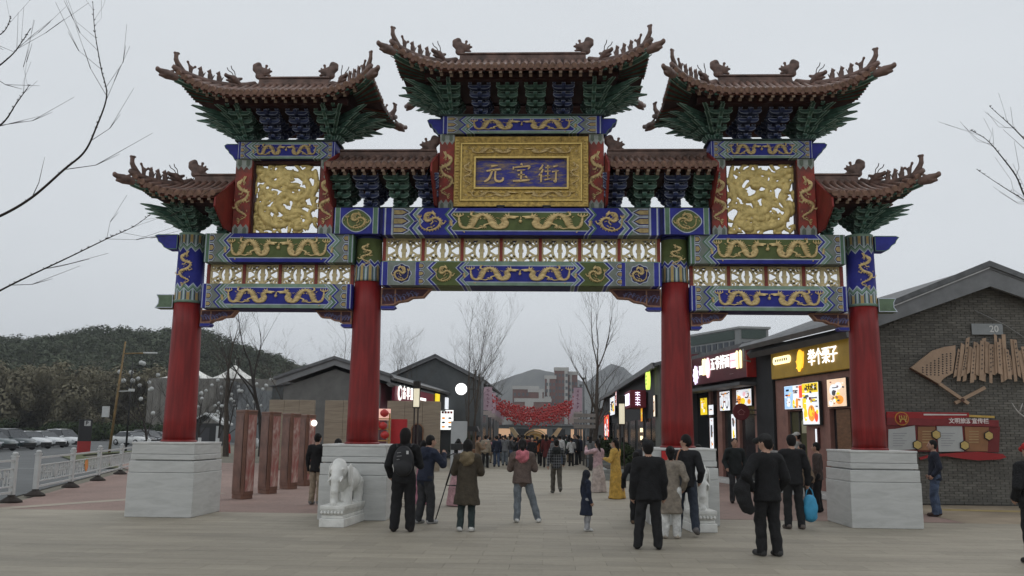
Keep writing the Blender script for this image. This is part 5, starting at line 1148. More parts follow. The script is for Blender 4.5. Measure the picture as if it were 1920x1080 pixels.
def pxb(u, v): p = px6(u, v); return (p[0]+11.65-11.4, p[1]+3.7-1.9)
red_b = mat('board_red', (.30, .018, .02), .5, .12, 2); red_d = mat('board_dark_red', (.16, .02, .02), .5, .12, 2)
def plq_(name, m, pts, y0, y1, par=None): return MB().prism([pxb(*p) for p in pts], y0, y1, 'y').build(name, m, par or nbp)
back_ = plq_('back_board', red_d, [(1655, 795), (1872, 800), (1870, 848), (1655, 846)], -.06, 0)
plq_('header_strip', red_b, [(1660, 772), (1813, 774), (1813, 783), (1660, 790)], -.10, -.02); plq_('header_band', mat('board_mid_red', (.2, .022, .025), .5), [(1660, 783), (1868, 788), (1868, 800), (1660, 797)], -.11, -.03)
plq_('gold_bar', mat('board_gold', (.5, .33, .08), .5), [(1813, 778), (1861, 780), (1861, 784), (1813, 782)], -.09, -.03); plq_('white_bar', mat('board_white', (.6, .55, .52), .5), [(1728, 776), (1808, 777), (1808, 779), (1728, 779)], -.115, -.09)
tan_ = mat('board_tan', (.27, .13, .06), .6, .15, 2)
for pts, m in ((((1663, 805), (1677, 804), (1712, 798), (1715, 842), (1663, 845)), mat('notice_sheet', (.42, .43, .42), .5, .06, 2)), (((1718, 800), (1750, 800), (1750, 844), (1718, 844)), tan_), (((1753, 799), (1800, 799), (1804, 846), (1757, 847)), MATS['notice_sheet']), (((1805, 800), (1850, 801), (1848, 846), (1808, 846)), tan_)):
    q = plq_('notice_sheet', m, pts, -.09, -.05)
    if m is not tan_:
        for j in range(6): plq_('printed_line', ink_g, [(pts[0][0]+8, 812+4.6*j), (pts[0][0]+34-4*(j % 3), 812+4.6*j), (pts[0][0]+34-4*(j % 3), 813+4.6*j), (pts[0][0]+8, 813+4.6*j)], -.094, -.09)
    else:
        for j in range(5): plq_('printed_line', mat('tan_print', (.36, .24, .12), .6), [(pts[0][0]+8, 808+5*j), (pts[0][0]+26, 808+5*j), (pts[0][0]+26, 810+5*j), (pts[0][0]+8, 810+5*j)], -.094, -.09)
for u, v in ((1716, 834), (1751, 815), (1804, 835), (1849, 817)):
    c = pxb(u, v)
    MB().prism([(c[0]+.135*math.cos(t), c[1]+.135*math.sin(t)) for t in np.linspace(math.pi/6, 2*math.pi+math.pi/6, 6, endpoint=False)], -.13, -.06, 'y').build('hexagon_rim', ink_k, nbp)
    MB().prism([(c[0]+.115*math.cos(t), c[1]+.115*math.sin(t)) for t in np.linspace(math.pi/6, 2*math.pi+math.pi/6, 6, endpoint=False)], -.14, -.07, 'y').build('gold_hexagon', mat('hex_gold', (.5, .36, .12), .45, .15, 8), nbp)
c = pxb(1687, 785)
MB().lathe([(.19, -.06), (.19, 0)], 24).build('emblem_disc', mat('emblem_orange', (.5, .2, .03), .5), nbp, (c[0], -.12, c[1]), (math.pi/2, 0, 0)); MB().lathe([(.16, -.06), (.16, 0)], 24).build('emblem_field', mat('emblem_red', (.30, .02, .02), .5), nbp, (c[0], -.13, c[1]), (math.pi/2, 0, 0))
eg = MATS['board_gold']
MB().ribbon([(c[0]-.09, c[1]+.08), (c[0]-.09, c[1]-.02), (c[0]+.09, c[1]-.02), (c[0]+.09, c[1]+.08)], .03, -.205, -.185).ribbon([(c[0]-.035, c[1]+.08), (c[0]-.035, c[1]+.01), (c[0]+.035, c[1]+.01), (c[0]+.035, c[1]+.08)], .025, -.204, -.185).ribbon([(c[0]-.05, c[1]-.02), (c[0]-.08, c[1]-.1)], .03, -.206, -.185).ribbon([(c[0]+.05, c[1]-.02), (c[0]+.08, c[1]-.1)], .03, -.207, -.185).build('emblem_mark', eg, nbp)
tp = pxb(1812, 790); text('文明旅游宣传栏', .155, mat('board_print', (.72, .62, .6), .5), nbp, (tp[0], -.115, tp[1]), 0, .003, .004)
wave = [(1720, 858), (1740, 852), (1770, 850), (1800, 848), (1830, 847), (1875, 851), (1882, 857), (1870, 861), (1830, 863), (1800, 860), (1770, 855), (1740, 857), (1722, 862)]
plq_('red_ribbon', red_b, wave, -.12, -.03)

# ================================================================ brown poster pillars
pil_b = mat('bronze_brown_metal', (.19, .10, .072), .4, .2, 3, .05, metal=.3); pil_p = None
def poster_mat():
    m, nt, b = _new('glazed_rose_poster'); N, L = nt.nodes, nt.links; tc = N.new('ShaderNodeTexCoord'); mp = N.new('ShaderNodeMapping'); mp.inputs['Scale'].default_value = (2, 2, .9); L.new(tc.outputs['Object'], mp.inputs['Vector'])
    n = N.new('ShaderNodeTexNoise'); n.inputs['Scale'].default_value = 2.2; n.inputs['Detail'].default_value = 5; n.inputs['Distortion'].default_value = 1.5; L.new(mp.outputs[0], n.inputs['Vector'])
    r = N.new('ShaderNodeValToRGB'); E = r.color_ramp.elements; E[0].position = .35; E[0].color = (.32, .10, .09, 1); E[1].position = .66; E[1].color = (.52, .38, .34, 1); e = E.new(.5); e.color = (.38, .21, .18, 1)
    L.new(n.outputs[0], r.inputs[0]); L.new(r.outputs[0], b.inputs['Base Color']); b.inputs['Roughness'].default_value = .18; b.inputs['Coat Weight'].default_value = .4; return m
pil_p = poster_mat()
LAB = ('brown triangular poster pillar, first of the row from the archway', 'brown triangular poster pillar, second of the row from the archway', 'brown triangular poster pillar, third of the row from the archway', 'brown triangular poster pillar with a lit lamp, last of the row')
for i, (x, y) in enumerate(((-7.48, 4.5), (-7.46, 6.6), (-7.47, 8.75), (-7.44, 10.5))):
    p = thing('poster_pillar', LAB[i], 'pillar', (x, y, 0), R(8), 'brown poster pillars')
    tri = [(-.30, .18), (.02, -.26), (.10, -.26), (.28, .10), (.24, .18)]
    MB().prism([(q[0]*.95, q[1]*.95) for q in tri], 0, .10, 'z').build('foot', pil_b, p); MB().prism(tri, .10, 2.26, 'z').build('body', pil_b, p, bevel=.012); MB().prism([(q[0]*1.04, q[1]*1.04) for q in tri], 2.26, 2.33, 'z').build('cap', pil_b, p, bevel=.01)
    a, b = Vector((.105, -.268)), Vector((.285, .092)); d = (b-a).normalized(); n_ = Vector((d.y, -d.x))
    def face(k0, k1, off): p0, p1 = a+d*k0+n_*off, a+d*k1+n_*off; return p0, p1
    p0, p1 = face(.03, .37, .006); MB().add([(p0.x, p0.y, .2), (p1.x, p1.y, .2), (p1.x, p1.y, 2.2), (p0.x, p0.y, 2.2), (p0.x-n_.x*.01, p0.y-n_.y*.01, .2), (p1.x-n_.x*.01, p1.y-n_.y*.01, .2), (p1.x-n_.x*.01, p1.y-n_.y*.01, 2.2), (p0.x-n_.x*.01, p0.y-n_.y*.01, 2.2)], [(0,1,2,3),(7,6,5,4),(0,4,5,1),(1,5,6,2),(2,6,7,3),(3,7,4,0)]).build('glazed_poster', pil_p, p)
    p0, p1 = Vector((-.31, .17)), Vector((.015, -.272)); d2 = (p1-p0).normalized(); n2 = Vector((d2.y, -d2.x)); p0 += d2*.04+n2*.004; p1 -= d2*.04-n2*.004
    MB().add([(p0.x, p0.y, .2), (p1.x, p1.y, .2), (p1.x, p1.y, 2.2), (p0.x, p0.y, 2.2)], [(0, 1, 2, 3)]).build('glazed_poster', mat('dark_glazed_poster', (.19, .10, .075), .3, .3, 2), p, fix=False)
    if i == 3: MB().lathe([(.02, 0), (.09, .01), (.1, .04), (.05, .07)], 14).build('lamp', light_mat('pillar_lamp', (1, .95, .85), 2.0), p, (.24, -.1, 2.05), (math.pi/2, 0, .4))

# ================================================================ white railings
rail_w = mat('white_powder_coat', (.48, .49, .48), .5, .08, 3); rub = mat('black_rubber_foot', (.035, .028, .024), .85, .2, 5, .2)
post_me = MB().box(-.055, .055, -.055, .055, .08, 1.08).box(-.07, .07, -.07, .07, 1.08, 1.12).lathe([(.06, 1.12), (.07, 1.16), (.05, 1.2), (.001, 1.21)], 10).mesh('post', rail_w)
foot_me = MB().lathe([(.26, 0), (.25, .04), (.16, .10), (.09, .14), (.085, .18)], 8).mesh('rubber_foot', rub)
def railing(pts, label, emblem):
    r = thing('white_railing', label, 'railing', (pts[0][0], pts[0][1], 0), 0, 'white railings along the car park')
    P = [Vector((p[0]-pts[0][0], p[1]-pts[0][1], 0)) for p in pts]
    for p in P: place('post', post_me, r, p); place('rubber_foot', foot_me, r, p)
    for i in range(len(P)-1):
        a, b = P[i], P[i+1]; d = b-a; L_ = d.length; ang = math.atan2(d.y, d.x)
        for z, h in ((1.0, .05), (.80, .03), (.38, .03), (.24, .05)): MB().box(.05, L_-.05, -.02, .02, z-h/2, z+h/2).build('rail', rail_w, r, a, ang)
        n = int(L_/.22); k = MB()
        for j in range(n):                                      # meander lattice
            x0 = .1+(L_-.2)*j/n; w = (L_-.2)/n
            if abs(x0+w/2-L_/2) < .3: continue
            k.box(x0, x0+.018, -.012, .012, .395, .785); k.box(x0+w*.3, x0+w*.3+.016, -.012, .012, .46+.1*(j % 2), .785-.08*(j % 2)); k.box(x0+.018, x0+w, -.011, .011, .46+.12*(j % 3), .478+.12*(j % 3)); k.box(x0+.018, x0+w, -.011, .011, .66-.08*(j % 2), .678-.08*(j % 2))
        o = k.build('meander_lattice', rail_w, r, a, ang); o['kind'] = 'stuff'
        MB().lathe([(.2, -.012), (.2, .012)], 20).build('emblem_disc', emblem[i % len(emblem)], r, a+d/2+Vector((0, 0, .6)), (math.pi/2, 0, ang))
em_w = mat('emblem_pale', (.42, .44, .44), .5, .15, 12); em_r = mat('emblem_red_gold', (.5, .10, .04), .5, .5, 4, dirt=(.5, .33, .08))
railing([(-11.9, -1.2), (-12.39, 2.29)], 'end of a white railing section with one black foot in view', [em_w])
railing([(-13.02, 4.40), (-13.98, 7.97), (-15.05, 11.75), (-16.44, 16.28), (-17.9, 21)], 'long white railing with round emblems, one of them red and gold', [em_w, em_r, em_w, em_w])

# ================================================================ parked cars
def car_meshes():
    def body(tall):
        """loft of cross-sections along x; x forward"""
        H = 1.66 if tall else 1.46
        st = [(-2.2, .38, .78, .70), (-2.12, .30, .98, .80), (-1.6, .26, 1.02, .86), (-.8, .25, .98, .88), (.2, .25, .96, .89), (.9, .25, .94, .88), (1.6, .27, .86, .84), (2.08, .32, .72, .74), (2.25, .40, .58, .62)]
        mb = MB(); rings = []
        for x, z0, z1, w in st: rings.append([(x, -w*.92, z0), (x, -w, z0+.14), (x, -w, z0+(z1-z0)*.65), (x, -w*.93, z1), (x, 0, z1+.03), (x, w*.93, z1), (x, w, z0+(z1-z0)*.65), (x, w, z0+.14), (x, w*.92, z0)])
        V = [p for r in rings for p in r]; k = 9
        mb.add(V, [(i*k+j, i*k+j+1, (i+1)*k+j+1, (i+1)*k+j) for i in range(len(st)-1) for j in range(k-1)]+[tuple(range(k)), tuple((len(st)-1)*k+j for j in range(k-1, -1, -1))], 0, True)
        roof = [(-1.75, .98, .80), (-1.25, H-.06, .62), (-.5, H, .64), (.15, H-.03, .63), (.95, .96, .78)] if not tall else [(-2.1, .98, .82), (-1.85, H-.06, .66), (-.6, H, .68), (.2, H-.04, .66), (1.05, .96, .80)]
        rb = MB(); rings = [[(x, -w, z), (x, -w*.8, z+.04), (x, w*.8, z+.04), (x, w, z)] for x, z, w in roof[1:4]]
        V = [p for r in rings for p in r]; rb.add(V, [(i*4+j, i*4+j+1, (i+1)*4+j+1, (i+1)*4+j) for i in range(2) for j in range(3)], 0, True)
        g = MB(); low = [(roof[0][0], .97, .82), (-.5, .96, .84), (roof[4][0], .95, .80)]
        A = [(-1, q) for q in ()]
        for sy in (-1, 1):
            top = [(x, sy*w, z) for x, z, w in roof[1:4]]; bot = [(roof[0][0]+.1, sy*.84, .96), (-.5, sy*.87, .96), (roof[4][0]-.1, sy*.82, .94)]
            g.add(bot+top, [(0, 1, 4, 3), (1, 2, 5, 4)])
        g.add([(roof[4][0], -.80, .94), (roof[4][0], .80, .94), (roof[3][0], .63, roof[3][1]), (roof[3][0], -.63, roof[3][1])], [(0, 1, 2, 3)]); g.add([(roof[0][0], -.80, .96), (roof[0][0], .80, .96), (roof[1][0], .62, roof[1][1]), (roof[1][0], -.62, roof[1][1])], [(0, 1, 2, 3)])
        return mb, rb, g
    return body
_cb = car_meshes(); car_glass = mat('car_glass', (.03, .035, .04), .08, .1, 1, 0, spec=.6); tyre_m = mat('tyre', (.02, .02, .02), .8); rim_m = mat('alloy', (.35, .36, .37), .35, .1, 3, metal=.6); lamp_m = mat('headlamp', (.6, .62, .65), .15, .1, 3); dark_p = mat('black_plastic', (.025, .025, .025), .6)
wheel_me = MB().lathe([(.2, -.1), (.31, -.1), (.33, -.06), (.33, .06), (.31, .1), (.2, .1)], 18).mesh('tyre', tyre_m); rimw_me = MB().lathe([(.001, .11), (.06, .12), (.2, .105), (.215, .06), (.215, -.06), (.001, -.05)], 14).mesh('rim', rim_m)
CARM = {}
def car(x, y, ang, col, tall, label):
    c = thing('parked_car', label, 'car', (x, y, 0), ang, 'cars in the car park'); key = tall
    if key not in CARM:
        b, r, g = _cb(tall); CARM[key] = (b, r, g)
    b, r, g = CARM[key]; pm_ = mat('car_paint_'+label.split()[0]+str(len(MATS)), col, .3, .06, 2, 0, coat=.6)
    b.build('body', pm_, c); r.build('cabin_roof', pm_, c); g.build('windows', car_glass, c)
    MB().box(2.18, 2.28, -.5, .5, .36, .56).build('grille', dark_p, c); MB().box(2.14, 2.30, -.75, .75, .2, .34).build('bumper', dark_p, c)
    for sy in (-1, 1):
        MB().box(2.02, 2.2, sy*.58-.14, sy*.58+.14, .58, .70).build('headlight', lamp_m, c, bevel=.03); MB().box(.85, 1.02, sy*.92-.08, sy*.92+.08, .95, 1.06).build('mirror', pm_, c, bevel=.02)
        for wx in (-1.35, 1.42):
            w = place('wheel', wheel_me, c, (wx, sy*.80, .33), (math.pi/2 if sy < 0 else -math.pi/2, 0, 0)); place('rim', rimw_me, w)
W_, K_, G_, DG_, S_ = (.62, .64, .65), (.02, .021, .024), (.05, .075, .075), (.035, .05, .055), (.22, .23, .24)
car(-40.6, 41.6, R(-25), S_, False, 'silver hatchback at the railing end of the car row'); car(-41.2, 45.0, R(-25), (.16, .165, .17), False, 'grey saloon next to the silver hatchback')
car(-42.4, 49.0, R(-25), G_, False, 'teal grey saloon in the car row'); car(-43.2, 53.0, R(-25), DG_, True, 'dark green tall car between grey and white cars')
car(-44.4, 57.5, R(-25), W_, False, 'white saloon right of the dark green car'); car(-45.6, 62.0, R(-25), (.66, .68, .69), False, 'white hatchback beside the white saloon'); car(-46.5, 67.0, R(-25), W_, True, 'white tall van-like car behind the parking sign')
car(-45.0, 78.0, R(-20), (.6, .61, .6), False, 'white car with its nose beside the parking sign'); car(-46.8, 83.5, R(-20), K_, False, 'black saloon right of the parking sign'); car(-47.5, 88, R(-20), K_, True, 'black tall car behind the lamp pole')
car(-49.5, 96, R(-15), (.15, .15, .17), False, 'grey saloon behind the young trees'); car(-54.5, 110, R(-15), W_, True, 'white van at the back of the car park'); car(-50.5, 104, R(-10), (.55, .56, .57), False, 'pale saloon near the red column'); car(-46.5, 104, R(-10), W_, True, 'white car showing left of the red column')
car(-24.0, 62, R(80), W_, True, 'white vehicle standing behind the poster pillars')
# parking totem
ps = thing('parking_sign', 'black and red parking totem with a white P', 'sign', (-31.5, 42.1, 0), R(35))
bx(ps, 'upper_panel', mat('totem_black', (.025, .025, .027), .5), -.42, .42, -.12, .12, .9, 2.4, .02); bx(ps, 'lower_panel', mat('totem_red', (.33, .03, .03), .5), -.42, .42, -.12, .12, 0, .9, .02)
bx(ps, 'p_plate', mat('totem_white', (.5, .5, .5), .5), -.1, .30, -.13, -.12, 1.95, 2.3); text('P', .36, mat('totem_ink', (.02, .02, .02), .5), ps, (.06, -.135, 2.12), 0, .004, .01)
# yellow lamp pole with camera arm
lp = thing('lamp_pole', 'tall ochre lamp pole with a long arm and white camera', 'lamp post', (-31.4, 45.6, 0), 0); och = mat('ochre_paint', (.22, .145, .06), .6, .3, 3)
MB().tube([(0, 0, 0), (.25, 0, 4), (.55, 0, 8.2)], [.10, .085, .06], 10).build('mast', och, lp); MB().tube([(.5, 0, 7.3), (2.4, 0, 7.35)], .05, 6).build('arm', och, lp); bx(lp, 'lamp_head', rail_w, 2.0, 3.0, -.12, .12, 7.3, 7.42, .03); MB().tube([(.3, 0, 4.5), (1.5, 0, 4.55)], .04, 6).build('camera_arm', rail_w, lp); bx(lp, 'camera', rail_w, 1.1, 1.5, -.1, .1, 4.5, 4.7, .02); bx(lp, 'control_box', rail_w, -.75, -.25, -.1, .1, 2.6, 3.4, .02)
# white ball lamps on a black mast
for i, (x, y, h) in enumerate(((-33.2, 52, 7.2), (-31.5, 60, 6.6))):
    bl = thing('globe_lamp', ('black mast with a cluster of white globe lamps, left of the ochre pole', 'black mast with white globe lamps, right of the ochre pole')[i], 'lamp post', (x, y, 0), 0)
    MB().tube([(0, 0, 0), (0, 0, h)], [.09, .05], 8).build('mast', dark_p, bl)
    for k in range(6): 
        a = k*1.05+i; rr_ = 1.0 if k % 2 else .7; z = h-.3-.75*(k//2)
        MB().tube([(0, 0, z-.3), (rr_*math.cos(a), rr_*math.sin(a), z)], .025, 5).build('arm', dark_p, bl); MB().lathe([(.001, -.2), (.14, -.14), (.2, 0), (.14, .14), (.001, .2)], 12).build('globe', rail_w, bl, (rr_*math.cos(a), rr_*math.sin(a), z+.2))
# tents on the stage building, hut
tent_w = mat('white_membrane', (.80, .79, .74), .6, .06, 1); hall = thing('grey_hall', 'long grey hall with two white peaked tent roofs', 'building', (-50, 112, 0), 0)
MB().box(-9, 13.5, 0, 14, 0, 9.3).build('wall', mat('hall_render', (.20, .19, .17), .85, .12, .5), hall); MB().prism([(3, 0), (14, 0), (14, 7.2), (9, 7.6), (3, 9.2)], -.3, -.05, 'y').build('bluish_gable', mat('hall_bluegrey', (.17, .18, .185), .8, .1, .5), hall)
for i in range(9): MB().box(-8.5+i*1.2, -8.2+i*1.2, -.1, 0, .3, 8.8).build('pilaster', mat('hall_pilaster', (.16, .15, .13), .8), hall)
for cx, rx in ((-4.8, 5.4), (2.2, 4.6)):
    tn = MB(); n = 16; rings = []
    for k, s_ in enumerate((1, .75, .5, .28, .12, .03)): rings.append([(cx+rx*s_*math.cos(2*math.pi*j/n), 5+4.5*s_*math.sin(2*math.pi*j/n), 9.4+2.4*(1-s_)**1.9) for j in range(n)])
    tn.add([p for r in rings for p in r], [(i*n+j, i*n+(j+1) % n, (i+1)*n+(j+1) % n, (i+1)*n+j) for i in range(5) for j in range(n)], 0, True); tn.tube([(cx, 5, 11.7), (cx, 5, 12.6)], .05, 5); tn.build('tent_roof', tent_w, hall)
hut = thing('black_kiosk', 'small black kiosk with white-edged gable roof', 'kiosk', (-38.6, 82.5, 0), 0); bx(hut, 'wall', dark_p, -1.7, 1.7, 0, 3, 0, 2.5); MB().prism([(-2.1, 2.3), (0, 3.5), (2.1, 2.3), (2.1, 2.5), (0, 3.7), (-2.1, 2.5)], -.3, 3.2, 'y').build('roof', rail_w, hut); bx(hut, 'door', mat('kiosk_door', (.05, .05, .055), .5), -.5, .5, -.04, 0, 0, 2.0); bx(hut, 'white_panel', rail_w, 1.3, 1.6, -.06, 0, .4, 2.2)

# ================================================================ stone elephants
white_st = mat('white_marble_statue', (.72, .72, .69), .55, .1, 4, .15, dirt=(.54, .54, .51))
def elephant(x, y, sx, label):
    e = thing('elephant_statue', label, 'statue', (x, y, 0), R(-4)*sx)
    MB().box(-.245, .245, -.80, .80, 0, .16).build('plinth_base', white_st, e, bevel=.012); MB().box(-.215, .215, -.76, .76, .16, .22).frustum(-.245, .245, -.80, .80, .33, .22, .05, .05).box(-.245, .245, -.80, .80, .33, .40).build('plinth_moulding', white_st, e, bevel=.012)
    for i in range(7): 
        for sy in (-1, 1): MB().lathe([(.001, -.04), (.035, 0), (.001, .04)], 8).build('lotus_petal', white_st, e, (-.2+.066*i, sy*.79, .27))
    s = SDF(); k = .018
    s.ball((0, .18, .80), (.215, .48, .23), 0, k); s.ball((0, -.22, .82), (.20, .26, .22), 0, k); s.ball((0, -.46, .98), (.165, .17, .19), 0, k); s.ball((0, -.44, 1.08), (.13, .13, .10), 0, k)
    s.chain([(0, -.56, .95), (0, -.66, .82), (0, -.70, .64), (0, -.68, .50), (0, -.72, .43)], [.105, .085, .07, .06, .055], 0, 1, .02)
    for sx_ in (-1, 1):
        s.chain([(sx_*.13, -.22, .75), (sx_*.13, -.24, .55), (sx_*.13, -.24, .42)], [.10, .085, .09], 0, 1, .02); s.chain([(sx_*.13, .45, .75), (sx_*.13, .48, .55), (sx_*.13, .48, .42)], [.12, .09, .09], 0, 1, .02)
        s.ball((sx_*.195, -.33, .90), (.032, .13, .20), 0, .006); s.cone((sx_*.2, -.2, 1.02), (sx_*.2, -.22, .76), .012, .010, 0, 1, .004); s.cone((sx_*.10, -.56, .86), (sx_*.12, -.74, .80), .03, .012, 0, 1, .01); s.ball((sx_*.11, -.58, 1.0), (.03, .03, .025), 0, .008)
    s.cone((0, .64, .85), (.03, .70, .5), .03, .018); s.ball((0, 0, .40), (.2, .7, .03), 0, .01)
    for j in range(9): t = j/9; s.cone((-.055, -.64-.03*math.sin(3*t), .90-.05*j), (.055, -.64-.03*math.sin(3*t), .90-.05*j), .018, .018, 0, 1, .006) if j < 4 else s.cone((-.045, -.735+.006*abs(j-5), .90-.05*j), (.045, -.735+.006*abs(j-5), .90-.05*j), .016, .016, 0, 1, .006)
    place('elephant', s.mesh('elephant', white_st, .010, smooth=0), e, (0, 0, -.048)).scale = (1, 1, 1.12)
elephant(-3.40, -1.42, 1, 'white stone elephant on a moulded base before the left inner plinth'); elephant(3.50, -1.30, -1, 'white stone elephant half hidden behind the man in the dark vest')

# ================================================================ street lamps, lanterns, banners
lamp_k = mat('dark_bronze', (.04, .032, .028), .5, .15, 3, metal=.3); lamp_c = light_mat('cream_lamp_glass', (.85, .78, .58), .42)
def lantern_post(x, y, h, w, label):
    t = thing('lantern_post', label, 'lamp post', (x, y, 0), 0, 'square lantern posts')
    MB().box(-.12, .12, -.12, .12, 0, .25).build('base', lamp_k, t, bevel=.01)
    for a in (-.07, .07): MB().box(a-.02, a+.02, -.05, .05, .25, h-1.0).build('leg', lamp_k, t)
    MB().box(-w, w, -w, w, h-1.02, h-.97).build('collar', lamp_k, t); MB().box(-w*.82, w*.82, -w*.82, w*.82, h-.97, h-.28).build('lamp_glass', lamp_c, t)
    for i in range(3): MB().box(-w, w, -w, w, h-.27+.09*i, h-.22+.09*i).box(-w*.8, w*.8, -w*.8, w*.8, h-.22+.09*i, h-.18+.09*i).build('louvre', lamp_k, t)
    for sx_ in (-1, 1): MB().box(sx_*w-.015, sx_*w+.015, -.02, .02, h-1.0, h).build('side_bar', lamp_k, t)
lantern_post(-4.36, 14.5, 3.7, .125, 'dark bronze lantern post beside the arched stone screen'); lantern_post(3.18, 11.9, 3.12, .11, 'dark bronze lantern post behind the yellow robe')
red_l = light_mat('red_lantern_cloth', (.40, .02, .018), .04)
rk = thing('lantern_rack', 'gold rack hung with round red lanterns', 'lantern rack', (-6.75, 20.2, 0), 0)
for sx_ in (-.38, .38): MB().box(sx_-.03, sx_+.03, -.03, .03, 0, 2.6).build('upright', mat('rack_gold', (.45, .28, .08), .5), rk)
for z in (.9, 1.4, 1.9, 2.35): MB().box(-.45, .45, -.03, .03, z-.025, z+.025).build('crossbar', MATS['rack_gold'], rk)
lant_me = MB().lathe([(.06, -.17), (.07, -.15), (.16, -.10), (.2, 0), (.16, .10), (.07, .15), (.06, .17)], 14, sq=(1, 1)).mesh('red_lantern', red_l)
for x, z in ((-.2, 2.15), (.15, 2.6), (.2, 1.65), (-.2, 1.15), (.1, 2.05), (.25, 1.1)): place('red_lantern', lant_me, rk, (x, -.05, z))
rs = thing('red_gift_stand', 'bright red booth panel beside the lantern rack', 'stall', (-6.0, 20.6, 0), 0); bx(rs, 'panel', mat('festive_red', (.42, .02, .025), .5, .15, 2), -.35, .35, -.1, .1, 0, 2.35); bx(rs, 'counter', MATS['festive_red'], -1.3, -.35, -.4, .2, 0, .9); bx(rs, 'sign', light_mat('booth_lit', (1, .6, .5), .35), -1.2, -.4, -.1, .0, 2.3, 2.8)
ws = thing('grey_stand_sign', 'tall pale grey standing sign with a curved edge', 'sign', (-3.05, 17.6, 0), 0); MB().prism([(-.3, 0), (.22, 0), (.22, 1.2), (.28, 1.45), (.36, 1.6), (.36, 2.25), (-.3, 2.25)], -.05, .05, 'y').build('panel', mat('pale_sign', (.40, .42, .43), .5, .08, 2), ws, bevel=.01)
cart = thing('food_cart', 'dark wooden food cart with an awning by the left kerb', 'cart', (-3.3, 24.5, 0), 0); bx(cart, 'counter', wood_br, -.7, .5, -.4, .4, .25, 1.0)
for x in (-.65, .45): bx(cart, 'post', wood_br, x-.03, x+.03, -.35, -.3, 1.0, 1.9)
MB().prism([(-.8, 1.85), (.6, 1.85), (.5, 2.1), (-.7, 2.1)], -.5, .5, 'y').build('awning', dark_p, cart); w = MB().lathe([(.25, -.04), (.25, .04)], 14).build('wheel', dark_p, cart, (-.4, -.42, .25), (math.pi/2, 0, 0))
ban_p = mat('pink_banner_cloth', (.50, .36, .42), .7, .12, 2)
post_g = mat('grey_post', (.16, .165, .17), .6, .15, 3)
rr = random.Random(8)
def banner(x, y, sx_, label, z1=4.45, h=1.35, w=.5):
    t = thing('street_banner', label, 'banner', (x, y, 0), 0, 'pink banners along the street')
    MB().tube([(0, 0, 0), (0, 0, z1+.5)], .06, 8).build('post', post_g, t); bx(t, 'post_cap', post_g, -.1, .1, -.1, .1, z1+.5, z1+.6)
    a, b = sorted((sx_*.08, sx_*(.08+w))); bx(t, 'cloth', ban_p, a, b, -.01, .01, z1-h, z1); bx(t, 'top_bar', post_g, min(0, a), max(0, b), -.02, .02, z1, z1+.03); bx(t, 'bottom_strip', mat('banner_strip', (.42, .36, .34), .7), a, b, -.012, .012, z1-h-.28, z1-h-.04)
    k = MB(); cx = (a+b)/2
    for i in range(5):
        z = z1-.2-.23*i
        for _ in range(3): u = rr.uniform(-.07, .07); v = rr.uniform(-.06, .06); k.ribbon([(cx+u-.05, z+v), (cx+u+.05, z+v+rr.uniform(-.03, .03))], .022, -.016, -.011)
        k.ribbon([(cx, z+.08), (cx+rr.uniform(-.04, .04), z-.08)], .022, -.017, -.011)
    o = k.build('brush_writing', mat('banner_ink', (.16, .05, .10), .6), t); o['kind'] = 'stuff'
for i in range(6):
    y = 33+i*7.5; banner(-3.22-.22*i, y, 1, 'pink banner with brush writing on the left kerb post, number %s down the street' % ('one', 'two', 'three', 'four', 'five', 'six')[i]); banner(2.70+.12*i, y, -1, 'pink banner with brush writing on the right kerb post, number %s down the street' % ('one', 'two', 'three', 'four', 'five', 'six')[i])
# red garlands sagging across the street
red_g = mat('red_garland_cloth', (.42, .035, .035), .6, .35, 6)
for i in range(18):
    y = 37+i*2.3; k = MB(); n = 64; sag = .75+.75*rr.random(); z0 = 4.0+.09*i*rr.random(); xl, xr = -3.15-.09*i, 2.5+.06*i
    for j in range(n):
        f = j/(n-1); x = xl+(xr-xl)*f; z = z0-sag*4*f*(1-f)+rr.uniform(-.45, .3); r_ = rr.uniform(.05, .095); dy = rr.uniform(-.4, .4)
        k.add([(x-r_, y+dy, z), (x, y+dy-r_, z), (x+r_, y+dy, z), (x, y+dy+r_, z), (x, y+dy, z+r_*1.1), (x, y+dy, z-r_*1.4)], [(0,1,4),(1,2,4),(2,3,4),(3,0,4),(1,0,5),(2,1,5),(3,2,5),(0,3,5)])
    k.tube([(xl+(xr-xl)*q, y, z0+.05-sag*4*q*(1-q)) for q in np.linspace(0, 1, 14)], .012, 4)
    o = k.build('red_garland', red_g); tag(o, 'sagging garland of red cloth flowers strung across the street', 'garland', 'red garlands over the street')
# golden ingot sculpture
ing = thing('ingot_sculpture', 'golden boat-shaped ingot sculpture at the end of the crowd', 'sculpture', (-.45, 60, 0), 0); ing.scale = (.78, .78, .78); ig = mat('ingot_gold', (.50, .32, .09), .35, .2, 2, .1, metal=.4); igp = mat('ingot_pale', (.62, .48, .28), .5, .15, 2)
MB().prism([(1.35*math.cos(t), 1.2+1.35*math.sin(t)) for t in np.linspace(0, math.pi, 20)], -.6, .6, 'y').build('dome', ig, ing)
for r_, w in ((1.5, .14), (1.15, .1), (.8, .08)): MB().ribbon([(r_*math.cos(t), 1.2+r_*math.sin(t)) for t in np.linspace(0, math.pi, 24)], w, -.75, -.55).build('dome_ring', igp, ing)
for sx_ in (-1, 1): MB().prism([(sx_*1.2, 1.1), (sx_*2.0, 1.3), (sx_*3.0, 2.9), (sx_*2.55, 2.95), (sx_*1.7, 1.9)], -.5, .5, 'y').build('upturned_end', igp, ing)
bx(ing, 'pedestal', wood_br, -2.2, 2.2, -.8, .8, 0, 1.2)
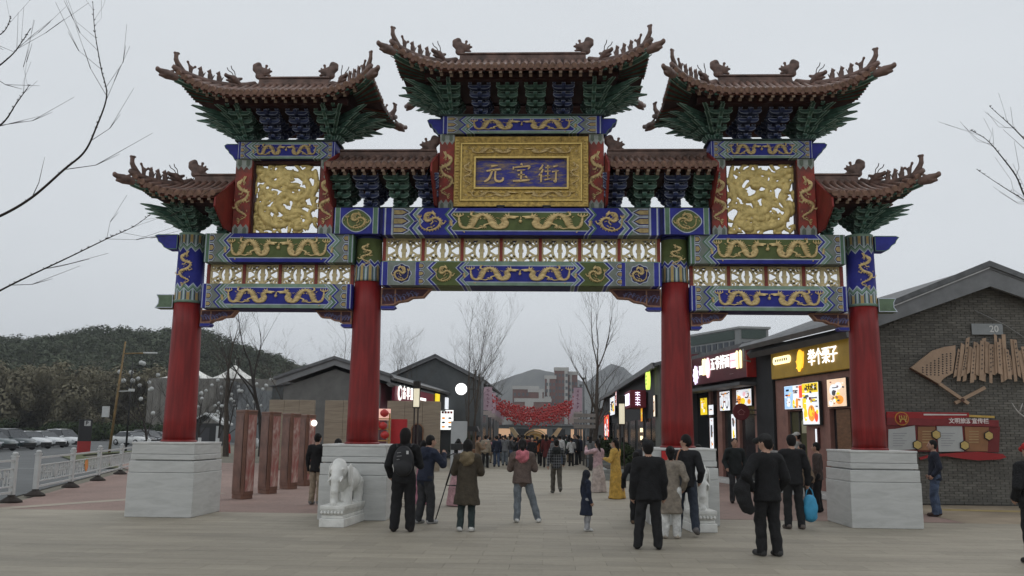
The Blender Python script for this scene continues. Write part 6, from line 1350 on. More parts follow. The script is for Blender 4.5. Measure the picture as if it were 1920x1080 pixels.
# planters and steps on the right kerb
for x, y, h, lab in ((3.1, 18.5, .42, 'low grey stone planter on the right kerb'), (3.55, 30, .5, 'stepped grey planter further down the right kerb'), (-3.9, 30, .5, 'low grey stone planter on the left kerb')):
    t = thing('stone_planter', lab, 'planter', (x, y, 0), 0); st_ = mat('planter_granite', (.24, .25, .235), .8, .15, 3, .1); bx(t, 'wall', st_, -.5, 1.2, -2, 2.5, 0, h*.6, .02); bx(t, 'coping', st_, -.3, 1.25, -1.8, 2.4, h*.6, h, .02); bx(t, 'soil', mat('soil', (.05, .04, .03), .95), -.1, 1.1, -1.6, 2.2, h, h+.03)
# bar stool and table at the shop front
stl = thing('bar_stool', 'dark bar stool with thin legs at the shop front', 'stool', fw_(-.9, 2.5), ANG); dk = mat('dark_stool', (.03, .022, .02), .5)
MB().box(-.19, .19, -.19, .19, .98, 1.03).build('seat', dk, stl, bevel=.015); MB().box(-.19, .19, .15, .19, 1.03, 1.3).build('backrest', dk, stl, bevel=.015)
for a in (-1, 1):
    for b in (-1, 1): MB().tube([(a*.14, b*.14, .98), (a*.22, b*.22, 0)], .016, 6).build('leg', dk, stl)
MB().tube([(-.19, -.19, .35), (.19, -.19, .35), (.19, .19, .35), (-.19, .19, .35), (-.19, -.19, .35)], .012, 5).build('footrest', dk, stl)
for i in range(3):
    pst = thing('signpost_board' if i == 0 else 'street_bin', 'wooden direction boards on a grey post at the right kerb' if i == 0 else ('dark litter bin by the right planter' if i == 1 else 'dark litter bin by the left planter'), 'signpost' if i == 0 else 'bin', ((2.75, 30.5, 0), (2.9, 26, 0), (-3.6, 27, 0))[i], 0)
    if i == 0:
        MB().tube([(0, 0, 0), (0, 0, 3.1)], .05, 8).build('post', post_g, pst)
        for z in (2.2, 2.5, 2.8): bx(pst, 'arrow_board', mat('board_weathered', (.22, .2, .18), .7), -.7, .5, -.08, -.05, z-.1, z+.1)
    else:
        MB().lathe([(.2, 0), (.24, .05), (.24, .8), (.2, .85)], 12).build('drum', dark_p, pst); MB().lathe([(.26, .85), (.2, .95), (.001, .98)], 12).build('lid', post_g, pst)
# ================================================================ people
SKIN = mat('skin', (.42, .25, .18), .55, .08, 6); HAIR = mat('dark_hair', (.009, .0075, .007), .62, .3, 30, .5, stretch=(1, 1, .3), spec=.2)
CL = {}
def cloth(c, rough=.85):
    k = tuple(round(q, 3) for q in c)
    if k not in CL: CL[k] = mat('cloth_%d' % len(CL), c, rough, .3, 9, .6)
    return CL[k]
BLK, NAVY, CHAR, BROWN, OLV, TAUPE = (.009, .009, .010), (.016, .021, .04), (.034, .035, .038), (.045, .03, .022), (.05, .04, .025), (.12, .088, .075)
WHT, CREAM, GREYJ, JEAN, DJ, TEAL = (.6, .6, .58), (.42, .37, .30), (.15, .17, .19), (.06, .085, .14), (.03, .038, .055), (.03, .045, .045)
def person(label, loc, head=0., H=1.7, top=BLK, pants=BLK, shoes=BLK, hair='short', hem=.46, accent=None, feet=((-.06, 0), (.06, 0)), armL='down', armR='down', lw=1., flare=1., lean=0., hat=None, turn=0., vox=.017, skirt=None, sit=None, bulk=1., hood=False, far=False, group=None, lift=(0, 0)):
    s = SDF(); h = H; MT = [SKIN, HAIR, cloth(top), cloth(pants), cloth(shoes), cloth(accent or top), cloth(hat or BLK), mat('eye_dark', (.02, .015, .012), .3)]
    hz = .52*h if sit is None else sit; ly = math.sin(lean); 
    up = lambda x, y, z: (x, y+ly*max(0, z-hz)*1.0, z)
    for i, sg in enumerate((-1, 1)):
        fx, fy = feet[i][0]*h, feet[i][1]*h; lf = lift[i]*h; hip = (sg*.052*h, 0, hz); ank = (fx, fy, .05*h+lf)
        if sit is None: kn = ((hip[0]+ank[0])/2+.0*sg, (hip[1]+ank[1])/2+.02*h+abs(fy)*.18, (hip[2]+ank[2])/2+.0)
        else: kn = (sg*.08*h, .22*h, hz-.02); ank = (sg*.08*h, .22*h, .28)
        if skirt is None or far:
            s.cone(hip, kn, .057*h*lw, .046*h*lw, 3, 1, .015); s.cone(kn, (ank[0], ank[1]-.004*h, ank[2]-.03*h), .046*h*lw, .040*h*lw, 3, 1, .010, ank[2]-.022*h)
        tilt = lf*.9
        s.cone((ank[0], ank[1]-.022*h, ank[2]-.022*h+tilt*.4), (ank[0]+sg*.012*h, ank[1]+.085*h, ank[2]-.028*h-tilt*.5), .030*h, .025*h, 4, 1, .006)
    s.cone((0, 0, hz+.0*h), (0, 0, hz+.05*h), .088*h*bulk, .085*h*bulk, 3 if hem > .5 else 2, .72, .02)
    if skirt: s.chain([up(0, 0, hz+.1*h), (0, 0, hz), (0, -.02*h, .25*h), (0, -.03*h, -.05*h)], [.085*h, .10*h, .145*h, .18*h], 5 if accent else 2, .8, .02, .012)
    # trunk, coat skirt, shoulders
    s.chain([up(0, 0, hz+.06*h), up(0, .0, .64*h if sit is None else hz+.13*h), up(0, .0, .75*h if sit is None else hz+.24*h)], [.086*h*bulk, .088*h*bulk, .092*h*bulk], 2, .72, .025)
    sh = .805*h if sit is None else hz+.30*h
    s.cone(up(-.085*h, -.005*h, sh-.01*h), up(.085*h, -.005*h, sh-.01*h), .048*h*bulk, .048*h*bulk, 2, 1, .03)
    if hem < .50: s.chain([up(0, 0, hz+.10*h), (0, 0, hz+.0*h), (0, -.005*h, hem*h-.05*h)], [.090*h*bulk, .100*h*bulk, .106*h*flare*bulk], 2, .74, .008, hem*h)
    # arms
    hands = []
    A = {'down': ((.03, -.01, -.16), (.035, .035, -.31)), 'loose': ((.07, -.03, -.155), (.085, .05, -.29)), 'front': ((.042, .04, -.155), (-.02, .16, -.13)), 'phone': ((.06, .09, -.13), (-.03, .17, -.02)), 'akimbo': ((.12, -.05, -.13), (.02, .03, -.24)), 'pocket': ((.05, -.03, -.155), (.03, .045, -.255)), 'carry': ((.05, -.01, -.16), (.06, .02, -.31)), 'swing_f': ((.05, .05, -.15), (.05, .15, -.25)), 'swing_b': ((.05, -.08, -.14), (.06, -.11, -.28)), 'raise': ((.09, .12, -.04), (.02, .2, .05)), 'out': ((.10, .05, -.12), (.16, .12, -.2))}
    for sg, key in ((-1, armL), (1, armR)):
        e, w = A[key]; S0 = up(sg*.108*h, -.005*h, sh-.012*h)
        E_ = (S0[0]+sg*e[0]*h, S0[1]+e[1]*h, S0[2]+e[2]*h); W_ = (S0[0]+sg*w[0]*h, S0[1]+w[1]*h, S0[2]+w[2]*h)
        s.cone(S0, E_, .044*h*bulk, .037*h*bulk, 2, 1, .022); s.cone(E_, W_, .036*h*bulk, .028*h*bulk, 2, 1, .012)
        d = Vector(W_)-Vector(E_); d.normalize(); P = Vector(W_)+d*.035*h
        s.cone(tuple(Vector(W_)+d*.012*h), tuple(P), .02*h, .022*h, 0, 1, .006); hands.append((P, d, sg))
    # neck and head
    nk = up(0, 0, sh+.03*h); hc = Vector(up(0, .012*h, sh+.122*h)); ct, st = math.cos(turn), math.sin(turn)
    rot = lambda x, y, z: (hc.x+x*ct-y*st, hc.y+x*st+y*ct, hc.z+z)
    s.cone(up(0, -.005*h, sh), (hc.x, hc.y-.01*h, hc.z-.03*h), .034*h, .030*h, 0, 1, .012)
    s.ball(tuple(hc), (.046*h, .055*h, .066*h), 0, .01); s.ball(rot(0, .018*h, -.03*h), (.034*h, .036*h, .036*h), 0, .012)
    if not far:
        s.cone(rot(0, .05*h, .004*h), rot(0, .066*h, -.012*h), .008*h, .010*h, 0, 1, .004)
        for sg in (-1, 1): s.ball(rot(sg*.048*h, -.002*h, -.004*h), (.008*h, .014*h, .019*h), 0, .003); s.ball(rot(sg*.019*h, .050*h, .010*h), .0055*h, 7, .001)
        s.cone(rot(-.014*h, .052*h, -.031*h), rot(.014*h, .052*h, -.031*h), .004*h, .004*h, 0, 1, .002)
    if hair == 'bald': pass
    elif hood:
        s.ball(rot(0, -.012*h, .008*h), (.064*h, .066*h, .078*h), 5, .012); s.cone(rot(0, -.03*h, -.05*h), up(0, -.03*h, sh), .055*h, .06*h, 5, 1, .02)
    else:
        s.ball(rot(0, -.012*h, .018*h), (.053*h, .056*h, .060*h), 1, .006); s.ball(rot(0, -.028*h, -.008*h), (.048*h, .036*h, .048*h), 1, .006)
        if hair == 'pony': s.chain([rot(0, -.06*h, .01*h), rot(0, -.085*h, -.03*h), rot(0, -.075*h, -.12*h)], [.02*h, .024*h, .010*h], 1)
        if hair == 'long': s.cone(rot(0, -.03*h, 0), rot(0, -.05*h, -.12*h), .052*h, .045*h, 1, .7)
        if hair == 'bob': s.cone(rot(0, -.015*h, 0), rot(0, -.02*h, -.055*h), .056*h, .05*h, 1)
        if hair == 'bun': s.ball(rot(0, -.06*h, .03*h), .03*h, 1); s.cone(rot(0, -.03*h, -.01*h), rot(0, -.04*h, -.05*h), .04*h, .03*h, 1)
        if hair == 'tall':
            s.ball(rot(0, -.01*h, .075*h), (.035*h, .03*h, .03*h), 1); s.ball(rot(-.04*h, -.02*h, .05*h), .024*h, 1); s.ball(rot(.04*h, -.02*h, .05*h), .024*h, 1); s.cone(rot(0, -.04*h, 0), rot(0, -.06*h, -.2*h), .04*h, .02*h, 1)
            for q in (-1, 1): s.cone(rot(q*.03*h, .01*h, .07*h), rot(q*.08*h, .0, .085*h), .008*h, .005*h, 6)
    if accent and not hood and not skirt: s.chain([up(-.055*h, .01*h, sh+.022*h), up(-.035*h, -.055*h, sh+.02*h), up(0, -.075*h, sh-.005*h), up(.035*h, -.055*h, sh+.02*h), up(.055*h, .01*h, sh+.022*h)], [.028*h, .042*h, .052*h, .042*h, .028*h], 5, 1, .02); s.ball(up(0, -.075*h, sh-.035*h), (.075*h, .04*h, .05*h), 5, .02)
    if hat:
        s.ball(rot(0, -.004*h, .038*h), (.058*h, .062*h, .046*h), 6, .006)
        if hair != 'beanie': s.cone(rot(0, .05*h, .026*h), rot(0, .095*h, .018*h), .030*h, .024*h, 6, 1, .004)
    me = s.mesh('person', MT, vox if not far else .03, wrinkle=0. if far else .0075, cut=lambda G: -G[..., 2]+.001)
    if not far:                                                 # five fingers on each hand, curled
        f = MB()
        for P, d, sg in hands:
            a = Vector((0, 1, 0)); a = (a-d*a.dot(d)).normalized(); b = d.cross(a)*sg
            for k in range(4):
                o_ = P+a*(.014*h*(1.5-k)*.8); L_ = (.034, .042, .045, .038)[3-k]*h
                f.tube([o_, o_+d*L_*.5+b*.002, o_+d*L_*.85-b*.012*h], [.0058*h, .0054*h, .0042*h], 6, 0)
            f.tube([P-d*.02*h+a*.014*h, P+a*.030*h+d*.0, P+a*.034*h+d*.02*h], [.0062*h, .006*h, .0045*h], 6, 0)
        m2 = f.mesh('fingers', SKIN); bm = bmesh.new(); bm.from_mesh(me); bm.from_mesh(m2); bm.to_mesh(me); bm.free(); bpy.data.meshes.remove(m2)
    o = place('person', me, None, (loc[0], loc[1], 0), R(head)); tag(o, label, 'person', group)
    o['hands'] = [list(q[0]) for q in hands]
    return o
def hand_at(o, i):
    p = Vector(o['hands'][i]); c, s_ = math.cos(o.rotation_euler.z), math.sin(o.rotation_euler.z)
    return Vector((o.location.x+p.x*c-p.y*s_, o.location.y+p.x*s_+p.y*c, p.z))
p1 = person('person in black with a black backpack, standing beside the photographer', (-2.02, -2.73), 4, 1.87, BLK, BLK, (.02, .015, .014), hair='bob', feet=((-.085, 0), (.075, -.01)), armL='pocket', armR='front', lw=1.18, bulk=1.1, hem=.47)
p2 = person('person in a navy puffer jacket bent to a camera on a tripod', (-1.83, -1.24), -42, 1.74, NAVY, CHAR, (.4, .4, .4), feet=((-.05, -.05), (.06, .04)), armL='phone', armR='phone', lw=1.12, lean=.16, bulk=1.14, hem=.48, accent=NAVY, turn=-.2)
p3 = person('person in a long dark olive parka with tan hood trim and white shoes', (-.87, -2.56), 0, 1.67, (.055, .044, .03), TEAL, WHT, hair='bob', hem=.29, flare=1.3, feet=((-.07, 0), (.055, .01)), armL='front', armR='front', accent=(.17, .13, .075), bulk=1.16, lw=.92)
p4 = person('person in a brown jacket with a pink hood and grey jeans', (.10, -.71), 2, 1.68, TAUPE, GREYJ, WHT, hair='pony', hem=.47, feet=((-.06, -.01), (.20, .03)), armL='front', armR='front', accent=(.52, .16, .19), bulk=1.16, lw=1.0)
p5 = person('small child in a long navy hooded coat', (1.35, -2.14), -70, 1.12, (.012, .017, .035), (.3, .3, .31), WHT, hood=True, accent=(.014, .016, .024), hem=.26, flare=1.35, feet=((-.04, .02), (.05, -.01)), bulk=1.05, vox=.013)
p6 = person('person all in black with a black cap and wide stance', (2.24, -4.67), 0, 1.70, BLK, (.013, .013, .014), (.014, .014, .014), hair='beanie', hat=(.013, .013, .014), feet=((-.11, 0), (.085, -.01)), armL='down', armR='down', bulk=1.2, lw=1.08, hem=.45)
p7 = person('person in a long beige coat and white trousers', (2.80, -3.15), 0, 1.60, (.24, .205, .165), WHT, (.45, .4, .34), hair='bun', hem=.27, flare=1.1, feet=((-.075, 0), (.06, 0)), armR='pocket', bulk=1.05, lw=1.15)
p8 = person('person in a black vest striding with dark jeans and white-soled shoes', (3.15, -2.59), -12, 1.81, (.014, .014, .016), DJ, (.16, .15, .15), hair='short', feet=((-.09, .02), (.10, -.16)), lift=(0, .03), armL='swing_b', armR='pocket', bulk=1.06, turn=.9, hem=.48)
p9 = person('person in black jacket and cap with one hand at the waist', (3.98, -5.27), 18, 1.82, (.008, .008, .009), (.012, .012, .013), (.05, .05, .05), hat=(.02, .02, .02), feet=((-.05, .03), (.07, -.02)), armL='akimbo', armR='pocket', bulk=1.16, lw=1.08, hem=.45, flare=1.05, turn=.5)
p10 = person('person in black carrying a light blue bag', (5.47, -1.15), 5, 1.83, BLK, (.014, .014, .015), (.12, .10, .09), feet=((-.065, 0), (.075, -.02)), armL='phone', armR='carry', bulk=1.14, hem=.47)
p11 = person('person in navy jacket and blue jeans reading the notice board', (9.68, 2.28), 75, 1.75, (.014, .017, .03), JEAN, (.05, .03, .025), feet=((-.05, .03), (.06, -.02)), armL='pocket', armR='pocket', bulk=1.1, hem=.47, lw=1.1)
p12 = person('person in black with a red cap at the square edge', (7.78, -5.62), 8, 1.74, BLK, (.013, .013, .014), (.02, .02, .02), hat=(.42, .02, .02), feet=((-.06, 0), (.06, 0)), bulk=1.2, armL='pocket', lw=1.1)
p13 = person('person in dark green jacket facing the square, hands in pockets', (5.72, 5.55), 178, 1.73, (.016, .02, .02), CHAR, (.03, .022, .02), feet=((-.06, 0), (.06, .02)), armL='pocket', armR='pocket', bulk=1.14, hem=.44)
p14 = person('woman in a floor-length golden yellow robe with ornamented hair', (2.55, 6.51), 62, 1.66, (.60, .38, .09), (.60, .38, .09), (.2, .1, .03), hair='tall', skirt=True, armL='front', armR='front', accent=(.56, .34, .07), hat=None, bulk=1.1)
p15 = person('woman in pale pink robe facing the woman in yellow', (2.2, 9.3), 40, 1.60, (.52, .36, .38), (.5, .4, .38), (.2, .15, .1), hair='tall', skirt=True, armL='raise', armR='front', accent=(.50, .42, .38), bulk=1.08)
p16 = person('person in dark checked jacket walking into the street', (.89, 8.43), 5, 1.62, (.045, .05, .055), (.10, .09, .075), (.12, .12, .11), feet=((-.06, .08), (.06, -.12)), lift=(0, .05), armL='swing_b', armR='swing_f', accent=(.018, .022, .022), hem=.46)
def plaid():
    m, nt, b = _new('checked_wool'); N, L = nt.nodes, nt.links; tc = N.new('ShaderNodeTexCoord'); sp = N.new('ShaderNodeSeparateXYZ'); L.new(tc.outputs['Object'], sp.inputs[0]); o = None
    for ax, f in ((0, 14.), (2, 12.)):
        v = _math(nt, 'GREATER_THAN', _math(nt, 'FRACT', _math(nt, 'ADD', _math(nt, 'MULTIPLY', sp.outputs[ax], f), 50.)), .72); o = v if o is None else _math(nt, 'ADD', o, v)
    r = N.new('ShaderNodeValToRGB'); r.color_ramp.elements[0].color = (.018, .02, .023, 1); r.color_ramp.elements[1].color = (.20, .21, .22, 1); L.new(_math(nt, 'MULTIPLY', o, .55), r.inputs[0]); L.new(r.outputs[0], b.inputs['Base Color']); b.inputs['Roughness'].default_value = .9; return m
p16.data.materials[2] = plaid()
p20 = person('person in brown patterned jacket standing beside the street cart', (-2.30, 18.47), -75, 1.70, (.20, .135, .085), (.16, .12, .08), (.1, .08, .06), armL='front', armR='phone', vox=.024)
p21 = person('person in black jacket and cream trousers half behind the plinth', (-5.12, 2.99), -15, 1.74, BLK, (.33, .27, .2), (.2, .2, .2), feet=((-.06, 0), (.06, 0)), armR='front')
p22 = person('woman in white blouse and pink skirt by the photographer', (-1.62, 3.2), -70, 1.60, (.52, .5, .52), (.5, .3, .32), (.4, .4, .4), hair='tall', skirt=True, accent=(.50, .30, .32), armL='raise', armR='front')
p23 = person('woman with pinned-up hair and cream robe behind the photographer', (-2.55, 3.6), -30, 1.55, (.5, .46, .42), (.5, .3, .32), (.4, .4, .4), hair='tall', skirt=True, accent=(.46, .2, .26))
p24 = person('person in a bright red and yellow robe near the kiosk', (-24.1, 49.5), 160, 1.75, (.5, .02, .02), (.55, .3, .03), BLK, hair='tall', skirt=True, accent=(.5, .03, .02), vox=.03)
p25 = person('person in white cap and grey white jacket perched on the bar stool', (*fw_(-.95, 2.5)[:2],), 60, 1.70, (.33, .33, .31), CHAR, BLK, hat=(.5, .5, .47), sit=1.07, armL='front', armR='front', feet=((-.06, 0), (.06, 0)))
p26 = person('woman with dark hair facing the person with the blue bag', (6.35, 4.2), 150, 1.70, (.3, .29, .28), CHAR, BLK, hair='long', armL='front')
p27 = person('person in tan jacket leaning behind the end plinth', (6.72, 2.1), 75, 1.62, (.20, .14, .09), BLK, BLK, lean=.2); p27b = person('dark-haired person behind the end plinth', (7.15, 2.9), 60, 1.66, (.06, .045, .04), BLK, BLK)
p28 = person('brown-haired person behind the left inner plinth', (-4.42, 2.2), 10, 1.62, (.07, .05, .045), BLK, BLK, hair='bob'); p28b = person('person in white hat behind the left inner plinth', (-4.05, 2.6), 10, 1.64, CHAR, BLK, BLK, hat=(.52, .5, .47), hair='beanie')
p29 = person('person in maroon top behind the right inner plinth', (4.15, 2.0), 40, 1.58, (.13, .05, .05), BLK, BLK); p30 = person('boy in black beside the person in black', (2.44, -.62), -10, 1.45, BLK, BLK, (.12, .08, .05), armL='loose', feet=((-.05, 0), (.06, .02)))
p31 = person('dark-haired person behind the right inner plinth near the column', (2.95, 2.4), 0, 1.72, (.03, .03, .035), BLK, BLK, hair='bun')
# ---------------------------------------------------------------- things carried
bp = thing('backpack', 'black backpack with pale zips on a person in black', 'backpack', (-2.0, -2.98, 0), R(4)); kb = mat('black_nylon', (.016, .016, .018), .6, .2, 6, .2)
sb = SDF(); sb.ball((0, -.02, 1.27), (.19, .13, .28), 0, .02); sb.ball((0, -.10, 1.16), (.16, .08, .15), 0, .02); place('bag_body', sb.mesh('bag_body', kb, .015), bp)
for z, w in ((1.42, .07), (1.36, .09), (1.30, .05), (1.18, .10)): MB().tube([(-.11, -.15, z), (-.11+w, -.165, z+.01)], .005, 5).build('pale_zip', mat('zip_pale', (.3, .3, .3), .5), bp)
MB().box(.06, .10, -.17, -.15, 1.40, 1.46).build('white_tag', mat('tag_white', (.5, .5, .5), .5), bp)
for sg in (-1, 1): MB().tube([(sg*.12, .02, 1.52), (sg*.14, .14, 1.58), (sg*.15, .34, 1.5)], .022, 6, 0, True, flat=(.4, 1)).build('shoulder_strap', kb, bp)
tri = thing('camera_tripod', 'black tripod with a video camera in front of the navy jacket', 'tripod', (-1.26, -.72, 0), 0)
for a in (R(-75), R(45), R(165)): 
    MB().tube([(.03*math.cos(a), .03*math.sin(a), 1.32), (.22*math.cos(a), .22*math.sin(a), .72)], .018, 6).tube([(.22*math.cos(a), .22*math.sin(a), .72), (.44*math.cos(a), .44*math.sin(a), 0)], .012, 6).build('leg', ink_k, tri)
MB().lathe([(.05, 1.28), (.055, 1.34), (.03, 1.36), (.03, 1.44)], 10).build('head', ink_k, tri)
MB().tube([(.22*math.cos(a), .22*math.sin(a), .72) for a in (R(-75), R(45), R(165), R(285))], .008, 5).build('spreader', ink_k, tri)
cm = MB().box(-.06, .06, -.12, .12, 1.44, 1.57).build('camera_body', ink_k, tri, (0, 0, 0), R(-42), .01); MB().lathe([(.045, .12), (.05, .2), (.05, .26)], 12).build('lens', ink_k, cm, (0, 0, 1.505), (-math.pi/2, 0, 0)); MB().tube([(0, -.02, 1.4), (-.18, -.22, 1.3)], .01, 5).build('pan_handle', ink_k, tri)
hb = hand_at(p10, 1); bag = thing('blue_bag', 'light blue drawstring bag held by a person in black', 'bag', (hb.x+.03, hb.y, 0), 0); blu = mat('sky_blue_fabric', (.05, .30, .50), .6, .15, 5, .3)
sb = SDF(); sb.ball((0, 0, hb.z-.42), (.15, .13, .20), 0, .02); sb.cone((0, 0, hb.z-.56), (0, 0, hb.z-.28), .135, .12, 0, 1, .03); place('bag_body', sb.mesh('bag_body', blu, .015, wrinkle=.006), bag)
MB().tube([(-.09, 0, hb.z-.24), (-.05, 0, hb.z-.08), (0, 0, hb.z-.02), (.05, 0, hb.z-.08), (.09, 0, hb.z-.24)], .012, 6).build('handle', blu, bag)
sh_ = thing('shoulder_bag', 'black shoulder bag with tan strap on the striding person', 'bag', (2.98, -2.78, 0), 0)
sb = SDF(); sb.ball((-.04, -.02, .96), (.11, .10, .19), 0, .02); sb.ball((.03, -.05, .86), (.1, .08, .1), 0, .02); place('bag_body', sb.mesh('bag_body', mat('black_leather', (.016, .016, .018), .4, .2, 5, .2), .016), sh_)
MB().tube(spline([(-.06, .02, 1.12), (-.03, .0, 1.3), (.02, .02, 1.48), (.09, .16, 1.545)], 4), .014, 6).build('strap', mat('tan_strap', (.30, .15, .09), .6), sh_)
jk = thing('draped_jacket', 'black jacket hanging over the arm of the person in a cap', 'jacket', (3.62, -5.40, 0), 0)
sb = SDF(); sb.chain([(.02, 0, 1.15), (-.06, -.02, 1.0), (-.02, -.03, .82), (.06, -.02, .70)], [.09, .12, .11, .07], 0, .8); sb.ball((-.02, -.02, .68), .05); place('cloth', sb.mesh('cloth', cloth((.013, .013, .014)), .018, wrinkle=.012), jk)
# ---------------------------------------------------------------- the crowd further down the street
VAR = []
for k, kw in enumerate((dict(hem=.46, hair='short', feet=((-.06, .06), (.06, -.08))), dict(hem=.30, hair='long', flare=1.15), dict(hem=.46, hair='pony', armL='front', armR='front'), dict(hem=.44, hair='bob', feet=((-.05, -.08), (.05, .1)), armL='swing_f', armR='swing_b'), dict(hem=.47, hair='short', bulk=1.2, feet=((-.08, 0), (.07, 0))), dict(hem=.33, hair='bun', armL='phone', armR='phone', flare=1.1))):
    o = person('x', (0, 0), 0, 1.68, far=True, **kw); VAR.append(o)
cols = [('black', BLK), ('dark red', (.10, .015, .015)), ('navy', NAVY), ('white', (.55, .55, .54)), ('charcoal', CHAR), ('brown', (.09, .055, .035)), ('orange', (.42, .09, .025)), ('grey', (.16, .165, .17)), ('beige', (.30, .25, .19)), ('dark green', (.02, .04, .025)), ('pink', (.42, .2, .22)), ('pale blue', (.2, .27, .34))]
tro = [('black', BLK), ('blue denim', JEAN), ('grey', GREYJ), ('khaki', (.18, .14, .09))]
kinds = ['short-haired person', 'long-haired person in a long coat', 'person with a ponytail', 'walking person with bobbed hair', 'stocky person', 'person with a bun raising a phone']
spots = [(1.95, 31.5, 3, 0), (1.35, 33.0, 3, 1), (2.89, 28.8, 7, 2), (-1.1, 30, 0, 0), (-.55, 32, 1, 0), (.35, 31, 0, 0), (-2.1, 29, 2, 1), (-1.75, 31, 7, 2), (.0, 34, 6, 0), (.75, 34.5, 4, 0), (-.3, 36, 0, 1), (.3, 37.5, 5, 0), (-1.4, 35, 0, 2), (1.1, 37, 2, 0), (-.9, 38, 4, 1), (1.6, 36, 9, 0)]
rr = random.Random(21)
spots += [(x_, y_, c_, t_) for x_, y_, c_, t_ in ((-2.6, 27.5, 8, 0), (-1.3, 28.0, 4, 1), (-.2, 28.6, 0, 0), (.55, 29.2, 1, 0), (1.0, 28.2, 7, 1), (-.75, 29.3, 2, 2), (2.35, 33.5, 0, 0), (-2.4, 33.2, 10, 1))]
while len(spots) < 70:
    y = rr.uniform(34, 45) if rr.random() < .62 else rr.uniform(22, 80); x = rr.uniform(-3.6, 4.3) if y > 30 else rr.choice((rr.uniform(-5.2, -3.4), rr.uniform(3.6, 5.2)))
    if all((x-a[0])**2+(y-a[1])**2 > .35 for a in spots): spots.append((x, y, rr.choice((0, 0, 0, 1, 2, 2, 4, 4, 5, 7, 8, 9, 10, 11, 3, 6)), rr.choice((0, 0, 1, 2, 3))))
seen = {}
for i, (x, y, c, t) in enumerate(spots):
    v = i % 6 if i > 2 else (2, 0, 1)[i]; key = (v, c, t)
    while key in seen: v = (v+1) % 6; t = (t+(v == 0)) % 4; c = (c+(v == 0 and t == 0)) % 12; key = (v, c, t)
    seen[key] = 1
    o = VAR[v].copy(); COL.objects.link(o); o.location = (x, y, 0); o.rotation_euler = (0, 0, R(rr.choice((0, 10, -15, 20, 0, 90, -90, 180)) if i > 16 else rr.uniform(-15, 15))); sc = rr.uniform(.92, 1.05); o.scale = (sc, sc, sc)
    for sl, m_ in ((2, cols[c][1]), (3, tro[t][1]), (5, cols[c][1])): o.material_slots[sl].link = 'OBJECT'; o.material_slots[sl].material = cloth(m_)
    tag(o, '%s, %s top, %s trousers, street crowd' % (kinds[v], cols[c][0], tro[t][0]), 'person', 'people in the street crowd')
for o in VAR: bpy.data.objects.remove(o)
for o in list(COL.objects):
    if 'hands' in o: del o['hands']
# ================================================================ bare trees
bark = mat('grey_brown_bark', (.075, .06, .048), .9, .3, 8, .4); bark_d = mat('dark_bark', (.035, .028, .024), .9, .3, 8, .4)
def bare_tree(label, x, y, h, r, seed, spread=.5, first=.3, m=bark, levels=4, stems=1, lean=(0, 0), dens=1., name='bare_tree', group=None):
    rr = random.Random(seed); t = thing(name, label, 'tree', (x, y, 0), 0, group); tr = MB(); cr = MB()
    def grow(mb, p, d, L_, r0, lv):
        n = 5 if lv < 2 else 3; pts = [p]; rad = [r0]
        for i in range(n):
            d = (d+Vector((rr.uniform(-1, 1), rr.uniform(-1, 1), rr.uniform(-.3, .7)))*(.13+.06*lv)).normalized(); pts.append(pts[-1]+d*L_/n); rad.append(r0*(1-(i+1)/n*.65))
        mb.tube(pts, rad, 7 if lv == 0 else (5 if lv < 2 else 3), 0, True, caps=False)
        if lv >= levels: return
        k = max(2, int((4, 5, 4, 3, 2)[lv]*dens+.5))
        for j in range(k):
            f = rr.uniform(first if lv == 0 else .25, 1.) if j else 1.; i = min(n-1, int(f*n)); q = pts[i].lerp(pts[i+1], f*n-i) if f < 1 else pts[-1]
            a = rr.uniform(0, 6.28); side = Vector((math.cos(a), math.sin(a), rr.uniform(.15, .6))); nd = (d*(1-spread)+side*spread).normalized()
            if j == 0: nd = (d+side*.25).normalized()
            grow(cr, q, nd, L_*rr.uniform(.42, .68), max(.004, rad[i]*rr.uniform(.4, .62)), lv+1)
    for s_ in range(stems):
        d = Vector((lean[0]+(rr.uniform(-.25, .25) if stems > 1 else 0), lean[1], 1)).normalized(); grow(tr, Vector((0.12*s_, 0, -.05)), d, h*.52, r, 0)
    tr.build('trunk', m, t, fix=False); cr.build('branches', m, t, fix=False); return t
bare_tree('slim bare tree with many upright branches on the right kerb', 3.15, 31, 11.2, .19, 5, .30, .36, stems=1, dens=1.1, m=bark)
bare_tree('bare tree with spreading twigs on the left kerb', -3.75, 31, 10.6, .09, 12, .32, .35, stems=2, dens=1.)
bare_tree('leaning bare tree behind the first red column', -21.6, 42.4, 12.0, .22, 31, .4, .35, lean=(.12, 0)); bare_tree('straight dark bare tree beside the leaning one', -19.5, 43.5, 13.0, .20, 44, .38, .4, m=bark_d)
bare_tree('small bare tree at the gable of the left shop', -14.2, 30, 6.4, .10, 51, .5, .2, dens=1.2); bare_tree('thin bare tree rising over the left shop roof', -11.5, 36, 9.4, .09, 63, .45, .3)
bare_tree('bare tree behind the red sign on the left', -9.2, 40, 9.6, .10, 71, .45, .3, dens=1.2); bare_tree('bare tree showing above the slate gable', -6.1, 52, 11.2, .13, 77, .45, .3, dens=1.2); bare_tree('bare tree beyond the slate gable roof', -4.6, 60, 11.5, .13, 83, .45, .3, dens=1.2)
bare_tree('pale bare sapling beside the hall wall', -16.8, 56, 10.2, .10, 91, .45, .3); bare_tree('bare tree further along the right kerb', 3.6, 42, 9.0, .12, 97, .45, .3, dens=1.1); bare_tree('bare tree over the far end of the street', 4.3, 55, 10.2, .12, 103, .45, .3, dens=1.1)
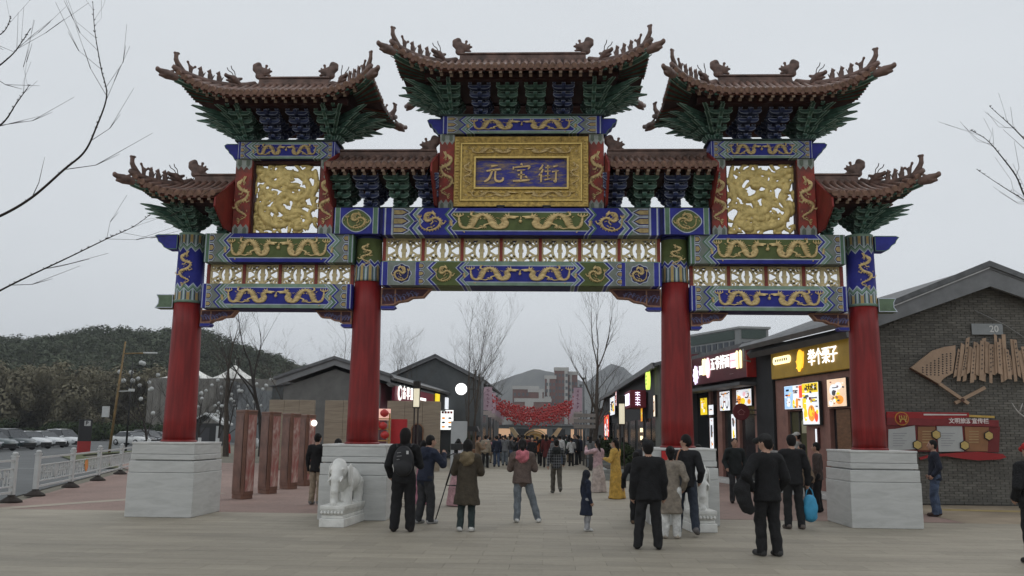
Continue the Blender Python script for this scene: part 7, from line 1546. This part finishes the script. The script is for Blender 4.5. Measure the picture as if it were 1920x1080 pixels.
# large near trees whose limbs reach into the top corners
def limb_tree(label, x, y, limbs, r, h, tl=.75):
    t = thing('bare_tree', label, 'tree', (x, y, 0), 0); MB().tube([(0, 0, -.1), (.03, .02, h*.5), (0, 0, h)], [r, r*.85, r*.6], 10).build('trunk', bark_d, t); rr = random.Random(3)
    for L_ in limbs:
        mb = MB(); P = [Vector(p)-Vector((x, y, 0)) for p in L_[0]]; S_ = spline([Vector((0, 0, L_[2]))]+P, 6); n = len(S_); rad = [L_[1]*(1-.86*i/n) for i in range(n)]; mb.tube(S_, rad, 6)
        for k in range(L_[3]):
            i = rr.randint(int(n*.3), n-2); d = (S_[i+1]-S_[i]).normalized(); a = rr.choice((-1, 1)); nrm = Vector((-d.z*a, rr.uniform(-.5, .5), d.x*a)); nd = (d*.9+nrm*.8+Vector((0, 0, .25))).normalized(); l = rr.uniform(.15, tl)
            q = S_[i]; m1 = q+nd*l*.45+Vector((0, 0, .02)); e = q+nd*l*.9+d*l*.35+Vector((0, 0, .08)); m1 = m1+Vector((rr.uniform(-.05, .05), 0, rr.uniform(-.05, .05))); mb.tube([q, m1, e], [min(.006, rad[i]*.4), min(.0045, rad[i]*.3), .0015], 4)
            if l > .35: mb.tube([m1, m1+(nd+d).normalized()*l*.35], [.004, .0015], 4)
        for k in range(n*2): i = rr.randint(2, n-1); mb.tube([S_[i], S_[i]+Vector((rr.uniform(-1, 1), 0, rr.uniform(.2, 1)))*.02], [.005, .003], 4)   # buds
        mb.build('limb', bark_d, t, fix=False)
def pxd(u, v, Y):
    d = _fw+_R*((u-960)/F_PX)+_U*((540-v)/F_PX); return CAM+d*((Y-CAM.y)/d.y)
limb_tree('near bare tree whose budded limbs reach over the square from the left', -5.9, -10.6, [([pxd(-60, 425, -11), pxd(0, 405, -11), pxd(60, 370, -11), pxd(120, 318, -11), pxd(158, 285, -11), pxd(180, 240, -11), pxd(200, 180, -11), pxd(190, 130, -11), pxd(178, 60, -11), pxd(174, 5, -11)], .017, 3.0, 12),
    ([pxd(-60, 580, -11), pxd(0, 545, -11), pxd(60, 515, -11), pxd(130, 482, -11), pxd(200, 448, -11), pxd(250, 425, -11), pxd(282, 402, -11)], .013, 2.4, 8), ([pxd(-70, 150, -11), pxd(-20, 135, -11), pxd(20, 105, -11), pxd(40, 80, -11), pxd(56, 55, -11)], .014, 3.6, 6), ([pxd(-70, 270, -11), pxd(0, 235, -11), pxd(30, 195, -11), pxd(55, 160, -11)], .014, 3.4, 6), ([pxd(-80, 90, -11), pxd(0, 65, -11), pxd(20, 32, -11)], .013, 3.8, 3)], .16, 4.4)
limb_tree('near bare tree whose thin twigs enter from the right', 7.0, -10.0, [([pxd(1990, 420, -10), pxd(1930, 380, -10), pxd(1905, 330, -10), pxd(1875, 290, -10), pxd(1850, 262, -10), pxd(1822, 245, -10)], .014, 3.2, 8), ([pxd(1990, 330, -10), pxd(1925, 265, -10), pxd(1895, 235, -10), pxd(1856, 200, -10)], .013, 3.4, 7), ([pxd(1990, 420, -10), pxd(1925, 378, -10), pxd(1880, 350, -10), pxd(1832, 318, -10)], .010, 3.1, 5)], .14, 4.2, .32)
sp = thing('pale_branch_sprig', 'bare pale sprig standing by the brick gable at the right edge', 'plant', (13.25, 5.2, 0), 0); wm = mat('pale_bark', (.42, .40, .38), .8, .2, 9)
MB().tube(spline([(.7, 0, 0), (.6, 0, 1.2), (.3, 0, 2.15), (-.05, 0, 2.5), (-.2, 0, 2.75)], 5), [.03, .03, .028, .028, .027, .026, .025, .025, .024, .024, .022, .022, .02, .02, .02, .018, .018, .016, .014, .012, .01], 6).tube([(-.02, 0, 2.48), (.05, 0, 2.66), (.08, 0, 2.74)], [.02, .015, .008], 5).tube([(.28, 0, 2.17), (.3, 0, 2.34)], [.02, .01], 5).build('stem', wm, sp)
# young trees with hanging white globes in the car park verge
for i, (x, y) in enumerate(((-30.5, 50), (-31.8, 58), (-30.2, 64), (-33.5, 68), (-31.5, 74), (-35, 80), (-28.5, 70))):
    tr_ = bare_tree('young bare tree hung with white globe lamps in the car park verge', x, y, 8.6, .12, 200+i, .5, .2, m=bark_d, dens=1.4, name='globe_tree', group='young trees with white globes')
    rr = random.Random(300+i)
    MB().lathe([(.16, 0), (.16, 1.0)], 8).build('white_trunk_wrap', rail_w, tr_)
    g_me = MB().lathe([(.001, -.17), (.12, -.12), (.17, 0), (.12, .12), (.001, .17)], 10).mesh('globe', rail_w)
    for k in range(9): place('globe', g_me, tr_, (rr.uniform(-1.8, 1.8), rr.uniform(-1.2, 1.2), rr.uniform(3.0, 7.4)))
# ================================================================ hills, wood, far town
def leaf_mat(name, c, var=.5):
    m, nt, b = _new(name); N, L = nt.nodes, nt.links; g = N.new('ShaderNodeNewGeometry'); r = N.new('ShaderNodeValToRGB'); c = Vector(c)
    r.color_ramp.elements[0].color = (*(c*(1-var)), 1); r.color_ramp.elements[1].color = (*(c*(1+var)), 1); L.new(g.outputs['Random Per Island'], r.inputs[0])
    n = N.new('ShaderNodeTexNoise'); n.inputs['Scale'].default_value = .05; L.new(g.outputs['Position'], n.inputs['Vector']); mr = N.new('ShaderNodeMapRange'); mr.inputs['To Min'].default_value = .5; mr.inputs['To Max'].default_value = 1.5; L.new(n.outputs[0], mr.inputs['Value'])
    cc = N.new('ShaderNodeCombineColor'); [L.new(mr.outputs[0], cc.inputs[i]) for i in range(3)]; mx = N.new('ShaderNodeMix'); mx.data_type = 'RGBA'; mx.blend_type = 'MULTIPLY'; mx.inputs['Factor'].default_value = 1; L.new(r.outputs[0], mx.inputs['A']); L.new(cc.outputs[0], mx.inputs['B'])
    L.new(mx.outputs['Result'], b.inputs['Base Color']); b.inputs['Roughness'].default_value = .9; b.inputs['Specular IOR Level'].default_value = .1; return m
def mass(name, label_kind, mats, pts, size, n_leaf, seed, squash=.8):
    """foliage of many leaf clumps: small tilted triangles in ragged balls; one object"""
    rg = np.random.default_rng(seed); N = len(pts)*n_leaf; c = np.repeat(np.array(pts), n_leaf, 0); sz = np.repeat(np.array(size), n_leaf)
    d = rg.normal(size=(N, 3)); d /= np.linalg.norm(d, axis=1)[:, None]; r = rg.uniform(.45, 1.05, N)**.6
    p = c+d*(sz*r)[:, None]*np.array([1, 1, squash]); t = rg.normal(size=(N, 3)); t /= np.linalg.norm(t, axis=1)[:, None]; u = np.cross(d, t); u /= np.linalg.norm(u, axis=1)[:, None]+1e-9; w = np.cross(d, u)
    k = (sz*rg.uniform(.10, .24, N))[:, None]
    V = np.stack([p+u*k, p-u*k*.6+w*k*.8+d*k*.3, p-u*k*.6-w*k*.8+d*k*.2], 1).reshape(-1, 3)
    me = bpy.data.meshes.new(name); me.vertices.add(len(V)); me.vertices.foreach_set('co', V.ravel()); me.loops.add(len(V)); me.loops.foreach_set('vertex_index', np.arange(len(V))); me.polygons.add(N); me.polygons.foreach_set('loop_start', np.arange(0, 3*N, 3)); me.polygons.foreach_set('loop_total', np.full(N, 3))
    me.materials.append(mats); me.update(); me.validate(); o = place(name, me); o['kind'] = 'stuff'; tag(o, label_kind, 'woodland'); return o
def hill_z(x, y):                                               # wooded hill on the left
    e = np.interp(x, [-420, -330, -170, -145, -102, -86, -70, -55, -40], [20, 25, 26.5, 27, 28.5, 25, 16, 8, 1])+1.2*np.sin(x*.09)+.8*np.sin(x*.23)
    return np.maximum(0, e*np.clip((y-135)/100., 0, 1)**.8)
gx, gy = np.meshgrid(np.linspace(-420, -20, 90), np.linspace(130, 420, 50), indexing='ij'); gz = hill_z(gx, gy)
mb = MB(); nx, ny = gx.shape; mb.add(np.stack([gx, gy, gz-.4], -1).reshape(-1, 3).tolist(), [(i*ny+j, (i+1)*ny+j, (i+1)*ny+j+1, i*ny+j+1) for i in range(nx-1) for j in range(ny-1)], 0, True)
o = mb.build('hill', mat('hill_soil', (.06, .06, .035), .95, .3, .05)); o['kind'] = 'structure'
rg = np.random.default_rng(5); pts = []; sz = []
while len(pts) < 5200:
    x, y = rg.uniform(-330, -45), rg.uniform(140, 262); z = hill_z(np.array(x), np.array(y))
    if z < 2: continue
    s_ = rg.uniform(.9, 2.3); pts.append((x, y, float(z)+s_*.5)); sz.append(s_)
mass('hill_wood', 'dark pine wood covering the hill behind the car park', leaf_mat('pine_leaf', (.075, .088, .06), .3), pts, sz, 75, 1, 1.0)
pts = []; sz = []
while len(pts) < 1000:
    x, y = rg.uniform(-150, -42), rg.uniform(112, 138)
    if x > -70 and y < 128: continue
    h_ = rg.uniform(1.5, 10.5)*(1 if x < -62 else .6); s_ = rg.uniform(.7, 1.9); pts.append((x, y, h_)); sz.append(s_)
mass('willow_belt', 'olive brown belt of budding trees behind the parked cars', leaf_mat('olive_leaf', (.17, .155, .105), .35), pts, sz, 260, 2, 1.5)
pts = [(rg.uniform(-75, -48), rg.uniform(108, 112), rg.uniform(.3, 2.0)) for _ in range(120)]+[(rg.uniform(-125, -75), rg.uniform(104, 110), rg.uniform(.3, 2.5)) for _ in range(150)]
mass('hedge_belt', 'dark green hedge along the back of the car park', leaf_mat('hedge_leaf', (.035, .05, .022), .5), pts, [1.1]*len(pts), 130, 3)
for i, (x, y, h_, c) in enumerate(((-18.2, 47, 2.6, 'pine_leaf'), (-10.1, 30.5, 2.0, 'hedge_leaf'), (-8.9, 24.2, 1.5, 'hedge_leaf'), (-4.3, 32.5, 1.4, 'hedge_leaf'), (4.1, 20.5, 1.0, 'hedge_leaf'), (4.3, 31.5, 1.3, 'hedge_leaf'))):
    t = thing('shrub', ('dark conifer shrub behind the poster pillars', 'green shrub against the gabled shop', 'low shrub between the stone screens', 'leafy shrub in the left planter', 'low shrub in the near right planter', 'low shrub in the further right planter')[i], 'shrub', (x, y, 0), 0)
    o = mass('foliage', None, bpy.data.materials[c], [(rg.normal()*.28, rg.normal()*.28, .25+h_*q) for q in rg.uniform(0, .9, 16)], [.38]*16, 160, 20+i); o.parent = t; del o['kind'], o['category']
    MB().tube([(0, 0, 0), (.02, 0, h_*.8)], [.05, .02], 6).build('stem', bark_d, t)
def ridge(name, x0, x1, y, prof, m, depth=260, seed=0):
    xs = np.linspace(x0, x1, 90); rg_ = np.random.default_rng(seed); z = np.interp(xs, [p[0] for p in prof], [p[1] for p in prof]); z = z+np.convolve(rg_.normal(size=90), np.ones(5)/5, 'same')*z.max()*.02
    k = MB(); V = []; ns = 12
    for j in range(ns):
        f = j/(ns-1); V.append([(x, y-depth*(1-f)+rg_.normal()*6, zz_*(f**1.15)+(rg_.normal()*2.5 if 0 < j < ns-1 else 0)-(2 if j == 0 else 0)) for x, zz_ in zip(xs, z)])
    k.add([p for r_ in V for p in r_], [(j*90+i, j*90+i+1, (j+1)*90+i+1, (j+1)*90+i) for j in range(ns-1) for i in range(89)], 0, True); o = k.build(name, m); o['kind'] = 'structure'
mt = mat('bare_mountain', (.075, .075, .062), .95, .35, .012, .3, detail=10)
ridge('mountain', -520, 420, 1500, [(-520, 20), (-200, 46), (-120, 74), (-60, 98), (-20, 109), (10, 104), (40, 96), (80, 84), (180, 60), (420, 25)], mt, 300, 3)
ridge('mountain', -60, 700, 1900, [(-60, 30), (60, 90), (110, 135), (136, 151), (165, 143), (195, 118), (240, 122), (300, 100), (400, 80), (700, 40)], mt, 350, 4)
# far apartment towers
tb = mat('far_brick', (.19, .10, .085), .85, .1, .3); tw_ = mat('far_white', (.44, .43, .41), .8, .06, .3); twn = mat('far_window', (.10, .11, .12), .4, .2, .3)
def tower(x, w, h, y, d, cw, lab, n):
    t = thing('apartment_tower', lab, 'building', (x, y, 0), 0, 'apartment towers beyond the street'); bx(t, 'body', tb, -w/2, w/2, 0, d, 0, h); bx(t, 'roof_band', tw_, -w/2-.3, w/2+.3, -.3, d+.3, h, h+1.6); bx(t, 'white_bay', tw_, w*cw-w*.12, w*cw+w*.12, -.5, 0, 0, h)
    wm_ = MB().box(-.5, .5, -.08, .0, -.7, .7).mesh('window', twn)
    for i in range(n):
        xx = -w/2+w*(i+.5)/n
        for z in np.arange(h*.35, h-1.5, 3.0): place('window', wm_, t, (xx, -.52 if abs(xx-w*cw) < w*.12+.5 else 0, z))
tower(-9.8, 12, 22, 400, 10, .3, 'long brick apartment slab with white roof band below the mountain', 6); tower(-6, 16, 15.5, 380, 8, -.1, 'lower white and brick apartment block before the slab', 7); tower(-4.8, 7, 20.5, 395, 9, .3, 'tan apartment tower next to the white bay block', 4)
tower(1.8, 5, 27, 400, 9, -.2, 'slim brick tower left of the tallest tower', 3); tower(7.0, 6.4, 31, 402, 9, .35, 'tallest brick tower with a white stair bay', 4); tower(12.5, 4.5, 29.5, 408, 9, -.2, 'tan brick tower right of the tallest tower', 3); tower(-.8, 5, 17, 396, 9, .2, 'white-bayed tower before the slim brick tower', 3)
for i in range(14):
    x = -46+i*2.6+rg.uniform(-.5, .5); h_ = rg.uniform(9, 15)-abs(i-9)*.3; t = thing('hillside_house', 'small pale house in the row at the foot of the mountain', 'house', (x*1.0, 410, 0), 0, 'small houses under the mountain'); bx(t, 'wall', tw_ if i % 3 else tb, -1.2, 1.2, 0, 5, 0, h_); MB().prism([(-1.5, h_), (1.5, h_), (0, h_+1.3)], -.2, 5.2, 'y').build('roof', tb if i % 2 else grey_tile, t)
# low shops closing the street
for i, (x0, x1, y, h_, lab) in enumerate(((-13, -6.6, 68, 5.4, 'low dark shop at the far left end of the street'), (6, 14, 66, 5.2, 'low dark shop at the far right end of the street'), (-9, 9, 150, 4.2, 'long low building closing the far end of the street'))):
    t = thing('far_shop', lab, 'building', ((x0+x1)/2, y, 0), 0); w = (x1-x0)/2; bx(t, 'wall', dkg, -w, w, 0, 30, 0, h_-1); MB().prism([(-w-.4, h_-1), (w+.4, h_-1), (0, h_+(.9 if h_ > 5 else -.4))], -.4, 30, 'y').build('roof', grey_tile, t)
    for k in range(5): bx(t, 'shop_window', glass_m if k % 2 else light_mat('far_lit', (1, .6, .35), .10), -w+.3+k*w*.38, -w+.3+k*w*.38+w*.26, -.05, .02, .3, 2.6)
# ================================================================ haze over the far ground
hz = MB().box(-1500, 1500, -60, 2600, -2, 175).build('haze', mat('haze_tmp', (1, 1, 1)), None); hz['kind'] = 'stuff'
hm = bpy.data.materials.new('haze_air'); hm.use_nodes = True; hm.node_tree.nodes.clear(); pv = hm.node_tree.nodes.new('ShaderNodeVolumePrincipled'); pv.inputs['Color'].default_value = (.80, .84, .90, 1); pv.inputs['Density'].default_value = .0003; pv.inputs['Anisotropy'].default_value = .2
ho = hm.node_tree.nodes.new('ShaderNodeOutputMaterial'); hm.node_tree.links.new(pv.outputs[0], ho.inputs['Volume']); hz.data.materials.clear(); hz.data.materials.append(hm)
